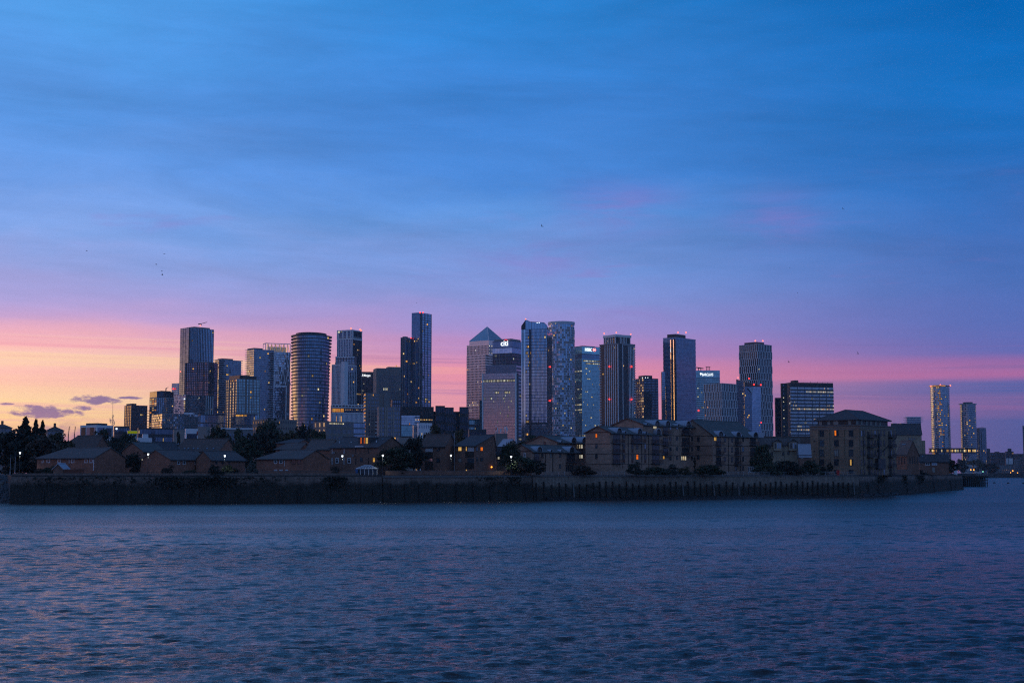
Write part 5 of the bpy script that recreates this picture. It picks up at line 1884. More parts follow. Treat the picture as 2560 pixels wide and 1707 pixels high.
def tiles(name, c, row=0.34):
    m_ = bpy.data.materials.new(name)
    m_.use_nodes = True
    m_.node_tree.nodes.clear()
    t = NT(m_.node_tree)
    o = t.n('ShaderNodeOutputMaterial')
    b = t.n('ShaderNodeBsdfPrincipled')
    t.link(b.outputs[0], o.inputs[0])
    g = t.n('ShaderNodeNewGeometry')
    sp = t.n('ShaderNodeSeparateXYZ')
    t.link(g.outputs['Position'], sp.inputs[0])
    saw = t.m('FRACT', t.m('DIVIDE', sp.outputs[2], row * 0.5))
    col = t.m('FRACT', t.m('DIVIDE', t.m('ADD', sp.outputs[0], t.m('MULTIPLY', sp.outputs[1], 0.7)), row))
    nz = t.noise(g.outputs['Position'], 0.7, 5, 0.65)
    nz2 = t.noise(g.outputs['Position'], 6.0, 3, 0.6)
    k = t.m('MULTIPLY', t.m('MULTIPLY_ADD', nz, 0.9, 0.55), t.m('MULTIPLY_ADD', nz2, 0.9, 0.55))
    k = t.m('MULTIPLY', k, t.m('MULTIPLY_ADD', t.ss(saw, 0.0, 0.35), 0.35, 0.72))
    sc = t.n('ShaderNodeVectorMath', operation='SCALE')
    sc.inputs[0].default_value = c[:3]
    t.link(k, sc.inputs['Scale'])
    t.link(sc.outputs[0], b.inputs['Base Color'])
    b.inputs['Roughness'].default_value = 0.75
    bn = t.n('ShaderNodeBump')
    bn.inputs['Strength'].default_value = 0.6
    bn.inputs['Distance'].default_value = 0.06
    t.link(t.m('ADD', saw, t.m('MULTIPLY', col, 0.4)), bn.inputs['Height'])
    t.link(bn.outputs[0], b.inputs['Normal'])
    return m_


M['brick_red'] = brick('red_brick', (0.31, 0.135, 0.088))
M['brick_brown'] = brick('brown_brick', (0.235, 0.122, 0.086))
M['brick_buff'] = brick('buff_brick', (0.40, 0.245, 0.175))
M['brick_ware'] = brick('sooty_yellow_brick', (0.29, 0.20, 0.132))
M['brick_pale'] = brick('pale_yellow_brick', (0.38, 0.30, 0.21))
M['trim_red'] = mat('red_brown_trim', (0.14, 0.06, 0.045), 0.8)
M['tile_grey'] = tiles('grey_concrete_tiles', (0.125, 0.112, 0.108))
M['tile_brown'] = tiles('brown_concrete_tiles', (0.115, 0.085, 0.075))
M['tile_dark'] = tiles('dark_slate_tiles', (0.080, 0.082, 0.092))
M['tile_green'] = tiles('green_slate_tiles', (0.105, 0.120, 0.118))
M['lead'] = mat('blue_grey_sheet_roof', (0.40, 0.43, 0.50), 0.45, 0.25, 0.2, 1.0)
M['frame_white'] = mat('white_window_frame', (0.70, 0.72, 0.76), 0.4)
M['frame_dark'] = mat('dark_stained_frame', (0.035, 0.026, 0.022), 0.6)
M['pane'] = mat('house_window_glass', (0.03, 0.045, 0.06), 0.05, 0.0, 0.1, 1.0, spec=0.6)
M['pane_blue'] = mat('sky_mirroring_window_glass', (0.22, 0.30, 0.38), 0.06, 0.75, 0.1, 1.0)
M['curtain'] = mat('pale_curtain', (0.30, 0.29, 0.27), 0.8, 0, 0.2, 1.5)
M['blind'] = mat('white_blind', (0.50, 0.50, 0.52), 0.7, 0, 0.1, 1.0)
M['fence_red'] = mat('red_stained_boards', (0.16, 0.06, 0.04), 0.8, 0, 0.3, 1.5)
M['blue_paint'] = mat('blue_paint', (0.04, 0.12, 0.30), 0.5)
M['house_warm'] = lit('lit_house_window', [(255, 150, 45), (255, 190, 90), (255, 205, 120)], 0.45, 1.0)
M['house_pale'] = lit('lit_house_window_pale', [(255, 225, 170), (240, 235, 215), (255, 215, 150)], 0.4, 0.9)
M['house_orange'] = lit('lit_house_window_orange', [(255, 110, 25), (255, 130, 40)], 0.6, 0.9)

for xl, xc, xr, yt, Yb, lab, rb in ((-22, -16, 28, 1060, 900, 'block with a blue mansard roof at the far left edge of the picture', 1069), (113, 117, 158, 1066, 880, 'small block with a blue mansard roof behind the dark conifers', 1076)):
    T = low_block('mansard_block', lab, xl, xc, xr, rb, Yb, 82, 'beige', 8, 12, 'glass_dark', 0.06, 'cool', 'building', wf=0.5, hf=0.5)
    mb = MB()
    lo_, hi_ = T.off(0.8), T.off(-4.0)
    zt_ = T.zy(yt)
    for k in range(4):
        j = (k + 1) % 4
        a_, b2_, c_2, d_2 = lo_[k], lo_[j], hi_[j], hi_[k]
        mb.quad((a_.x, a_.y, T.z1), (b2_.x, b2_.y, T.z1), (c_2.x, c_2.y, zt_), (d_2.x, d_2.y, zt_))
    mb.quad(*[(q.x, q.y, zt_) for q in hi_])
    mb.build('roof', M['tile_dark'], T.root)
    mb = MB()
    ctr = (T.poly[0] + T.poly[1]) / 2 + T.uL * 4
    mb.box((ctr.x, ctr.y, zt_ + 1.0), 1.2, 1.2, 2.6)
    mb.build('chimney', M['brick_brown'], T.root)

# white modern block with orange panels
mw = low_block('modern_block', 'white framed modern block with orange panels beside the lattice mast', 199, 240, 281, 1062, 720, 45, 'fin_white', 0, 0, cat='building')
mw.panes('L', 1, 3, 'glass_dark', z0=mw.zy(1090), z1=mw.zy(1068), wf=0.6, hf=0.98, out=0.08)
A, u, ln, nn = mw.faces['L']
for f0, f1 in ((0.08, 0.34), (0.62, 0.84)):
    mb = MB()
    mb.ob(A + u * (ln * f0) + nn * 0.02 + Vector((0, 0, GZ)), u * (ln * (f1 - f0)), nn * 0.2, (0, 0, mw.zy(1068) - GZ))
    mb.build('orange_panel', mat('orange_cladding', (0.34, 0.12, 0.06), 0.7), mw.root)
mw.panes('R', 1, 2, 'glass_dark', z0=mw.zy(1090), z1=mw.zy(1068), wf=0.75, hf=0.98, out=0.08)
mw.roof_box((0.1, 0.75), (0.1, 0.75), 1.0, 'black')
mm = thing('lattice_mast', 'thin lattice radio mast rising beside the white modern block', 'mast', (P(282, 1090, 700).x, 700, GZ))
mb = MB()
for dx, dy in ((-0.5, -0.3), (0.5, -0.3), (0, 0.5)):
    mb.tube((P(282, 1090, 700).x + dx, 700 + dy, GZ), P(282, 1036, 700) + Vector((dx * 0.5, dy * 0.5, 0)), 0.10)
zz0_, zz1_ = GZ + 1, P(282, 1038, 700).z
for k in range(22):
    z = zz0_ + (zz1_ - zz0_) * k / 22
    x_ = P(282, 1090, 700).x
    s_ = 1 if k % 2 else -1
    mb.tube((x_ - 0.5 * s_, 699.7, z), (x_ + 0.5 * s_, 699.7, z + (zz1_ - zz0_) / 22), 0.06)
mb.build('lattice', M['metal_grey'], mm)
mb = MB()
mb.tube(P(282, 1036, 700), P(282, 1004, 700), 0.09)
mb.build('aerial', M['metal_grey'], mm)
mb = MB()
for a_, zf in ((-1.3, 1050), (-0.9, 1054), (0.9, 1058)):
    q = P(282, zf, 700)
    mb.tube(q, q + Vector((a_, -0.3, 0.2)), 0.08)
    mb.tube(q + Vector((a_, -0.3, -0.8)), q + Vector((a_, -0.3, 1.1)), 0.16)
mb.build('antenna', M['metal_grey'], mm)
for px, dx in ((171, 0), (186, 0)):
    q0, q1 = P(px, 1084, 1400), P(px + 3, 1065, 1400)
    mb = MB()
    for o_ in (-0.35, 0.35):
        mb.tube(q0 + Vector((o_, 0, 0)), q1 + Vector((o_, 0, 0)), 0.16)
    for k in range(6):
        f_ = k / 6
        mb.tube(q0.lerp(q1, f_) + Vector((-0.35, 0, 0)), q0.lerp(q1, f_ + 1 / 6) + Vector((0.35, 0, 0)), 0.1)
    mb.tube((q0.x, q0.y, GZ), q0, 0.5)
    tag(mb.build('crane', M['metal_dark'], None, origin=(q0.x, q0.y, GZ)), 'tiny dark crane jib, ' + ('left one of two beside the white modern block' if px == 171 else 'right one of two beside the white modern block'), 'crane', 'small cranes on the left skyline')

B_ = low_block
B_('brick_block', 'low brown brick block at the foot of the leftmost tower, one white lamp on it', 283, 286, 322, 1065, 800, 82, 'brown', 5, 8, 'glass_dark', 0.05, 'warm', 'building').lamp(291, 1071.5, 'white_lamp', 0.5)
yb = B_('shop_pavilion', 'small pavilion with a lime yellow lit fascia behind the trees', 316, 318, 342, 1076, 690, 82, 'metal_grey', 0, 0, cat='building')
mb = MB()
A, u, ln, nn = yb.faces['R']
mb.ob(A + nn * 0.05 + Vector((0, 0, yb.zy(1083))), u * ln, nn * 0.3, (0, 0, yb.zy(1077) - yb.zy(1083)))
mb.build('lit_fascia', glow('lime_fascia', (150, 160, 20), 0.5), yb.root)
B_('glass_strip_block', 'long dark low block of narrow windows below the panels with imitated orange reflections', 342, 345, 432, 1069, 760, 84, 'dark', 6, 30, 'glass_dark', 0.07, ('warm', 'cool'), 'building')
wb = B_('white_pavilion', 'small white two-tier pavilion standing before the long dark low block', 341, 343, 379, 1094, 600, 83, 'fin_white', 1, 5, 'glass_dark', 0.2, 'warm', 'building', wf=0.5, hf=0.5)
wb.roof_box((0.2, 0.8), (0.35, 0.75), 1.6, 'fin_white')
B_('beige_block', 'narrow beige rendered block left of the white modern house with a dark band', 431, 434, 462, 1074, 700, 80, 'beige', 0, 0, cat='building')
wh = B_('modern_house', 'white modern house with a dark glazed band and a red end panel', 461, 464, 494, 1071, 680, 80, 'fin_white', 2, 1, 'glass_black', 0, 'warm', 'building', wf=0.82, hf=0.55)
A, u, ln, nn = wh.faces['R']
mb = MB()
mb.ob(A + u * (ln * 0.9) + nn * 0.1 + Vector((0, 0, wh.zy(1087))), u * (ln * 0.1), nn * 0.2, (0, 0, wh.zy(1077) - wh.zy(1087)))
mb.build('red_panel', mat('red_cladding', (0.4, 0.06, 0.03), 0.6), wh.root)
B_('beige_block', 'beige box-like block at the left end of the long pale flat roof', 494, 515, 524, 1066, 650, 25, 'beige', 0, 0, cat='building')
lr = B_('long_flat_block', 'long low block with a pale flat roof edge below the beige and green glass tower', 522, 526, 632, 1069, 740, 84, 'concrete', 2, 16, 'glass_dark', 0.1, 'warm', 'building', wf=0.4, hf=0.5)
lr.bands('R', [lr.z1 - 0.4], 'slab_pale', 0.9, 0.6)
cb_ = B_('concrete_block', 'broad grey concrete block with small square windows left of the oval tower', 630, 668, 741, 1047, 900, 60, 'stone', 9, 16, 'glass_black', 0.03, 'warm', 'building', wf=0.3, hf=0.42, mL=6)
bb = B_('slot_block', 'brown block with a long lit slot under its roof right of the oval tower', 783, 815, 884, 1053, 860, 58, 'stone', 8, 22, 'glass_dark', 0.05, 'warm', 'building', wf=0.3, hf=0.6, mL=3)
bb.panes('R', 1, 14, 'glass_dark', z0=bb.zy(1060), z1=bb.zy(1056), wf=0.95, hf=0.95, out=0.5, u0=0.1, u1=0.62, p=1.0, litp='cool', litw=1.0)
gb = B_('glass_block', 'small blue glass block with pale floor lines between the slot block and the beige flats', 871, 874, 912, 1056, 880, 82, 'dark', 9, 6, 'glass', 0.03, 'cool', 'building', wf=0.96, hf=0.75)
gb.slabs(9, 'fin_grey', 0.45, 0.3)
B_('beige_block', 'plain beige shed-like block behind the dark trees left of the white stepped flats', 992, 996, 1040, 1093, 560, 82, 'beige', 0, 0, cat='building')
B_('dark_block', 'low navy block in front of the ribbed office slab', 1170, 1173, 1216, 1073, 800, 82, 'dark', 3, 8, 'glass_black', 0.05, 'warm', 'building')
rb_ = B_('rooftop_block', 'brown flat-roofed block carrying a row of pale antennas before the ribbed office slab', 1236, 1239, 1269, 1083, 620, 80, 'stone', 0, 0, cat='building')
for px, yt in ((1226, 1068), (1230, 1072), (1240, 1065), (1244, 1068), (1252, 1072), (1262, 1067), (1266, 1066), (1268, 1070)):
    q = P(max(px, 1240), yt, 628)
    mb = MB()
    mb.tube((q.x, q.y, rb_.z1), q, 0.10)
    mb.box((q.x, q.y, q.z - 0.6), 0.45, 0.35, 1.4)
    mb.build('antenna', M['fin_white'], rb_.root)

# ------------------------------------------------------------------ houses on the waterfront
RH = random.Random(31)


def slab3(mb, pts, th, mi=0):    # flat polygon in space with thickness, laid downward
    n = len(pts)
    i = len(mb.v)
    mb.v += [tuple(p) for p in pts] + [(p[0], p[1], p[2] - th) for p in pts]
    mb.f.append(tuple(range(i, i + n)))
    mb.f.append(tuple(range(i + 2 * n - 1, i + n - 1, -1)))
    mb.m += [mi, mi]
    for k in range(n):
        j = (k + 1) % n
        mb.f.append((i + k, i + n + k, i + n + j, i + j))
        mb.m.append(mi)


class House(Tower):
    def __init__(s, name, label, xl, xc, xr, ye, yr, Y, al, ridge='L', wall='brick_red', roof='tile_grey', hip=False, off=0.5, over=0.45, cat='house', gutter=True, barge=None):
        Tower.__init__(s, name, label, xl, xc, xr, ye, Y, al=al, cat=cat)
        if ridge == 'L':
            s.run, s.lr_, s.span, s.ls = s.uL, s.a, s.uR, s.b
        else:
            s.run, s.lr_, s.span, s.ls = s.uR, s.b, s.uL, s.a
        C = s.C
        mid = C + s.span * (s.ls * off)
        zr = CAMZ + K(1280, yr)[1] * mid.y
        s.zr = zr
        z0, ze = s.z0, s.z1
        up = lambda p, z: Vector((p.x, p.y, z))
        A0, A1, Am = C, C + s.span * s.ls, mid
        D = s.run * s.lr_
        hl = min(s.ls * 0.5, s.lr_ * 0.45) if hip else 0.0
        mb = MB()
        def poly(*p):
            i = len(mb.v)
            mb.v += [tuple(q) for q in p]
            mb.f.append(tuple(range(i, i + len(p))))
            mb.m.append(0)
        poly(up(A0, z0), up(A1, z0), up(A1, ze), up(Am, zr - 0.12), up(A0, ze))
        if hip:
            poly(up(A0 + D, z0), up(A1 + D, z0), up(A1 + D, ze), up(A0 + D, ze))
        else:
            poly(up(A0 + D, z0), up(A1 + D, z0), up(A1 + D, ze), up(Am + D, zr - 0.12), up(A0 + D, ze))
        poly(up(A0, z0), up(A0 + D, z0), up(A0 + D, ze), up(A0, ze))
        poly(up(A1, z0), up(A1 + D, z0), up(A1 + D, ze), up(A1, ze))
        s.wall = mb.build('wall', M[wall], s.root)
        mb = MB()
        g = 0.3
        R0, R1 = up(Am - s.run * g, zr + 0.1), up(Am + s.run * (s.lr_ + g - hl), zr + 0.1)
        for E, sg in ((A0, -1), (A1, 1)):
            ln_ = s.ls * (off if sg < 0 else 1 - off)
            dz = (zr - ze) * over / max(ln_, 0.3)
            e0 = up(E + s.span * (sg * over) - s.run * g, ze - dz + 0.1)
            e1 = up(E + s.span * (sg * over) + s.run * (s.lr_ + g), ze - dz + 0.1)
            slab3(mb, [e0, e1, R1, R0] if sg < 0 else [R0, R1, e1, e0], 0.2)
        if hip:
            e0 = up(A0 + D - s.span * over + s.run * g, ze + 0.02)
            e1 = up(A1 + D + s.span * over + s.run * g, ze + 0.02)
            slab3(mb, [e0, e1, R1 + Vector((0, 0, -0.03))], 0.2)
        s.roof = mb.build('roof', M[roof], s.root)
        mb = MB()
        mb.tube(R0 + Vector((0, 0, 0.02)), R1 + Vector((0, 0, 0.02)), 0.14)
        mb.build('ridge_tile', M[roof], s.root)
        if gutter:
            mb = MB()
            o_ = up(C - s.span * (over + 0.06), ze - 0.32)
            mb.tube(o_ - s.run * g, o_ + s.run * (s.lr_ + g), 0.09)
            mb.build('gutter', M['metal_dark'], s.root)
        if barge:
            for E, sg in ((A0, -1), (A1, 1)):
                mb = MB()
                e0 = up(E + s.span * (sg * over) - s.run * (g + 0.03), ze - 0.25)
                r0 = up(Am - s.run * (g + 0.03), zr - 0.12)
                mb.ob(e0, r0 - e0, -s.run * 0.06, (0, 0, 0.3))
                mb.build('barge_board', M[barge], s.root)

    def q(s, face, px, py):
        A, u, ln, nn = s.faces[face]
        return hit(px, py, A, nn)

    def win(s, face, px, py, w_, h_, kind='white', pane='pane', bars=1, out=0.06, part=None):
        A, u, ln, nn = s.faces[face]
        a, b = hit(px - w_ / 2, py, A, nn), hit(px + w_ / 2, py, A, nn)
        c = (a + b) / 2
        wd = (b - a).length
        ht = h_ * c.y / F
        o = Vector((c.x, c.y, c.z - ht / 2)) - u * (wd / 2)
        fm = 'frame_white' if kind == 'white' else 'frame_dark'
        th = min(0.11 if kind == 'dark' else 0.15, wd * 0.2)
        mb = MB()
        d = nn * (out + 0.02)
        bk = nn * -0.03
        mb.ob(o + bk, u * wd, d, (0, 0, th))
        mb.ob(o + bk + Vector((0, 0, ht - th)), u * wd, d, (0, 0, th))
        mb.ob(o + bk + Vector((0, 0, th)), u * th, d, (0, 0, ht - 2 * th))
        mb.ob(o + bk + u * (wd - th) + Vector((0, 0, th)), u * th, d, (0, 0, ht - 2 * th))
        if bars == 1:
            mb.ob(o + bk + u * th + Vector((0, 0, ht * 0.62)), u * (wd - 2 * th), d * 0.8, (0, 0, th * 0.7))
        elif bars == 2:
            mb.ob(o + bk + u * (wd / 2 - th * 0.35) + Vector((0, 0, th)), u * (th * 0.7), d * 0.8, (0, 0, ht - 2 * th))
        fr = mb.build('window', M[fm], s.root)
        mb = MB()
        mb.ob(o + nn * 0.01 + u * (th * 0.5) + Vector((0, 0, th * 0.5)), u * (wd - th), nn * 0.02, (0, 0, ht - th))
        mb.build('pane', M[pane if part is None else 'pane'], fr)
        if part:                 # only a strip of the window is lit, the rest curtained off
            mb = MB()
            mb.ob(o + nn * 0.035 + u * (wd * part[0]) + Vector((0, 0, th + ht * part[2])), u * (wd * (part[1] - part[0])), nn * 0.01, (0, 0, (ht - 2 * th) * (part[3] - part[2])))
            mb.build('lit_pane', M[pane], fr)
        return fr

    def panel(s, face, x0, x1, y0, y1, m_, name, out=0.06, depth=0.1):
        A, u, ln, nn = s.faces[face]
        a, b = hit(x0, (y0 + y1) / 2, A, nn), hit(x1, (y0 + y1) / 2, A, nn)
        k = (a.y + b.y) / 2
        zb, zt = CAMZ + K(1280, y1)[1] * k, CAMZ + K(1280, y0)[1] * k
        mb = MB()
        mb.ob(Vector((a.x, a.y, zb)) + nn * (out - depth), b - a - Vector((0, 0, (b - a).z)), nn * depth, (0, 0, zt - zb))
        return mb.build(name, M[m_], s.root)

    def balcony(s, face, x0, x1, y0, y1, pane='pane', rail='trim_red', deck='slab_dark'):
        """recessed dark door opening with a railed balcony; y1 = deck level"""
        A, u, ln, nn = s.faces[face]
        s.win(face, (x0 + x1) / 2, y0 + (y1 - y0) * 0.5, (x1 - x0) * 0.8, (y1 - y0), 'dark', pane, 2)
        a, b = hit(x0, y1, A, nn), hit(x1, y1, A, nn)
        wd = (b - a).length
        o = Vector((a.x, a.y, CAMZ + K(1280, y1)[1] * a.y))
        mb = MB()
        mb.ob(o, u * wd, nn * 1.3, (0, 0, -0.18))
        fr = mb.build('balcony', M[deck], s.root)
        mb = MB()
        H_ = 1.05
        mb.ob(o + nn * 1.22 + Vector((0, 0, H_)), u * wd, nn * 0.06, (0, 0, 0.07))
        for sd in (0, wd - 0.06):
            mb.ob(o + u * sd + Vector((0, 0, H_)), u * 0.06, nn * 1.22, (0, 0, 0.07))
        nb = max(4, int(wd / 0.32))
        for k in range(nb + 1):
            mb.ob(o + nn * 1.23 + u * ((wd - 0.05) * k / nb), u * 0.05, nn * 0.04, (0, 0, H_))
        for k in range(4):
            for sd in (0, wd - 0.05):
                mb.ob(o + u * sd + nn * (0.1 + 0.3 * k), u * 0.04, nn * 0.05, (0, 0, H_))
        mb.build('railing', M[rail], fr)

    def barrel(s, face, px, py, rpx, L=4.4, m_='lead', name='barrel_dormer'):
        """half-round dormer vault running back from the eaves; px,py = middle of the foot of its arched end, rpx = its height"""
        A, u, ln, nn = s.faces[face]
        c = hit(px, py, A, nn)
        r = rpx * c.y / F
        c = Vector((c.x, c.y, c.z)) + nn * 0.45
        mb = MB()
        N = 12
        pr = [(r, -0.25)] + [(math.cos(math.pi * k / N) * r, math.sin(math.pi * k / N) * r) for k in range(N + 1)] + [(-r, -0.25)]
        for k in range(len(pr) - 1):
            (x0, z0), (x1, z1) = pr[k], pr[k + 1]
            p0, p1 = c + u * x0 + Vector((0, 0, z0)), c + u * x1 + Vector((0, 0, z1))
            mb.quad(p0, p1, p1 - nn * L, p0 - nn * L)
            i0 = c + u * (x0 * 0.88) + Vector((0, 0, z0 * 0.88))
            i1 = c + u * (x1 * 0.88) + Vector((0, 0, z1 * 0.88))
            mb.quad(i0, i1, p1, p0)
            mb.quad(i0, i0 - nn * 0.5, i1 - nn * 0.5, i1)
        ob_ = mb.build(name, M[m_], s.root)
        mb = MB()
        cc = c - nn * 0.3
        mb.v = [tuple(cc + u * (x * 0.9) + Vector((0, 0, z * 0.9))) for x, z in pr]
        mb.f = [tuple(range(len(pr)))]
        mb.m = [0]
        mb.build('dormer_window', M['frame_dark'], ob_)
        if r > 0.7:
            mb = MB()
            mb.ob(cc + nn * 0.05 - u * (r * 0.5), u * (r * 0.42), nn * 0.03, (0, 0, r * 0.5))
            mb.ob(cc + nn * 0.05 + u * (r * 0.08), u * (r * 0.42), nn * 0.03, (0, 0, r * 0.5))
            mb.build('dormer_pane', M['pane'], ob_)

    def skylight(s, px, py, w_, h_, side='front'):
        # small pane lying on the visible roof slope
        nrm = (s.run.cross(Vector((0, 0, 1))))
        E = s.C - s.span * 0.0
        sl = s.span * (s.ls * 0.5) + Vector((0, 0, s.zr - s.z1))
        n_ = s.run.cross(sl).normalized()
        kx, kz = K(px, py)
        o = Vector((0, 0, CAMZ))
        d = Vector((kx, 1, kz))
        P0 = Vector((E.x, E.y, s.z1 + 0.1))
        tt = (P0 - o).dot(n_) / d.dot(n_)
        c = o + d * tt
        ru, su = s.run.normalized(), sl.normalized()
        n_ = n_ if n_.z > 0 else -n_
        k = c.y / F
        mb = MB()
        mb.ob(c - ru * (w_ * k / 2) - su * (h_ * k * 0.8) - n_ * 0.05, ru * (w_ * k), su * (h_ * k * 1.6), n_ * 0.22)
        mb.build('skylight', M['pane_blue'], s.root)


PL = 'pane'
h1 = House('brick_house', 'low red brick house with a hipped grey roof leftmost on the riverside, six white windows', 92, 236, 313, 1143, 1119, 366, 45, 'L', 'brick_red', 'tile_grey', hip=True)
for px, w_ in ((107, 4), (121, 8), (148, 8), (182, 8), (215, 8), (228, 8)):
    h1.win('L', px, 1150.5, w_, 12)
h1.panel('L', 234.2, 235.4, 1144, 1176, 'frame_white', 'downpipe', 0.14)
h1.panel('L', 173.6, 174.4, 1144, 1158, 'frame_white', 'downpipe', 0.14)
# porch and red board fence
po_ = House('garden_shed', 'small gabled shed with blue roof in the garden of the leftmost red house', 133, 158, 174, 1171, 1159, 358, 25, 'R', 'brick_brown', 'lead', cat='shed', over=0.3)
fr_ = thing('board_fence', 'red stained board fence below the leftmost red brick house', 'fence', (P(160, 1170, 357).x, 357, GZ))
xa, xb = P(160, 1170, 357).x, P(212, 1170, 357).x
q = MB()
q.ob((0, 0, 0), (0.21, 0, 0), (0, 0.03, 0), (0, 0, 1.55))
me = q.mesh('board', M['fence_red'])
nbd = int((xb - xa) / 0.23)
for k in range(nbd):
    link('board', me, fr_, (xa + k * 0.23, 357 + RH.uniform(0, 0.03), GZ - 0.1 + RH.uniform(-0.03, 0.05)))
q = MB()
q.ob((xa, 357.06, GZ + 1.2), (xb - xa, 0, 0), (0, 0.05, 0), (0, 0, 0.1))
q.build('rail', M['fence_red'], fr_)

h0 = House('brick_house', 'wide dark brown hipped roof of a house behind the leftmost red brick house', 150, 236, 272, 1119, 1089, 440, 35, 'L', 'brick_brown', 'tile_brown', hip=True)
h2 = House('brick_house', 'tall red brick gable with a green-grey roof behind the white lantern on the left', 304, 357, 412, 1127, 1106, 398, 40, 'R', 'brick_red', 'tile_green')
h2.win('L', 345, 1129, 4, 2.5, 'dark')
h3 = House('brick_house', 'red brick house with a broad gable and four white windows right of the left lantern', 353, 425, 524, 1147, 1125, 368, 38, 'R', 'brick_red', 'tile_grey')
for px in (446.5, 460.5):
    h3.win('R', px, 1155, 7, 12)
for px in (490.5, 504):
    h3.win('R', px, 1154.5, 7, 13, bars=2)
h3b = House('brick_house', 'red brick house with a hipped grey roof behind the second street lantern', 490, 526, 613, 1147, 1127, 376, 28, 'R', 'brick_red', 'tile_grey', hip=True)
for px in (541, 556, 573):
    h3b.win('R', px, 1154.5, 5, 11, 'dark')
h4 = House('terrace_house', 'long brown ribbed roof of a terrace behind, with a row of small skylights', 438, 546, 592, 1126, 1097, 445, 32, 'L', 'brick_red', 'tile_brown', cat='house')
for px in (447, 462, 471, 484, 495, 518, 534):
    h4.skylight(px, 1121.5, 4, 3)
h4.skylight(446, 1110, 3, 3)
h4b = House('brick_house', 'red brick gable and blue-grey roof tucked behind between two left houses', 377, 398, 447, 1123, 1105, 428, 35, 'R', 'brick_red', 'tile_dark')
h5 = House('brick_house', 'low red brick house with a hipped roof and pairs of white windows left of centre', 641, 757, 820, 1145, 1125, 372, 42, 'L', 'brick_red', 'tile_grey', hip=True)
for px in (689, 702.5):
    h5.win('L', px, 1153, 8, 11)
    h5.win('L', px, 1177.5, 8, 8)
h5.win('L', 717, 1177.5, 6, 8)
for px in (734, 747.5):
    h5.win('L', px, 1154, 9, 12, 'dark', bars=2)
h5.panel('L', 711.5, 712.2, 1146, 1166, 'frame_white', 'downpipe', 0.14)
h5b = House('brick_house', 'grey ridged roof with a small red gable behind the low house left of centre', 688, 750, 776, 1121, 1107, 425, 35, 'L', 'brick_red', 'tile_grey', hip=True)
h5c = House('brick_house', 'grey roof house half hidden against the brick terrace with the lit dormer', 766, 824, 850, 1121, 1099, 418, 38, 'L', 'brick_red', 'tile_grey')
h5d = House('brick_house', 'low solar-dark hipped roof behind between trees left of centre', 690, 745, 776, 1106, 1098, 520, 35, 'L', 'brick_red', 'tile_dark', hip=True)
h6 = House('terrace_house', 'brick terrace with a lit flat dormer in its dark roof and a glass conservatory', 825, 946, 1010, 1116, 1092, 385, 38, 'L', 'brick_brown', 'tile_dark', cat='house')
h6.win('L', 843, 1151, 8, 13)
h6.win('L', 873, 1151, 8, 13)
h6.win('L', 903.5, 1148.5, 6.5, 11, 'dark', 'pane_blue')
h6.win('L', 935, 1149.5, 6.5, 11.5, 'dark', 'house_warm', 1)
for px, py in ((831, 1125.5), (860.5, 1125.5), (830.5, 1152.5), (860, 1152.5)):
    h6.win('L', px, py, 2.6, 16)
for x0, x1 in ((888, 891), (919.5, 922.5)):
    h6.panel('L', x0, x1, 1118, 1134, 'frame_dark', 'recess_shade', 0.02, 0.05)  # flat dark panel stands in for the shade inside a recess
    h6.panel('L', x0, x1, 1144, 1162, 'frame_dark', 'recess_shade', 0.02, 0.05)
h6.panel('L', 890, 912, 1114.5, 1117, 'frame_white', 'fascia', 0.55, 0.1)
h6.skylight(938, 1098, 4, 2.4)
h6.skylight(957.5, 1098, 5, 2.4)
for px, py in ((848.5, 1105), (878, 1105.5), (941, 1103)):
    q = h6.q('L', px, py)
    mb = MB()
    q = P(px, py + 3, q.y + 3)
    mb.tube(q - Vector((0, 0, 1.2)), q + Vector((0, 0, 0.6)), 0.13)
    mb.build('roof_vent', M['frame_white'], h6.root)
# satellite dishes
for hh_, px, py in ((h6, 837, 1131), (h6, 884, 1138.5)):
    q = hh_.q('L', px, py) + hh_.faces['L'][3] * 0.3
    mb = MB()
    mb.tube(q, q + hh_.faces['L'][3] * 0.08, 0.36, n=12)
    mb.build('satellite_dish', M['concrete'], hh_.root)
# lit flat-roofed dormer
A, u, ln, nn = h6.faces['L']
ob0, ob1 = hit(887, 1109, A, nn) - nn * 1.6, hit(915, 1109, A, nn) - nn * 1.6
zt_, zb_ = CAMZ + K(1280, 1092.5)[1] * ob0.y, CAMZ + K(1280, 1110)[1] * ob0.y
mb = MB()
d_ = Vector((ob1.x - ob0.x, ob1.y - ob0.y, 0))
mb.ob(Vector((ob0.x, ob0.y, zb_)), d_, -nn * 4.0, (0, 0, zt_ - zb_))
dm = mb.build('flat_dormer', M['tile_dark'], h6.root)
mb = MB()
mb.ob(Vector((ob0.x, ob0.y, zt_ + 0.003)) + nn * 0.3 - u * 0.2, d_ + u * 0.4, -nn * 4.4, (0, 0, 0.2))
mb.build('dormer_roof', M['metal_grey'], dm)
for f0, f1, k_ in ((0.20, 0.27, 'house_orange'), (0.50, 0.54, 'house_orange'), (0.66, 0.84, 'house_warm')):
    mb = MB()
    mb.ob(Vector((ob0.x, ob0.y, zb_ + 0.15)) + d_ * f0 + nn * 0.02, d_ * (f1 - f0), nn * 0.03, (0, 0, (zt_ - zb_) * 0.82))
    mb.build('lit_window', M[k_], dm)
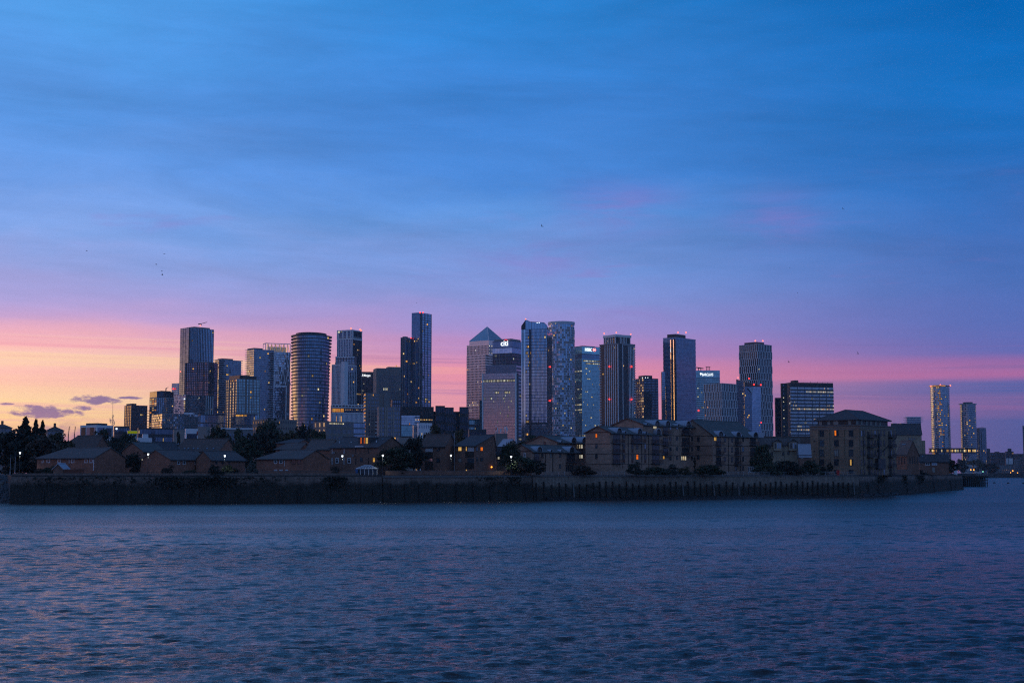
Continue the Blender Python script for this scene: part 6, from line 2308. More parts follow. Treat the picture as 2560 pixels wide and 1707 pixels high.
# conservatory
cv = thing('conservatory', 'white framed glass conservatory with a hipped lantern roof before the brick terrace', 'conservatory', (P(916, 1180, 372).x, 374, GZ))
x0, x1 = P(890, 1175, 372).x, P(943, 1175, 372).x
zE, zR = P(916, 1171, 372).z, P(916, 1163, 372).z
mb = MB()
mb.ob((x0 + 0.3, 372.3, GZ), (x1 - x0 - 0.6, 0, 0), (0, 4, 0), (0, 0, zE - GZ))
mb.build('glazed_wall', M['pane'], cv)
e = [Vector((x0, 372, zE)), Vector((x1, 372, zE)), Vector((x1, 376.6, zE)), Vector((x0, 376.6, zE))]
r_ = [Vector((x0 + 1.9, 374.3, zR)), Vector((x1 - 1.9, 374.3, zR))]
mb = MB()
mb.quad(e[0], e[1], r_[1], r_[0])
mb.tri(e[1], e[2], r_[1])
mb.tri(e[3], e[0], r_[0])
mb.quad(e[2], e[3], r_[0], r_[1])
mb.build('roof_glass', M['pane'], cv)
for k in range(8):
    f_ = k / 7
    mb = MB()
    mb.tube(e[0].lerp(e[1], f_), r_[0].lerp(r_[1], f_), 0.07)
    mb.build('glazing_bar', M['frame_white'], cv)
mb = MB()
for a_, b2_ in ((e[0], e[1]), (e[1], e[2]), (e[3], e[0]), (r_[0], r_[1]), (e[1], r_[1]), (e[0], r_[0]), (e[2], r_[1])):
    mb.tube(a_, b2_, 0.10)
for k in range(6):
    mb.ob((x0 + (x1 - x0 - 0.12) * k / 5, 372.1, GZ), (0.12, 0, 0), (0, 0.12, 0), (0, 0, zE - GZ))
mb.build('frame', M['frame_white'], cv)
mb = MB()
mb.box((P(891, 1178, 371).x, 371, GZ + 0.7), 0.7, 0.5, 1.4)
mb.box((P(891, 1178, 371).x, 371, GZ + 1.45), 0.76, 0.56, 0.1)
tag(mb.build('wheelie_bin', M['blue_paint'], None, origin=(P(891, 1178, 371).x, 371, GZ)), 'blue bin standing left of the glass conservatory', 'bin')

h7 = House('brick_house', 'three-storey brick house with a brown ribbed roof and white-blinded loggias', 1054, 1113, 1140, 1114, 1086, 390, 30, 'L', 'brick_brown', 'tile_brown')
h7.panel('L', 1064, 1082, 1118, 1129, 'blind', 'blind', 0.1)
h7.panel('L', 1062, 1082, 1130, 1146, 'frame_dark', 'loggia_shade', 0.05)  # flat dark panels imitate the shade inside the loggias
h7.panel('L', 1062, 1082, 1152, 1174, 'frame_dark', 'loggia_shade', 0.05)
h7.panel('L', 1073, 1081, 1146, 1153, 'pane_blue', 'loggia_glass', 0.08)
h7.win('L', 1095.5, 1122.5, 9, 11, 'dark', 'pane_blue', 0)
h7.win('L', 1095.5, 1150, 9, 11, 'dark', 'pane_blue', 0)
h8 = House('brick_house', 'three-storey brick house with a steep half gable and yellow lit windows, right of centre', 1136, 1189, 1239, 1113, 1087, 388, 40, 'L', 'brick_brown', 'tile_dark', off=0.9)
h8.win('L', 1150, 1122, 9, 11, 'dark', 'house_warm', 2)
h8.win('L', 1166, 1121, 4, 13, 'dark', 'house_warm', 1)
h8.panel('L', 1170, 1185, 1117, 1128, 'blind', 'blind', 0.1)
h8.panel('L', 1163, 1185, 1129, 1143, 'frame_dark', 'loggia_shade', 0.05)  # loggia depth imitated by flat dark panels, shade in the colour
h8.panel('L', 1163, 1185, 1156, 1172, 'frame_dark', 'loggia_shade', 0.05)
h8.win('L', 1150, 1150, 9, 11, 'dark', 'curtain', 2)
h8.panel('L', 1169, 1185, 1145, 1156, 'pane_blue', 'loggia_glass', 0.08)
h8.win('R', 1204, 1122, 6.5, 10.5, 'dark', 'house_orange', 2)
h8.win('R', 1204, 1148.5, 6.5, 9, 'dark', 'pane_blue', 0)
h8.win('R', 1192.5, 1122, 3.5, 11, 'dark', 'pane_blue', 0)
h8.win('R', 1192.5, 1148, 3.5, 11, 'dark', 'pane_blue', 0)
mb = MB()
q = h8.q('R', 1227, 1167) + h8.faces['R'][3] * 0.3
mb.ball(q, 0.22)
mb.build('wall_lamp', M['sodium'], h8.root)
hl_ = House('porch_link', 'dark entrance link with a small lit sign between the two three-storey brick houses', 1113, 1116, 1136, 1119, 1110, 396, 80, 'R', 'brick_brown', 'tile_dark', cat='porch')
hl_.panel('R', 1124, 1133, 1127, 1132, 'house_warm', 'lit_window', 0.1)
hl_.panel('R', 1124, 1132, 1161, 1164, 'frame_white', 'wall_sign', 0.1)
h9 = House('brick_house', 'narrow buff house with one glowing window between the brick gable and the shrubs', 1237, 1241, 1264, 1135, 1118, 398, 80, 'R', 'brick_buff', 'tile_dark')
h9.win('R', 1246.5, 1143, 6, 11, 'dark', 'house_pale', 1)
h10 = House('shed', 'pale sheet-roofed shed behind the narrow buff house', 1243, 1266, 1297, 1118, 1098, 480, 50, 'L', 'brick_buff', 'lead', cat='shed')

# ------------------------------------------------------------------ barrel-dormered flats
FX = dict(wall='brick_buff', roof='tile_green', cat='apartment block', barge='trim_red')
fa = House('barrel_roof_flats', 'lowest block of buff flats with half-round dormers, beside the shrubs', 1279, 1330, 1449, 1128, 1112, 402, 36, 'R', **FX)
fa.win('L', 1312, 1138, 5.5, 12, 'white', 'pane', 2)
fa.panel('L', 1281, 1329, 1126.5, 1129, 'trim_red', 'string_course', 0.08)
fa.barrel('R', 1347, 1127.6, 12.5)
fa.barrel('R', 1428, 1127.9, 12.5)
fa.barrel('R', 1376, 1127.7, 4.5, 2.2)
fa.barrel('R', 1402, 1127.8, 4.5, 2.2)
fa.balcony('R', 1334, 1350, 1133, 1152)
fa.win('R', 1356, 1139, 5, 11, 'dark')
fa.win('R', 1377, 1138, 5, 12, 'dark', 'curtain')
fa.win('R', 1400, 1138, 5, 11, 'dark', 'pane_blue')
fa.win('R', 1400, 1165, 5, 11, 'dark', 'pane_blue')
fa.balcony('R', 1414, 1440, 1134, 1155)
for px in (1416, 1421, 1426, 1431):
    fa.win('R', px, 1170, 4, 17, 'dark', 'pane')
for px in (1381, 1363):
    fa.panel('R', px, px + 0.8, 1130, 1180, 'metal_dark', 'downpipe', 0.15)
fa2 = House('barrel_roof_flats', 'second block of buff flats behind the lowest one, lit white and amber windows', 1316, 1393, 1484, 1105, 1089, 424, 33, 'R', **FX)
fa2.barrel('R', 1432.5, 1104.5, 12.5)
fa2.barrel('R', 1459, 1104.5, 12.5)
fa2.barrel('R', 1475, 1104.5, 4.5, 2.2)
fa2.barrel('R', 1402, 1104.5, 4.5, 2.2)
for px in (1443, 1449, 1454.5):
    fa2.win('R', px, 1116, 4.6, 11, 'dark', 'house_pale', 0)
    fa2.win('R', px, 1141, 4.6, 10.5, 'dark', 'house_warm' if px < 1446 else 'house_pale', 0)
fa2.balcony('R', 1439, 1460, 1110, 1130)
fa2.win('R', 1474, 1113, 5, 12, 'dark')
fa2.win('R', 1474, 1139, 5, 12, 'dark')
fa2.win('L', 1362, 1108, 6, 7, 'dark')
fb = House('barrel_roof_flats', 'broad middle block of buff flats with an amber window high in its gable', 1464, 1526, 1653, 1081, 1066, 412, 33, 'R', **FX)
fb.barrel('R', 1546, 1080.9, 12.5)
fb.barrel('R', 1597, 1082.1, 12.5)
fb.barrel('R', 1644, 1083.1, 12.5)
fb.barrel('R', 1561, 1081.3, 4.5, 2.2)
fb.barrel('R', 1613, 1082.4, 4.5, 2.2)
fb.win('L', 1491, 1089, 5.5, 11, 'dark', 'house_orange', 0)
fb.win('L', 1491, 1115.5, 5.5, 11, 'dark', 'pane_blue')
fb.win('L', 1491, 1141, 6, 12, 'dark')
fb.panel('L', 1465, 1525, 1079, 1081.5, 'trim_red', 'string_course', 0.08)
for y in (1108.5, 1133.5, 1159.5):
    fb.panel('L', 1466, 1525.5, y, y + 1.2, 'frame_dark', 'floor_line', 0.06)
    fb.panel('R', 1526.5, 1650, y, y + 1.2, 'frame_dark', 'floor_line', 0.06)
for y in (1086, 1111, 1136):
    fb.balcony('R', 1530, 1552, y, y + 21)
    fb.balcony('R', 1628, 1650, y + 1, y + 22)
for y, k1, k2 in ((1089, 'pane', 'pane'), (1115, 'pane', 'pane'), (1141, 'pane', 'pane')):
    fb.win('R', 1560.5, y + 1, 5, 12, 'dark', k1)
    fb.win('R', 1581, y + 1, 5, 13, 'dark', k2)
    fb.win('R', 1593, y + 1, 5.5, 13, 'dark', 'house_orange' if y == 1141 else ('pane_blue' if y == 1089 else 'pane'))
    fb.win('R', 1613, y + 1, 5, 13, 'dark', 'pane_blue' if y == 1115 else 'pane')
fb.balcony('R', 1577, 1604, 1087, 1106)
for px in (1570, 1603.5, 1556, 1621):
    fb.panel('R', px, px + 0.8, 1083, 1170, 'metal_dark', 'downpipe', 0.15)
for px in (1560.5, 1581, 1613):
    for y in (1098, 1123.5, 1149):
        fb.panel('R', px - 2.4, px + 2.4, y, y + 8, 'trim_red', 'spandrel', 0.05)
fb2 = House('barrel_roof_flats', 'tallest block of buff flats rising behind the middle one, three half-round dormers on its eaves', 1532, 1608, 1737, 1061, 1046, 428, 33, 'R', **FX)
fb2.barrel('R', 1641, 1062.2, 12.5)
fb2.barrel('R', 1667.5, 1062.8, 12.5)
fb2.barrel('R', 1719, 1063.9, 12.5)
fb2.barrel('R', 1616, 1061.7, 4.5, 2.2)
fb2.barrel('R', 1694, 1063.4, 4.5, 2.2)
for y in (1068, 1096, 1121.5, 1144):
    fb2.win('R', 1692.5, y, 5, 10, 'dark', 'pane_blue')
    fb2.win('R', 1676, y + 1, 5, 10, 'dark', 'pane' if y > 1070 else 'pane_blue')
    if y < 1140:
        fb2.balcony('R', 1656, 1672, y - 2, y + 17)
        fb2.balcony('R', 1703, 1726, y - 2, y + 17)
    fb2.win('R', 1730, y + 1, 4, 11, 'dark', 'pane_blue' if y < 1070 else 'pane')
fb2.win('R', 1637, 1068, 9, 8, 'dark', 'house_pale', 2)
fb2.win('R', 1659, 1143, 4.5, 9, 'dark', 'house_warm', 0)
for px in (1704.5, 1709, 1713.5):
    fb2.win('R', px, 1145, 4, 11, 'dark', 'house_pale', 0)
for y in (1088.5, 1113, 1137.5):
    fb2.panel('R', 1653, 1735, y, y + 1.2, 'frame_dark', 'floor_line', 0.06)
for px in (1683, 1699):
    fb2.panel('R', px, px + 0.9, 1063, 1160, 'brick_pale', 'pier', 0.12)
fc = House('barrel_roof_flats', 'right-hand block of buff flats with a long sloping gable, beside the hedge', 1684, 1782, 1895, 1088, 1050, 447, 33, 'R', **FX)
for y in (1098, 1120.5, 1143):
    fc.win('L', 1746, y, 6, 12, 'dark')
for y in (1089, 1113.5, 1137.5):
    fc.panel('L', 1737, 1781, y, y + 1.2, 'frame_dark', 'floor_line', 0.06)
for y in (1113.5, 1137.5, 1161.5):
    fc.panel('R', 1783, 1892, y, y + 1.2, 'frame_dark', 'floor_line', 0.06)
fc.barrel('R', 1800, 1089.0, 12.5)
fc.barrel('R', 1844, 1090.4, 12.5)
fc.barrel('R', 1887, 1091.7, 12.5)
fc.barrel('R', 1811, 1089.4, 4.5, 2.2)
fc.barrel('R', 1854, 1090.7, 4.5, 2.2)
fc.win('R', 1788, 1097, 7, 10, 'dark', 'house_warm', 2)
for y in (1093, 1118, 1142):
    fc.balcony('R', 1789, 1804, y + 1, y + 19)
    fc.balcony('R', 1836, 1848, y + 1, y + 19)
    fc.balcony('R', 1874, 1891, y + 1, y + 19)
    fc.win('R', 1812, y + 6, 5, 12, 'dark')
    fc.win('R', 1830, y + 6, 4.5, 13, 'dark')
    fc.win('R', 1857.5, y + 5, 4.5, 12, 'dark', 'pane_blue' if y > 1110 else 'pane')
for px in (1840, 1857):
    fc.win('R', px, 1170, 4.5, 11, 'dark', 'pane_blue')
for px in (1871.5, 1876, 1881, 1885.5):
    fc.win('R', px, 1173, 3.5, 15, 'white', 'pane', 0)
for px in (1820.5, 1850):
    fc.panel('R', px, px + 0.8, 1090, 1180, 'metal_dark', 'downpipe', 0.15)
mb = MB()
q = P(1896, 1089, 480)
mb.box((q.x, q.y, q.z - 3), 3.2, 3, 8)
mb.build('stair_head', M['lead'], fc.root)

# stepped terrace and slate-roofed house behind the hedge
td = House('terrace_house', 'pale brick terrace with two small gabled oriels behind the hedge, left of the warehouse', 1893, 1899, 2001, 1110, 1095, 470, 78, 'R', 'brick_pale', 'tile_grey', cat='house')
for px in (1942, 1981):
    A, u, ln, nn = td.faces['R']
    a, b = td.q('R', px - 10, 1110), td.q('R', px + 10, 1110)
    m2 = MB()
    zt_, zb_ = CAMZ + K(1280, 1105)[1] * a.y, CAMZ + K(1280, 1126)[1] * a.y
    za_ = CAMZ + K(1280, 1096)[1] * a.y
    d_ = Vector((b.x - a.x, b.y - a.y, 0))
    a0 = Vector((a.x, a.y, zb_)) - nn * 0.2
    m2.ob(a0, d_, nn * 1.4, (0, 0, zt_ - zb_))
    fr0 = m2.build('oriel', M['brick_pale'], td.root)
    m2 = MB()
    ce = a0 + d_ * 0.5
    for s0, s1 in ((a0 - u * 0.3, ce), (a0 + d_ + u * 0.3, ce)):
        e0 = Vector((s0.x, s0.y, zt_))
        r0 = Vector((s1.x, s1.y, za_))
        pts_ = [e0 + nn * 1.7, r0 + nn * 1.7, r0 - nn * 3.0, e0 - nn * 3.0]
        slab3(m2, pts_, 0.18)
    m2.tri(Vector((a0.x, a0.y, zt_)) + nn * 1.35, Vector((a0.x + d_.x, a0.y + d_.y, zt_)) + nn * 1.35, Vector((ce.x, ce.y, za_)) + nn * 1.35)
    m2.build('oriel_roof', M['tile_grey'], fr0)
    for f_ in (0.12, 0.42, 0.70):
        m2 = MB()
        m2.ob(a0 + d_ * f_ + nn * 1.42 + Vector((0, 0, 0.7)), d_ * 0.2, nn * 0.04, (0, 0, (zt_ - zb_) - 1.0))
        m2.build('pane', M['pane_blue'] if f_ > 0.2 else M['pane'], fr0)
for px in (1921, 1960, 2000):
    td.panel('R', px, px + 0.8, 1110, 1160, 'metal_dark', 'downpipe', 0.15)
for px, py in ((1930, 1134), (1958, 1134), (1971, 1132), (1995, 1131)):
    td.win('R', px, py, 5, 9, 'dark' if px < 1990 else 'white')
for px in (1925, 1990):
    td.win('R', px, 1117, 5, 9, 'dark')
tr = House('brick_house', 'brown tiled roof seen behind the terrace and left of the warehouse', 1904, 1910, 2034, 1112, 1092, 500, 80, 'R', 'brick_brown', 'tile_brown')
ts = House('brick_house', 'low house with a plain blue slate roof against the left side of the warehouse', 1996, 1999, 2027, 1135, 1111, 466, 82, 'R', 'brick_brown', 'lead')
ts.win('R', 2005, 1142, 5, 8, 'white', 'pane', 2)
ts.win('R', 2017, 1142, 5, 8, 'dark')

# ------------------------------------------------------------------ warehouse
wr = Tower('warehouse', 'big yellow brick warehouse with a dark set-back attic and a hipped slate roof', 2026, 2151, 2240, 1063, 470, al=28, cat='warehouse')
wr.__class__ = House
wr.body(M['brick_ware'])
pr_ = wr.off(-1.9)
za_, zb_ = wr.z1, wr.zy(1047)
mb = MB()
mb.prism([tuple(p_) for p_ in pr_], za_ - 0.2, zb_)
mb.build('attic', M['black'], wr.root)
ev = [Vector((p_.x, p_.y, zb_)) for p_ in wr.off(-0.9)]
m0, m1 = (ev[0] + ev[3]) / 2, (ev[1] + ev[2]) / 2
zr_ = CAMZ + K(1280, 1026)[1] * m0.y
r0, r1 = m0.lerp(m1, 0.28), m0.lerp(m1, 0.80)
r0.z = CAMZ + K(1280, 1024.5)[1] * r0.y
r1.z = r0.z
mb = MB()
slab3(mb, [ev[0], ev[1], r1, r0], 0.25)
slab3(mb, [ev[1], ev[2], r1], 0.25)
slab3(mb, [ev[2], ev[3], r0, r1], 0.25)
slab3(mb, [ev[3], ev[0], r0], 0.25)
mb.build('roof', M['tile_dark'], wr.root)
mb = MB()
for a_, b2_ in ((r0, r1), (ev[0], r0), (ev[1], r1), (ev[3], r0)):
    mb.tube(a_, b2_, 0.16)
mb.build('ridge_tile', M['tile_dark'], wr.root)
mb = MB()
mb.prism([tuple(p_) for p_ in wr.off(0.35)], wr.z1 - 0.1, wr.z1 + 0.25)
mb.build('cornice', M['coping'], wr.root)
for y in (1067, 1071):
    for fc_ in 'LR':
        wr.bands(fc_, [wr.zy(y)], 'stone', 0.3, 0.12, name='string_course')
rows = (1083, 1107.5, 1132, 1155.5)
KL = {(0, 1): 'pane_blue', (0, 2): 'pane_blue', (1, 0): 'house_orange', (1, 2): 'curtain', (2, 2): 'pane_blue', (2, 3): 'house_warm', (2, 0): 'pane'}
for i, px in enumerate((2054.5, 2091, 2127.5)):
    for j, y in enumerate(rows):
        wr.win('L', px, y, 11.5, 16, 'dark', KL.get((i, j), 'pane'), 2, part={(1, 0): (0.12, 0.46, 0.1, 1.0), (2, 3): (0.30, 0.62, 0.0, 1.0)}.get((i, j)))
        wr.panel('L', px - 6.5, px + 6.5, y - 9.6, y - 8.2, 'stone', 'lintel', 0.07)
        wr.panel('L', px - 6.5, px + 6.5, y + 8.2, y + 9.3, 'stone', 'sill', 0.12)
    wr.win('L', px, 1179, 12, 10, 'dark', 'pane', 2)
for px in (2036,):
    for y in (1103, 1128, 1151):
        wr.win('L', px, y, 4, 3.5, 'dark')
for px in (2044, 2072, 2109, 2146):
    wr.panel('L', px, px + 3, 1073, 1188, 'brick_ware', 'pilaster', 0.25, 0.3)
for fx in (0.13, 0.30, 0.42, 0.46, 0.72):
    A, u, ln, nn = wr.faces['L']
    o_ = A + u * (ln * fx) - nn * 1.9
    mb = MB()
    mb.ob(Vector((o_.x, o_.y, za_ + 0.5)) + nn * 0.03, u * 1.1, nn * 0.05, (0, 0, 1.4))
    mb.build('attic_window', M['curtain'], wr.root)
for fx in (0.04, 0.16, 0.30, 0.42, 0.55, 0.68):
    A, u, ln, nn = wr.faces['R']
    o_ = A + u * (ln * fx) - nn * 1.9
    mb = MB()
    mb.ob(Vector((o_.x, o_.y, za_ + 0.4)) + nn * 0.03, u * 1.3, nn * 0.05, (0, 0, 1.5))
    mb.build('attic_window', M['curtain'], wr.root)
rowsR = (1083, 1107.5, 1132, 1156.5, 1180)
for px in (2154, 2161.5, 2179, 2187.5, 2194.5, 2202.5, 2210.5, 2227.5, 2235):
    for j, y in enumerate(rowsR):
        if 2185 < px < 2206 and j == 3:
            continue
        wr.win('R', px, y, 3.8, 15, 'dark', 'pane_blue' if RH.random() < 0.15 else 'pane', 0)
for x0, x1 in ((2167, 2184), (2220, 2233)):
    for y in (1094, 1118, 1143, 1167, 1191):
        A, u, ln, nn = wr.faces['R']
        a, b = wr.q('R', x0, y), wr.q('R', x1, y)
        o_ = Vector((a.x, a.y, CAMZ + K(1280, y)[1] * a.y))
        wd = (Vector((b.x, b.y, 0)) - Vector((a.x, a.y, 0))).length
        mb = MB()
        mb.ob(o_, u * wd, nn * 1.4, (0, 0, 0.2))
        bal = mb.build('balcony', M['metal_dark'], wr.root)
        mb = MB()
        for k in range(13):
            mb.ob(o_ + nn * 1.34 + u * ((wd - 0.08) * k / 12), u * 0.08, nn * 0.05, (0, 0, 1.15))
        mb.ob(o_ + nn * 1.33 + Vector((0, 0, 1.15)), u * wd, nn * 0.08, (0, 0, 0.1))
        for k in range(4):
            for sd in (0, wd - 0.06):
                mb.ob(o_ + u * sd + nn * (0.1 + 0.32 * k), u * 0.06, nn * 0.06, (0, 0, 1.15))
        mb.build('railing', M['metal_dark'], bal)
    wr.panel('R', x0 + 1.5, x0 + 8, 1078, 1190, 'frame_dark', 'loading_bay', 0.03, 0.08)
# wall crane and hoist cabin
A, u, ln, nn = wr.faces['R']
cr = thing('wall_crane', 'black iron wall crane with a slanting jib on the right face of the brick warehouse', 'crane', wr.q('R', 2194, 1145))
p0_, p1_ = wr.q('R', 2194, 1146) + nn * 0.6, wr.q('R', 2194, 1085) + nn * 0.6
mb = MB()
mb.tube(p0_, p1_, 0.35)
mb.build('post', M['metal_dark'], cr)
j0, j1 = wr.q('R', 2199, 1129) + nn * 0.9, wr.q('R', 2216, 1094) + nn * 3.4
mb = MB()
for d_ in (0, 0.5):
    mb.tube(j0 + u * d_, j1 + u * d_, 0.12)
for k in range(8):
    mb.tube(j0.lerp(j1, k / 8), j0.lerp(j1, (k + 1) / 8) + u * 0.5, 0.07)
mb.tube(j1, p1_, 0.06)
mb.tube(j0, p0_ + Vector((0, 0, 2)), 0.15)
mb.build('jib', M['metal_dark'], cr)
wr.panel('R', 2188, 2206, 1146, 1172, 'black', 'hoist_cabin', 1.2, 1.2)
wr.panel('R', 2158, 2158.8, 1075, 1190, 'metal_dark', 'downpipe', 0.2)

# houses and sheds beyond the warehouse
rb1 = House('slate_roof_block', 'beige block with a plain blue slate roof just right of the warehouse', 2228, 2234, 2305, 1083, 1060, 640, 78, 'R', 'brick_pale', 'tile_dark', cat='building', gutter=False)
for px in (2273, 2279, 2285):
    rb1.win('R', px, 1097, 3.5, 5, 'dark', 'pane_blue')
mb = MB()
for x0, x1 in ((2232, 2242), (2253, 2266)):
    a_, b2_ = P(x0, 1061, 650), P(x1, 1061, 650)
    mb.ob((a_.x, 650, P(2240, 1062, 650).z), (b2_.x - a_.x, 0, 0), (0, 3, 0), (0, 0, 0.8))
mb.build('rooflight', M['pane_blue'], rb1.root)
b = Tower('', '', 2301, 2303, 2314, 1101, 640, al=80, parent=rb1.root)
b.body(M['brick_pale'], name='end_wing')
rb2 = House('brick_house', 'dark brown house with a folded slate roof and white skylights right of the warehouse', 2241, 2268, 2297, 1134, 1101, 540, 55, 'L', 'brick_brown', 'tile_grey', cat='house')
for px in (2275, 2281, 2287, 2293):
    rb2.win('R', px, 1150, 2.6, 18, 'dark')
for px in (2247, 2254, 2261):
    rb2.win('L', px, 1152, 2.6, 16, 'dark')
rb2.skylight(2260, 1111, 16, 1.2)
rb3 = House('brick_house', 'low house with a long slate roof, white windows and a tan door near the point', 2295, 2299, 2372, 1152, 1136, 575, 80, 'R', 'brick_brown', 'tile_dark', cat='house')
rb3.win('R', 2319, 1158.5, 11, 9, 'white', 'pane', 2)
rb3.win('R', 2336, 1157.5, 13, 10, 'white', 'pane_blue', 2)
rb3.win('R', 2303, 1156, 10, 2.5, 'white', 'pane', 0)
rb3.panel('R', 2331, 2337, 1168, 1180, 'curtain', 'door', 0.08)
rb3.skylight(2306, 1141, 3, 1.5)
mb = MB()
q0 = P(2385.5, 1187, 640)
i_ = [P(2385, 1187, 640), P(2393.5, 1187, 640), P(2392, 1166, 640), P(2386.5, 1166, 640)]
for d_ in (0, 0.8):
    mb.v += [(p_.x, p_.y + d_, p_.z) for p_ in i_]
mb.f += [(0, 1, 2, 3), (7, 6, 5, 4), (0, 4, 5, 1), (1, 5, 6, 2), (2, 6, 7, 3), (3, 7, 4, 0)]
mb.m += [0] * 6
tag(mb.build('sail_sculpture', M['fin_white'], None, origin=(i_[0].x, 640, i_[0].z)), 'tall white tapering board standing near the end of the point', 'board')

# far bank on the right
fbk = [(2466, 2476, 1121, 2700, 'dark', 'dark narrow block against the right shoulder of the paired round towers'), (2475, 2514, 1131, 2600, 'brown', 'long dim brown block on the far right bank with a small roof box'),
       (2513, 2535, 1128, 2500, 'dark', 'dark block with three pale stripes and a stepped roof on the far right bank'), (2532, 2600, 1134, 2650, 'brown', 'reddish brown block at the right edge of the far bank'),
       (2535, 2562, 1147, 2350, 'stone', 'brown warehouse-like block nearest the water at the right edge'), (2488, 2534, 1162, 2330, 'stone', 'low row of dim houses on the far right bank behind two lamps')]
for xl, xr, yt, Yb, m_, lab in fbk:
    T = low_block('far_block', lab, xl, xl + 1.0, xr, yt, Yb, 86, m_, 6, 9, 'glass_dark', 0.05, 'warm', 'building', wf=0.5, hf=0.5)
    if xl == 2513:
        T.fins('R', 4, 'fin_white', 4.5, 0.6, at=[0.2, 0.45, 0.7], z0=T.zy(1160), z1=T.zy(1145), name='pale_stripe')
        T.roof_box((0.1, 0.6), (0.3, 0.75), 5, 'dark')
    if xl == 2475:
        T.roof_box((0.1, 0.6), (0.3, 0.62), 1.6, 'dark')
wv_ = low_block('riverside_hall', 'white rendered hall with a pale barrel roof on the far bank behind the jetty', 2431, 2436, 2454, 1161, 2300, 75, 'fin_white', 1, 6, 'glass_dark', 0, 'warm', 'building', wf=0.4, hf=0.55, mL=2)
mb = MB()
c_ = P(2441, 1161, 2306)
mb.tube(c_, c_ + Vector((0, 14, 0)), 5.2, n=20)
mb.build('barrel_roof', M['lead'], wv_.root)
low_block('far_block', 'low grey shed left of the white hall on the far bank', 2401, 2403, 2431, 1162, 2290, 84, 'metal_grey', 2, 5, 'glass_dark', 0, 'warm', 'building', wf=0.4, hf=0.4)
for px, py, mt, lab in ((2396.5, 1174, 'sodium', 'orange lamp leftmost on the far bank, beside the tapering white board'), (2407.5, 1174, 'sodium', 'orange lamp left of the grey shed doors on the far bank'), (2427, 1174, 'sodium', 'orange lamp immediately left of the white hall'),
                        (2434.5, 1174, 'sodium', 'orange lamp in front of the white hall'), (2457.5, 1178.5, 'green_lamp', 'greenish white lamp, upper of two right of the white hall'), (2457.8, 1184, 'green_lamp', 'greenish white lamp, lower of two right of the white hall'),
                        (2532, 1176.5, 'sodium', 'orange lamp on the far bank before the brown block near the right edge'), (2526.5, 1181, 'sodium', 'small orange lamp near the water on the far right bank'), (2544, 1181.5, 'sodium', 'small pale orange lamp nearest the right edge on the far bank')):
    q = P(px, py, 2240)
    L_ = thing('quay_lamp', lab, 'lamp', (q.x, q.y, GZ), 'lamps on the far right bank')
    mb = MB()
    mb.ball(q, 1.0 if mt == 'sodium' and py < 1180 else 0.7)
    mb.build('lantern', M[mt], L_)
    mb = MB()
    mb.tube((q.x, q.y, GZ - 0.1), (q.x, q.y, max(q.z - 0.7, GZ + 0.3)), 0.15)
    mb.build('post', M['metal_dark'], L_)
# ------------------------------------------------------------------ trees and shrubs
def leaf_mat(name, c):
    m_ = bpy.data.materials.new(name)
    m_.use_nodes = True
    m_.node_tree.nodes.clear()
    t = NT(m_.node_tree)
    o = t.n('ShaderNodeOutputMaterial')
    b = t.n('ShaderNodeBsdfPrincipled')
    t.link(b.outputs[0], o.inputs[0])
    g = t.n('ShaderNodeNewGeometry')
    oi = t.n('ShaderNodeObjectInfo')
    k = t.m('MULTIPLY_ADD', g.outputs['Random Per Island'], 1.1, 0.45)
    sc = t.n('ShaderNodeVectorMath', operation='SCALE')
    sc.inputs[0].default_value = c
    t.link(t.m('MULTIPLY', k, t.m('MULTIPLY_ADD', oi.outputs['Random'], 0.5, 0.75)), sc.inputs['Scale'])
    t.link(sc.outputs[0], b.inputs['Base Color'])
    b.inputs['Roughness'].default_value = 0.75
    return m_


M['leaf_dark'] = leaf_mat('dark_evergreen_leaves', (0.020, 0.028, 0.018))
M['leaf_green'] = leaf_mat('green_leaves', (0.036, 0.052, 0.026))
M['leaf_olive'] = leaf_mat('olive_autumn_leaves', (0.062, 0.055, 0.024))
M['leaf_brown'] = leaf_mat('brown_twiggy_leaves', (0.050, 0.038, 0.026))
M['leaf_grey'] = leaf_mat('grey_green_leaves', (0.070, 0.080, 0.068))
M['bark'] = mat('bark', (0.045, 0.036, 0.030), 0.9, 0, 0.3, 2.0)
RTR = np.random.default_rng(17)


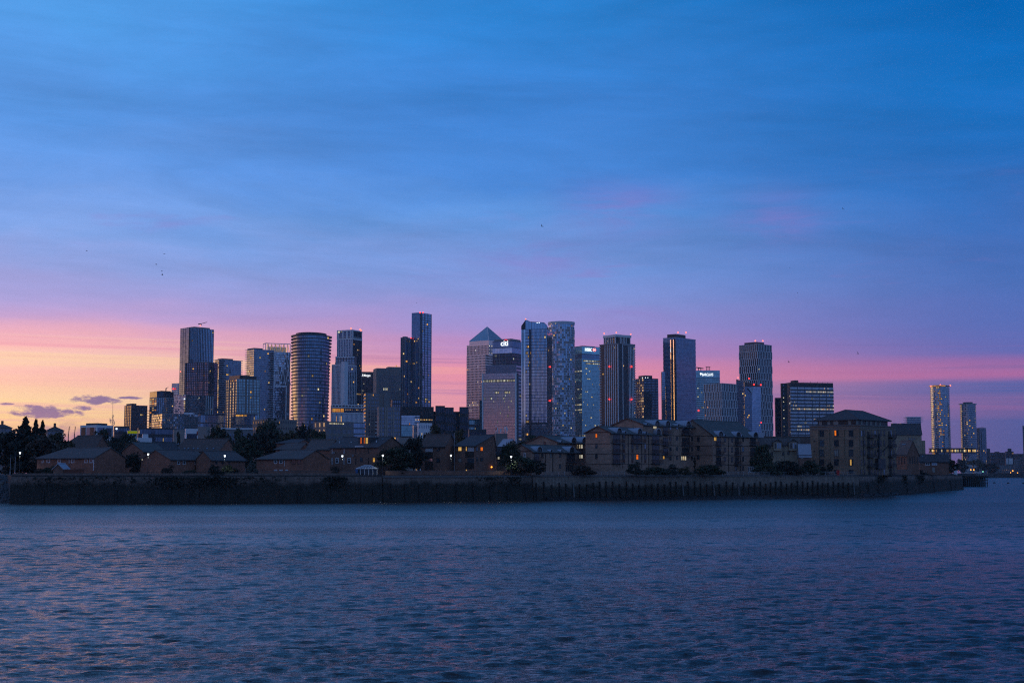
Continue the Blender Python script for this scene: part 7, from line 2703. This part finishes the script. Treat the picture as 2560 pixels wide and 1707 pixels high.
def crown_mesh(name, kind, seed):
    """unit crown: about 1 wide, 0..1 tall; clumps of leaf-sized quads with gaps between"""
    r = np.random.default_rng(seed)
    cl = []
    if kind == 'conifer':
        for k in range(90):
            z = (k + r.random()) / 90
            rad = 0.50 * (1 - z) ** 0.9 * (0.25 + 0.75 * r.random() ** 0.6) * (1 + 0.25 * math.sin(z * 40))
            a = r.random() * 6.283
            cl.append((rad * math.cos(a), rad * math.sin(a), z * 0.97, 0.05 + 0.07 * (1 - z)))
        cl.append((0, 0, 0.97, 0.035))
    elif kind == 'column':
        for k in range(34):
            z = r.random()
            rad = 0.36 * (1 - abs(z - 0.4) * 1.1) * r.random() ** 0.5
            a = r.random() * 6.283
            cl.append((rad * math.cos(a), rad * math.sin(a), 0.04 + z * 0.92, 0.10))
    elif kind == 'shrub':
        for k in range(44):
            a, rr_ = r.random() * 6.283, r.random() ** 0.5 * 0.44
            z = r.random() ** 0.8 * (1 - (rr_ / 0.55) ** 2) * 0.9
            cl.append((rr_ * math.cos(a), rr_ * math.sin(a), z, 0.10 + 0.07 * r.random()))
    else:
        for k in range(40):
            u = r.normal(size=3)
            u /= np.linalg.norm(u)
            q = u * (0.30 + 0.18 * r.random())
            z = 0.55 + q[2] * 1.0
            w_ = 1.0 - 0.25 * (z > 0.75)
            cl.append((q[0] * w_, q[1] * w_, max(0.05, z), 0.10 + 0.10 * r.random()))
    v, f = [], []
    per = 46
    for (x, y, z, s_) in cl:
        n = int(per * (0.6 + s_ * 4))
        p = r.normal(size=(n, 3))
        p /= np.linalg.norm(p, axis=1)[:, None]
        p *= (r.random(n) ** 0.45)[:, None] * s_ * 1.15
        p[:, 2] *= 0.75 if kind in ('round', 'shrub') else 0.4
        for q in p:
            c_ = np.array((x, y, z)) + q
            if c_[2] < 0:
                c_[2] = -c_[2] * 0.3
            a1 = r.normal(size=3)
            a1 /= np.linalg.norm(a1)
            a2 = np.cross(a1, r.normal(size=3))
            a2 /= np.linalg.norm(a2)
            h_ = 0.030 * (0.7 + r.random()) * (1.0 if kind != 'conifer' else 0.8)
            i = len(v)
            v += [tuple(c_ - a1 * h_ - a2 * h_ * 0.6), tuple(c_ + a1 * h_ - a2 * h_ * 0.4), tuple(c_ + a1 * h_ * 1.2 + a2 * h_ * 0.6), tuple(c_ - a1 * h_ * 0.7 + a2 * h_ * 0.6)]
            f.append((i, i + 1, i + 2, i + 3))
    me = bpy.data.meshes.new(name)
    me.from_pydata(v, [], f)
    return me, cl


CR = {}
for kd in ('round', 'shrub', 'conifer', 'column'):
    CR[kd] = [crown_mesh('crown_' + kd, kd, 100 + k + len(kd) * 7) for k in range(3)]
CRM = {}


def plant(name, label, cat, px, ytop, ybase, wpx, Y, kind='round', leaf='leaf_green', trunk=0.28, z0=None, group=None, depth=1.0):
    """crown spans wpx columns and reaches from ytop down; trunk is the share of the height below the crown"""
    zt = P(px, ytop, Y).z
    zb = (GZ - 0.1) if z0 is None else z0
    x = P(px, (ytop + ybase) / 2, Y).x
    wd = wpx * Y / F
    t_ = thing(name, label, cat, (x, Y, zb), group)
    if kind == 'round':
        wd *= 1.12
    v = RTR.integers(3)
    key = (kind, v, leaf)
    if key not in CRM:
        me = CR[kind][v][0].copy()
        me.materials.append(M[leaf])
        CRM[key] = me
    H_ = zt - zb
    hb = H_ * (trunk if kind == 'round' else 0.04)
    c_ = link('crown', CRM[key], t_, (x, Y, zb + hb))
    c_.scale = (wd * 1.0, wd * 1.0 * depth, H_ - hb)
    c_.rotation_euler = (0, 0, RTR.random() * 6.283) if kind != 'shrub' else (0, 0, 0)
    mb = MB()
    r0 = max(0.08, H_ * 0.018)
    mb.tube((x, Y, zb - 0.2), (x, Y, zb + H_ * (0.55 if kind == 'round' else 0.8 if kind in ('conifer', 'column') else 0.4)), r0, n=7, r2=r0 * 0.4)
    for k, (cx0, cy0, cz0, s_) in enumerate(CR[kind][v][1][::5]):
        a_ = Vector((x, Y, zb + H_ * (0.25 + 0.03 * k)))
        b2_ = Vector((x + cx0 * wd * 0.8, Y + cy0 * wd * depth * 0.8, zb + hb + cz0 * (H_ - hb) * 0.95))
        mb.tube(a_, b2_, r0 * 0.38, n=5, r2=r0 * 0.12)
    mb.build('trunk' if kind != 'shrub' else 'stem', M['bark'], t_)
    return t_


TREES = [
    ('conifer_tree', 'tallest dark conifer with a ragged top near the left edge', 62, 1043, 1185, 90, 405, 'conifer', 'leaf_dark', 0.1),
    ('conifer_tree', 'middle one of three dark pointed conifers on the left', 88, 1049, 1185, 62, 407, 'conifer', 'leaf_dark', 0.1),
    ('conifer_tree', 'slim dark conifer rightmost of the three on the left', 105, 1052, 1185, 56, 409, 'conifer', 'leaf_dark', 0.1),
    ('broad_tree', 'broad black tree mass behind the left street lantern', 30, 1080, 1185, 120, 398, 'round', 'leaf_dark', 0.0),
    ('broad_tree', 'low black tree filling the ground below the three conifers', 78, 1092, 1185, 110, 396, 'round', 'leaf_dark', 0.0),
    ('broad_tree', 'brownish bushy tree at the left end of the leftmost red brick house', 108, 1094, 1185, 84, 392, 'round', 'leaf_brown', 0.05),
    ('broad_tree', 'olive-topped tree above the roof of the leftmost red brick house', 142, 1083, 1185, 70, 425, 'round', 'leaf_olive', 0.1),
    ('broad_tree', 'dark round tree in front of the white framed modern block', 252, 1074, 1130, 58, 600, 'round', 'leaf_green', 0.1),
    ('broad_tree', 'dark round tree below the leftmost brown tower', 322, 1083, 1125, 50, 590, 'round', 'leaf_green', 0.1),
    ('broad_tree', 'low dark tree between the white modern block and the red gable', 288, 1093, 1140, 44, 560, 'round', 'leaf_dark', 0.1),
    ('broad_tree', 'black tree in the gap between the leftmost house and the left lantern', 331, 1135, 1185, 40, 380, 'round', 'leaf_dark', 0.05),
    ('column_tree', 'small cypress-like tree in front of the beige rendered block', 446, 1079, 1106, 20, 600, 'column', 'leaf_dark', 0.05),
    ('broad_tree', 'dense rounded tree standing before the pale flat-roofed long block', 545, 1069, 1100, 62, 610, 'round', 'leaf_green', 0.05),
    ('broad_tree', 'smaller rounded tree right of the dense one before the long pale block', 597, 1073, 1100, 42, 615, 'round', 'leaf_green', 0.05),
    ('broad_tree', 'tallest tree left of centre, in front of the grey concrete block', 668, 1054, 1140, 62, 560, 'round', 'leaf_green', 0.12),
    ('broad_tree', 'wide dark tree below the tallest one left of centre', 655, 1080, 1150, 96, 530, 'round', 'leaf_dark', 0.05),
    ('broad_tree', 'dark green tree in the gap between two low red houses left of centre', 616, 1100, 1185, 70, 410, 'round', 'leaf_green', 0.06),
    ('broad_tree', 'olive tree behind the ridged roofs left of centre', 722, 1084, 1125, 74, 560, 'round', 'leaf_olive', 0.05),
    ('broad_tree', 'dark tree at the foot of the oval tower', 753, 1067, 1115, 40, 600, 'round', 'leaf_dark', 0.08),
    ('broad_tree', 'round green tree left of the slot-windowed brown block', 796, 1076, 1118, 52, 570, 'round', 'leaf_green', 0.05),
    ('broad_tree', 'slim dark tree at the foot of the oval tower, left of the round green one', 777, 1069, 1112, 26, 590, 'round', 'leaf_dark', 0.08),
    ('broad_tree', 'large dark tree right of the brick terrace, lit by the street lantern', 985, 1120, 1185, 78, 377, 'round', 'leaf_green', 0.06),
    ('broad_tree', 'dark tree between the terrace and the three-storey brick houses', 1034, 1102, 1185, 62, 384, 'round', 'leaf_dark', 0.1),
    ('broad_tree', 'rounded brown-green tree above the roof of the left three-storey brick house', 1086, 1063, 1120, 52, 520, 'round', 'leaf_olive', 0.1),
    ('broad_tree', 'yellow-green tree behind the pole between the two three-storey brick houses', 1149, 1074, 1120, 34, 500, 'round', 'leaf_olive', 0.1),
    ('broad_tree', 'dark tree half hidden left of the white stepped flats', 1046, 1093, 1130, 30, 470, 'round', 'leaf_dark', 0.1),
    ('broad_tree', 'feathery green treetop above the lowest buff flats', 1328, 1089, 1130, 62, 470, 'round', 'leaf_green', 0.2),
    ('broad_tree', 'dark climbing tree in front of the narrow buff house', 1274, 1108, 1185, 44, 395, 'round', 'leaf_green', 0.05),
    ('broad_tree', 'rounded dark shrub-like tree before the gable of the lowest buff flats', 1304, 1143, 1185, 66, 393, 'round', 'leaf_green', 0.03),
    ('broad_tree', 'low dark tree at the right of the lowest buff gable', 1341, 1150, 1185, 42, 392, 'round', 'leaf_dark', 0.03),
    ('column_tree', 'small dark cypress against the sloping buff gable', 1737, 1142, 1185, 13, 430, 'column', 'leaf_dark', 0.05),
    ('broad_tree', 'tall loose tree left of the pale terrace, against the right-hand flats', 1904, 1112, 1185, 44, 452, 'round', 'leaf_green', 0.05),
    ('broad_tree', 'small dark tree at the left foot of the warehouse', 2075, 1156, 1190, 14, 462, 'round', 'leaf_dark', 0.2),
    ('broad_tree', 'black tree at the right end of the point behind the white board', 2378, 1150, 1185, 36, 610, 'round', 'leaf_dark', 0.05),
    ('broad_tree', 'far dark tree at the foot of the golden round tower', 2404, 1148, 1180, 26, 1900, 'round', 'leaf_dark', 0.05),
    ('broad_tree', 'far dark olive tree between the two round towers and the white hall', 2436, 1150, 1185, 46, 2310, 'round', 'leaf_olive', 0.02),
    ('broad_tree', 'far dark tree right of the white hall', 2476, 1158, 1186, 34, 2300, 'round', 'leaf_dark', 0.02),
]
for nm, lab, px, yt, yb_, wpx, Yb, kd, lf, tk in TREES:
    plant(nm, lab, 'tree', px, yt, yb_, wpx, Yb, kd, lf, tk)
SHR = [
    ('bush spilling over the river wall below the house with a broad gable', 422, 1158, 44, 357, 'leaf_brown', 5.0),
    ('largest bush hanging over the river wall, below the second street lantern', 536, 1158, 58, 357, 'leaf_dark', 4.0),
    ('bush on the river wall in front of the brick terrace', 838, 1160, 32, 368, 'leaf_brown', 5.4),
    ('low clipped bush on the wall below the house with paired white windows', 752, 1178, 26, 366, 'leaf_green', 6.0),
    ('pale feathery shrub left of the low house with paired white windows', 631, 1152, 30, 366, 'leaf_grey', None),
    ('low shrub in the garden of the leftmost red brick house', 128, 1162, 44, 360, 'leaf_green', None),
    ('green shrub under the shed of the leftmost red brick house', 100, 1168, 30, 359, 'leaf_brown', None),
    ('wide low shrub in front of the house with a broad gable', 478, 1172, 46, 362, 'leaf_green', None),
    ('shrub before the red house with the hipped roof behind the second lantern', 570, 1158, 34, 369, 'leaf_green', None),
    ('shrub below the eaves of the hipped red house, left of the pale one', 588, 1168, 26, 366, 'leaf_dark', None),
    ('low dark shrub at the foot of the second block of buff flats', 1458, 1160, 62, 400, 'leaf_brown', None),
    ('round dark shrub below the amber window of the middle buff flats', 1588, 1151, 42, 406, 'leaf_dark', None),
    ('low hedge-like shrub right of the round dark one', 1640, 1164, 70, 407, 'leaf_green', None),
    ('pale grey-green shrub below the tallest buff flats', 1681, 1158, 40, 411, 'leaf_grey', None),
    ('low shrub left of the small cypress', 1712, 1164, 40, 414, 'leaf_olive', None),
    ('wide dark shrub below the sloping buff gable', 1774, 1158, 74, 420, 'leaf_green', None),
    ('bushy left part of the hedge below the pale terrace', 1918, 1152, 72, 436, 'leaf_green', None),
    ('bushy middle part of the hedge below the pale terrace', 1968, 1146, 86, 440, 'leaf_dark', None),
    ('bushy right part of the hedge, against the warehouse', 2024, 1148, 72, 446, 'leaf_green', None),
    ('low shrub at the foot of the warehouse, right of the hedge', 2058, 1164, 34, 450, 'leaf_dark', None),
    ('low shrub on the point behind the ragged wall', 2290, 1172, 56, 560, 'leaf_dark', None),
]
for lab, px, yt, wpx, Yb, lf, z0 in SHR:
    plant('shrub', lab, 'shrub', px, yt, 1185, wpx, Yb, 'shrub', lf, 0.0, z0, depth=0.6)
# climbers and tufts clinging to the old wall
ivy = np.random.default_rng(5)
v, f = [], []
for px, n, wd in ((120, 160, 9), (260, 200, 14), (425, 420, 7), (530, 700, 9), (640, 180, 14), (838, 420, 4), (1230, 120, 6), (1285, 160, 3), (2200, 240, 8), (2300, 300, 12), (2260, 200, 6)):
    q, u = wall_at(px)
    nn = Vector((-u.y, u.x, 0))
    for k in range(n):
        z = 6.5 - abs(ivy.normal()) * 1.3
        s_ = ivy.normal() * wd * 0.4
        c_ = q + u * s_ - nn * (0.1 + (6.4 - z) * 0.11 + ivy.random() * 0.3)
        c_ = np.array((c_.x, c_.y, z))
        a1 = ivy.normal(size=3) * 0.16
        a2 = ivy.normal(size=3) * 0.16
        i = len(v)
        v += [tuple(c_ - a1), tuple(c_ + a2), tuple(c_ + a1), tuple(c_ - a2)]
        f.append((i, i + 1, i + 2, i + 3))
me = bpy.data.meshes.new('wall_ivy')
me.from_pydata(v, [], f)
me.materials.append(M['leaf_dark'])
link('wall_ivy', me, None, (0, 0, 0), 'stuff')

# ------------------------------------------------------------------ street lanterns
def lantern(label, px, py, Y, arm=0.0, dim=False):
    q = P(px, py, Y)
    L_ = thing('street_lantern', label, 'street lamp', (q.x, q.y, GZ), 'street lanterns along the riverside')
    mb = MB()
    mb.tube((q.x, q.y, GZ - 0.1), (q.x, q.y, q.z - 0.33), 0.07, n=8, r2=0.05)
    mb.tube((q.x, q.y, GZ - 0.1), (q.x, q.y, GZ + 0.9), 0.12, n=8)
    mb.build('post', M['metal_dark'] if not dim else M['metal_grey'], L_)
    mb = MB()                    # tapered lantern glass, wide at the top
    n = 8
    i0 = 0
    for k in range(n):
        t_ = 2 * math.pi * k / n
        mb.v.append((q.x + 0.13 * math.cos(t_), q.y + 0.13 * math.sin(t_), q.z - 0.32))
    for k in range(n):
        t_ = 2 * math.pi * k / n
        mb.v.append((q.x + 0.25 * math.cos(t_), q.y + 0.25 * math.sin(t_), q.z + 0.16))
    for k in range(n):
        j = (k + 1) % n
        mb.f.append((k, j, n + j, n + k))
        mb.m.append(0)
    mb.f.append(tuple(range(n - 1, -1, -1)))
    mb.f.append(tuple(range(n, 2 * n)))
    mb.m += [0, 0]
    mb.build('lantern', M['white_lamp'] if not dim else M['pane'], L_)
    mb = MB()
    mb.tube((q.x, q.y, q.z + 0.17), (q.x, q.y, q.z + 0.36), 0.29, n=8, r2=0.08)
    mb.build('lamp_cap', M['metal_dark'], L_)
    if not dim:                  # the light the lantern throws on leaves, walls and paving round it
        ld = bpy.data.lights.new('lantern_light', 'SPOT')
        ld.energy = 260
        ld.spot_size = 2.5
        ld.spot_blend = 0.6
        ld.color = (0.92, 1.0, 0.86)
        ld.shadow_soft_size = 0.28
        link('lantern_light', ld, L_, (q.x, q.y - 0.02, q.z - 0.75))
    return L_


lantern('lit white lantern leftmost, against the black trees', 50, 1131.5, 372)
lantern('lit white lantern in front of the broad red gable on the left', 370.5, 1135, 362)
lantern('lit white lantern before the grey hipped roof left of centre', 562, 1139, 366)
lantern('lit white lantern in front of the brick terrace with white windows', 856, 1139.5, 375)
lantern('lit white lantern at the right end of the brick terrace, among leaves', 957, 1138, 371)
lantern('lit white lantern between the two three-storey brick houses', 1127.5, 1138, 384)
lantern('lit white lantern among the shrubs left of the lowest buff flats', 1278, 1141, 390)
for px, py, lab in ((26.5, 1140, 'unlit grey lamp post near the left edge, the left of two'), (38.5, 1138, 'unlit grey lamp post near the left edge, the right of two')):
    lantern(lab, px, py, 366, dim=True)
pl_ = thing('flagpole', 'bare pale pole between the two three-storey brick houses', 'pole', (P(1136, 1110, 392).x, 392, GZ))
mb = MB()
mb.tube((P(1136, 1110, 392).x, 392, GZ - 0.1), P(1136, 1083, 392), 0.09, r2=0.05)
mb.build('pole', M['metal_grey'], pl_)
mb = MB()
mb.tube(P(1136, 1083, 392), P(1136, 1082, 392), 0.12)
mb.build('finial', M['metal_grey'], pl_)

# small lamps fixed on houses seen as single points
for px, py, Yb, mt, lab in ((355.5, 1148.5, 366, 'house_pale', 'small pale lamp left of the broad red gable'), (1166, 1175, 386, 'house_warm', 'tiny warm lamp at the foot of the half-gabled brick house')):
    q = P(px, py, Yb)
    mb = MB()
    mb.ball(q, 0.16)
    gl_ = thing('garden_lamp', lab, 'lamp', (q.x, q.y, GZ))
    mb.build('lantern', M[mt], gl_)
    mb = MB()
    mb.tube((q.x, q.y, GZ), (q.x, q.y, q.z - 0.1), 0.04)
    mb.build('post', M['metal_dark'], gl_)

# ------------------------------------------------------------------ riverside railing
rl = thing('railing', 'long pale metal railing along the top of the fendered river wall', 'railing', tuple(wall_at(1334)[0]))
pts = [wall_at(1334)[0]] + [q for q, s_ in zip(WALL, SHORE) if 1334 < s_[0] < 2143] + [wall_at(2143)[0]]
TOPZ = 6.76
q = MB()
q.box((0, 0, 0.55), 0.07, 0.07, 1.1)
pme = q.mesh('railing_post', M['metal_grey'])
for a, b in zip(pts, pts[1:]):
    d = b - a
    u = d.normalized()
    nn = Vector((-u.y, u.x, 0))
    for z, r in ((1.1, 0.05), (0.78, 0.028), (0.46, 0.028), (0.14, 0.028)):
        mb = MB()
        mb.tube(a + nn * 0.35 + Vector((0, 0, TOPZ + z)), b + nn * 0.35 + Vector((0, 0, TOPZ + z)), r, n=5)
        mb.build('rail', M['metal_grey'], rl)
    n = max(1, int(d.length / 1.9))
    for k in range(n):
        p_ = a + d * (k / n) + nn * 0.35
        link('railing_post', pme, rl, (p_.x, p_.y, TOPZ - 0.02))
lb = thing('lifebuoy', 'red lifebuoy fixed on the railing before the warehouse', 'lifebuoy', tuple(wall_at(2095)[0] + Vector((0, 0.25, TOPZ))))
q0 = P(2095, 1179.5, wall_at(2095)[0].y + 0.2)
mb = MB()
for k in range(14):
    a0, a1 = 2 * math.pi * k / 14, 2 * math.pi * (k + 1) / 14
    mb.tube(q0 + Vector((0.42 * math.cos(a0), 0, 0.42 * math.sin(a0))), q0 + Vector((0.42 * math.cos(a1), 0, 0.42 * math.sin(a1))), 0.13, n=6)
mb.build('ring', mat('red_lifebuoy_paint', (0.75, 0.04, 0.04), 0.5), lb)
mb = MB()
mb.box((q0.x, q0.y + 0.16, q0.z - 0.4), 0.9, 0.08, 1.9)
mb.build('backboard', mat('orange_red_board', (0.5, 0.05, 0.04), 0.5), lb)

# garden walls and low fences standing behind the river wall
for (p0, p1, dy, hh_, m_, lab) in ((960, 1330, 4.5, 1.05, 'brick_brown', 'low brown brick garden wall in front of the three-storey brick houses'), (320, 640, 3.2, 0.75, 'metal_dark', 'dark low railing fence in front of the broad red gable'), (640, 885, 3.4, 1.0, 'brick_brown', 'low dark garden wall below the house with paired white windows'),
                                   (1900, 2060, 3.0, 0.7, 'brick_buff', 'low buff wall below the hedge left of the warehouse'), (2240, 2368, 3.5, 1.6, 'brick_brown', 'high dark wall around the houses on the point')):
    a, u = wall_at(p0)
    b, u2 = wall_at(p1)
    nn = Vector((-u.y, u.x, 0))
    pts_ = [a] + [q for q, s_ in zip(WALL, SHORE) if p0 < s_[0] < p1] + [b]
    gw = thing('garden_wall' if 'wall' in lab else 'low_fence', lab, 'garden wall' if 'wall' in lab else 'fence', (a.x, a.y + dy, GZ))
    gw['kind'] = 'thing'
    del gw['kind']
    for q, r in zip(pts_, pts_[1:]):
        mb = MB()
        if m_ == 'metal_dark':
            n = int((r - q).length / 0.6)
            for k in range(n):
                mb.ob(q + (r - q) * (k / n) + Vector((0, dy, GZ - 0.1)), Vector((0.05, 0, 0)), Vector((0, 0.05, 0)), (0, 0, hh_ + 0.1))
            mb.ob(q + Vector((0, dy, GZ + hh_ - 0.08)), r - q, Vector((0, 0.06, 0)), (0, 0, 0.06))
            mb.ob(q + Vector((0, dy, GZ + hh_ * 0.4)), r - q, Vector((0, 0.06, 0)), (0, 0, 0.06))
        else:
            mb.ob(q + Vector((0, dy, GZ - 0.1)), (r - q), Vector((0, 0.25, 0)), (0, 0, hh_ + 0.1))
        mb.build('fence_run' if m_ == 'metal_dark' else 'wall_run', M[m_], gw)
        if m_ != 'metal_dark':
            mb = MB()
            mb.ob(q + Vector((0, dy - 0.05, GZ + hh_ + 0.003)), (r - q), Vector((0, 0.35, 0)), (0, 0, 0.08))
            mb.build('coping_stone', M['coping'], gw)

# ------------------------------------------------------------------ jetty at the point
jt = thing('jetty', 'black timber jetty standing on piles off the end of the point', 'jetty', (P(2436, 1200, 790).x, 795, 0))
x0, x1 = P(2406, 1200, 790).x, P(2467, 1200, 790).x
zd = P(2436, 1190, 790).z
mb = MB()
mb.ob((x0, 788, zd - 0.7), (x1 - x0, 0, 0), (0, 12, 0), (0, 0, 0.9))
mb.build('deck', M['fender'], jt)
npile = 13
q = MB()
q.tube((0, 0, -1.5), (0, 0, zd - 0.7), 0.22, n=7)
me = q.mesh('pile', M['fender'])
for row, yy in enumerate((788.5, 793.5, 799)):
    for k in range(npile):
        link('pile', me, jt, (x0 + 0.3 + (x1 - x0 - 0.6) * k / (npile - 1) + row * 0.18, yy, 0))
for z in (1.6, 3.4):
    mb = MB()
    mb.ob((x0, 788.1, z), (x1 - x0, 0, 0), (0, 0.25, 0), (0, 0, 0.32))
    mb.build('beam', M['fender'], jt)
for k in range(1, 9):
    if k in (1, 2):
        continue
    mb = MB()
    xa = x0 + (x1 - x0) * 0.16 + (x1 - x0) * 0.055 * k
    mb.ob((xa, 788.05, 0.9), ((x1 - x0) * 0.052, 0, 0), (0, 0.12, 0), (0, 0, zd - 1.7))
    mb.build('fender_board', M['fender'], jt)
q = MB()
q.box((0, 0, 0.5), 0.1, 0.1, 1.0)
me = q.mesh('handrail_post', M['metal_grey'])
for k in range(7):
    link('handrail_post', me, jt, (x0 + (x1 - x0) * (0.55 + 0.44 * k / 6), 788.4, zd + 0.2))
mb = MB()
mb.tube((x0 + (x1 - x0) * 0.55, 788.4, zd + 1.2), (x1 - 0.2, 788.4, zd + 1.2), 0.05)
mb.build('handrail', M['metal_grey'], jt)

# ------------------------------------------------------------------ buoys, gull on the water
def buoy(label, px, py, Y):
    x = gx(px, Y)
    B = thing('mooring_buoy', label, 'buoy', (x, Y, 0), 'dark buoys on the far water')
    mb = MB()
    mb.tube((x - 0.75, Y, 0.25), (x + 0.75, Y, 0.25), 0.5, n=12)
    mb.build('drum', M['black'], B)
    mb = MB()
    mb.tube((x - 0.2, Y, 0.75), (x - 0.2, Y, 0.95), 0.06)
    mb.tube((x + 0.2, Y, 0.75), (x + 0.2, Y, 0.95), 0.06)
    mb.tube((x - 0.2, Y, 0.95), (x + 0.2, Y, 0.95), 0.06)
    mb.build('mooring_eye', M['metal_dark'], B)


buoy('dark mooring buoy on the far water, nearest the jetty', 2485, 1207, 1050)
buoy('dark mooring buoy on the far water, middle one of the three', 2519.5, 1208, 1030)
buoy('dark mooring buoy cut by the right edge of the picture', 2558, 1209, 1010)


def bird(label, px, py, Y, span, roll, yaw, flap=0.25, white=False, z=None):
    q = P(px, py, Y)
    if z is not None:
        q.z = z
    B = thing('gull', label, 'bird', q, None)
    m_ = 'fin_white' if white else 'black'
    c, s_ = math.cos(yaw), math.sin(yaw)
    def pt(f, l, u_):            # forward, left, up
        l2, u2 = l * math.cos(roll) - u_ * math.sin(roll), l * math.sin(roll) + u_ * math.cos(roll)
        return q + Vector((f * c - l2 * s_, f * s_ + l2 * c, u2))
    L_ = span * 0.40
    prof = [(-0.5, 0.012), (-0.34, 0.05), (-0.1, 0.115), (0.12, 0.12), (0.3, 0.085), (0.38, 0.08), (0.45, 0.055), (0.54, 0.006)]
    mb = MB()
    n = 7
    for f_, r in prof:
        for k in range(n):
            a = 2 * math.pi * k / n
            mb.v.append(tuple(pt(f_ * L_ * 1.1, r * L_ * math.cos(a), r * L_ * math.sin(a))))
    for k in range(len(prof) - 1):
        for j in range(n):
            j2 = (j + 1) % n
            mb.f.append((k * n + j, k * n + j2, k * n + n + j2, k * n + n + j))
            mb.m.append(0)
    i = len(mb.v)
    mb.v += [tuple(pt(-0.5 * L_, 0, 0)), tuple(pt(-0.78 * L_, 0.14 * L_, 0)), tuple(pt(-0.78 * L_, -0.14 * L_, 0))]
    mb.f.append((i, i + 1, i + 2))
    mb.m.append(0)
    mb.build('body', M[m_], B, smooth=True)
    for sd in (1, -1):
        mb = MB()
        half = span / 2
        st_ = [(0.0, 0.22, -0.16, 0.05), (0.35, 0.30, -0.06, flap * 0.45), (0.7, 0.16, -0.04, flap * 0.8), (1.0, -0.12, -0.16, flap)]
        for a_, b2_ in zip(st_, st_[1:]):
            p = [pt(a_[1] * L_, sd * a_[0] * half, a_[3] * half), pt(b2_[1] * L_, sd * b2_[0] * half, b2_[3] * half), pt(b2_[2] * L_, sd * b2_[0] * half, b2_[3] * half), pt(a_[2] * L_, sd * a_[0] * half, a_[3] * half)]
            dz = Vector((0, 0, 0.02 * span))
            i = len(mb.v)
            mb.v += [tuple(x) for x in p] + [tuple(x - dz) for x in p]
            for fc_ in ((0, 1, 2, 3), (7, 6, 5, 4), (0, 4, 5, 1), (1, 5, 6, 2), (2, 6, 7, 3), (3, 7, 4, 0)):
                mb.f.append(tuple(i + k for k in fc_))
                mb.m.append(0)
        mb.build('wing', M[m_], B)


BIRDS = [(216.5, 627, 'dark bird leftmost in the sky', 0.1, 0.2, 0.12), (410.5, 635, 'dark bird highest of the small flock on the left', 0.15, 0.3, 0.1), (390.5, 661, 'dark bird leftmost of the small flock on the left', -0.1, 0.1, 0.1), (404.5, 678, 'dark bird just above the lowest of the small flock on the left', 0.1, 0.0, 0.15),
         (405.5, 687.5, 'dark bird lowest of the small flock on the left', 0.5, 0.5, 0.5), (1355, 566, 'dark bird alone high in the middle of the sky, one wing raised', 0.5, 2.6, 0.5), (2107.5, 523, 'dark bird highest on the right of the sky', 0.7, 0.6, 0.4), (1974.5, 669.5, 'faint tiny bird on the right, above another faint one', 0.2, 0.3, 0.2),
         (1994, 732.5, 'faint tiny bird on the right, below another faint one', 0.1, 2.9, 0.2), (1041.5, 758, 'faint tiny bird above the tallest slim tower', 0.1, 0.2, 0.3), (2145, 884, 'dark bird with raised wings in the pink band on the right', 0.5, 0.3, 0.45), (1972, 905.5, 'dark bird just above the tallest finned tower\'s right side', 0.4, 0.2, 0.4)]
for px, py, lab, roll, yaw, fl in BIRDS:
    faint = 'faint' in lab
    bird(lab, px, py, 420 if not faint else 600, 1.45 if not faint else 1.0, roll, yaw, fl)
x_ = gx(951, 357)
bird('white gull sitting on the water under the old wall', 951, 1254, 357, 0.9, 0.0, 0.1, -0.05, True, 0.2)
# ------------------------------------------------------------------ haze
hz = bpy.data.materials.new('haze')
hz.use_nodes = True
hz.node_tree.nodes.clear()
o_ = hz.node_tree.nodes.new('ShaderNodeOutputMaterial')
v_ = hz.node_tree.nodes.new('ShaderNodeVolumePrincipled')
v_.inputs['Color'].default_value = (0.86, 0.9, 1.0, 1)
v_.inputs['Density'].default_value = 4.5e-5
v_.inputs['Anisotropy'].default_value = 0.0
hz.node_tree.links.new(v_.outputs[0], o_.inputs['Volume'])
mb = MB()
mb.box((0, 1950, 142), 7000, 5300, 290)
mb.build('haze', hz, None, kind='stuff')
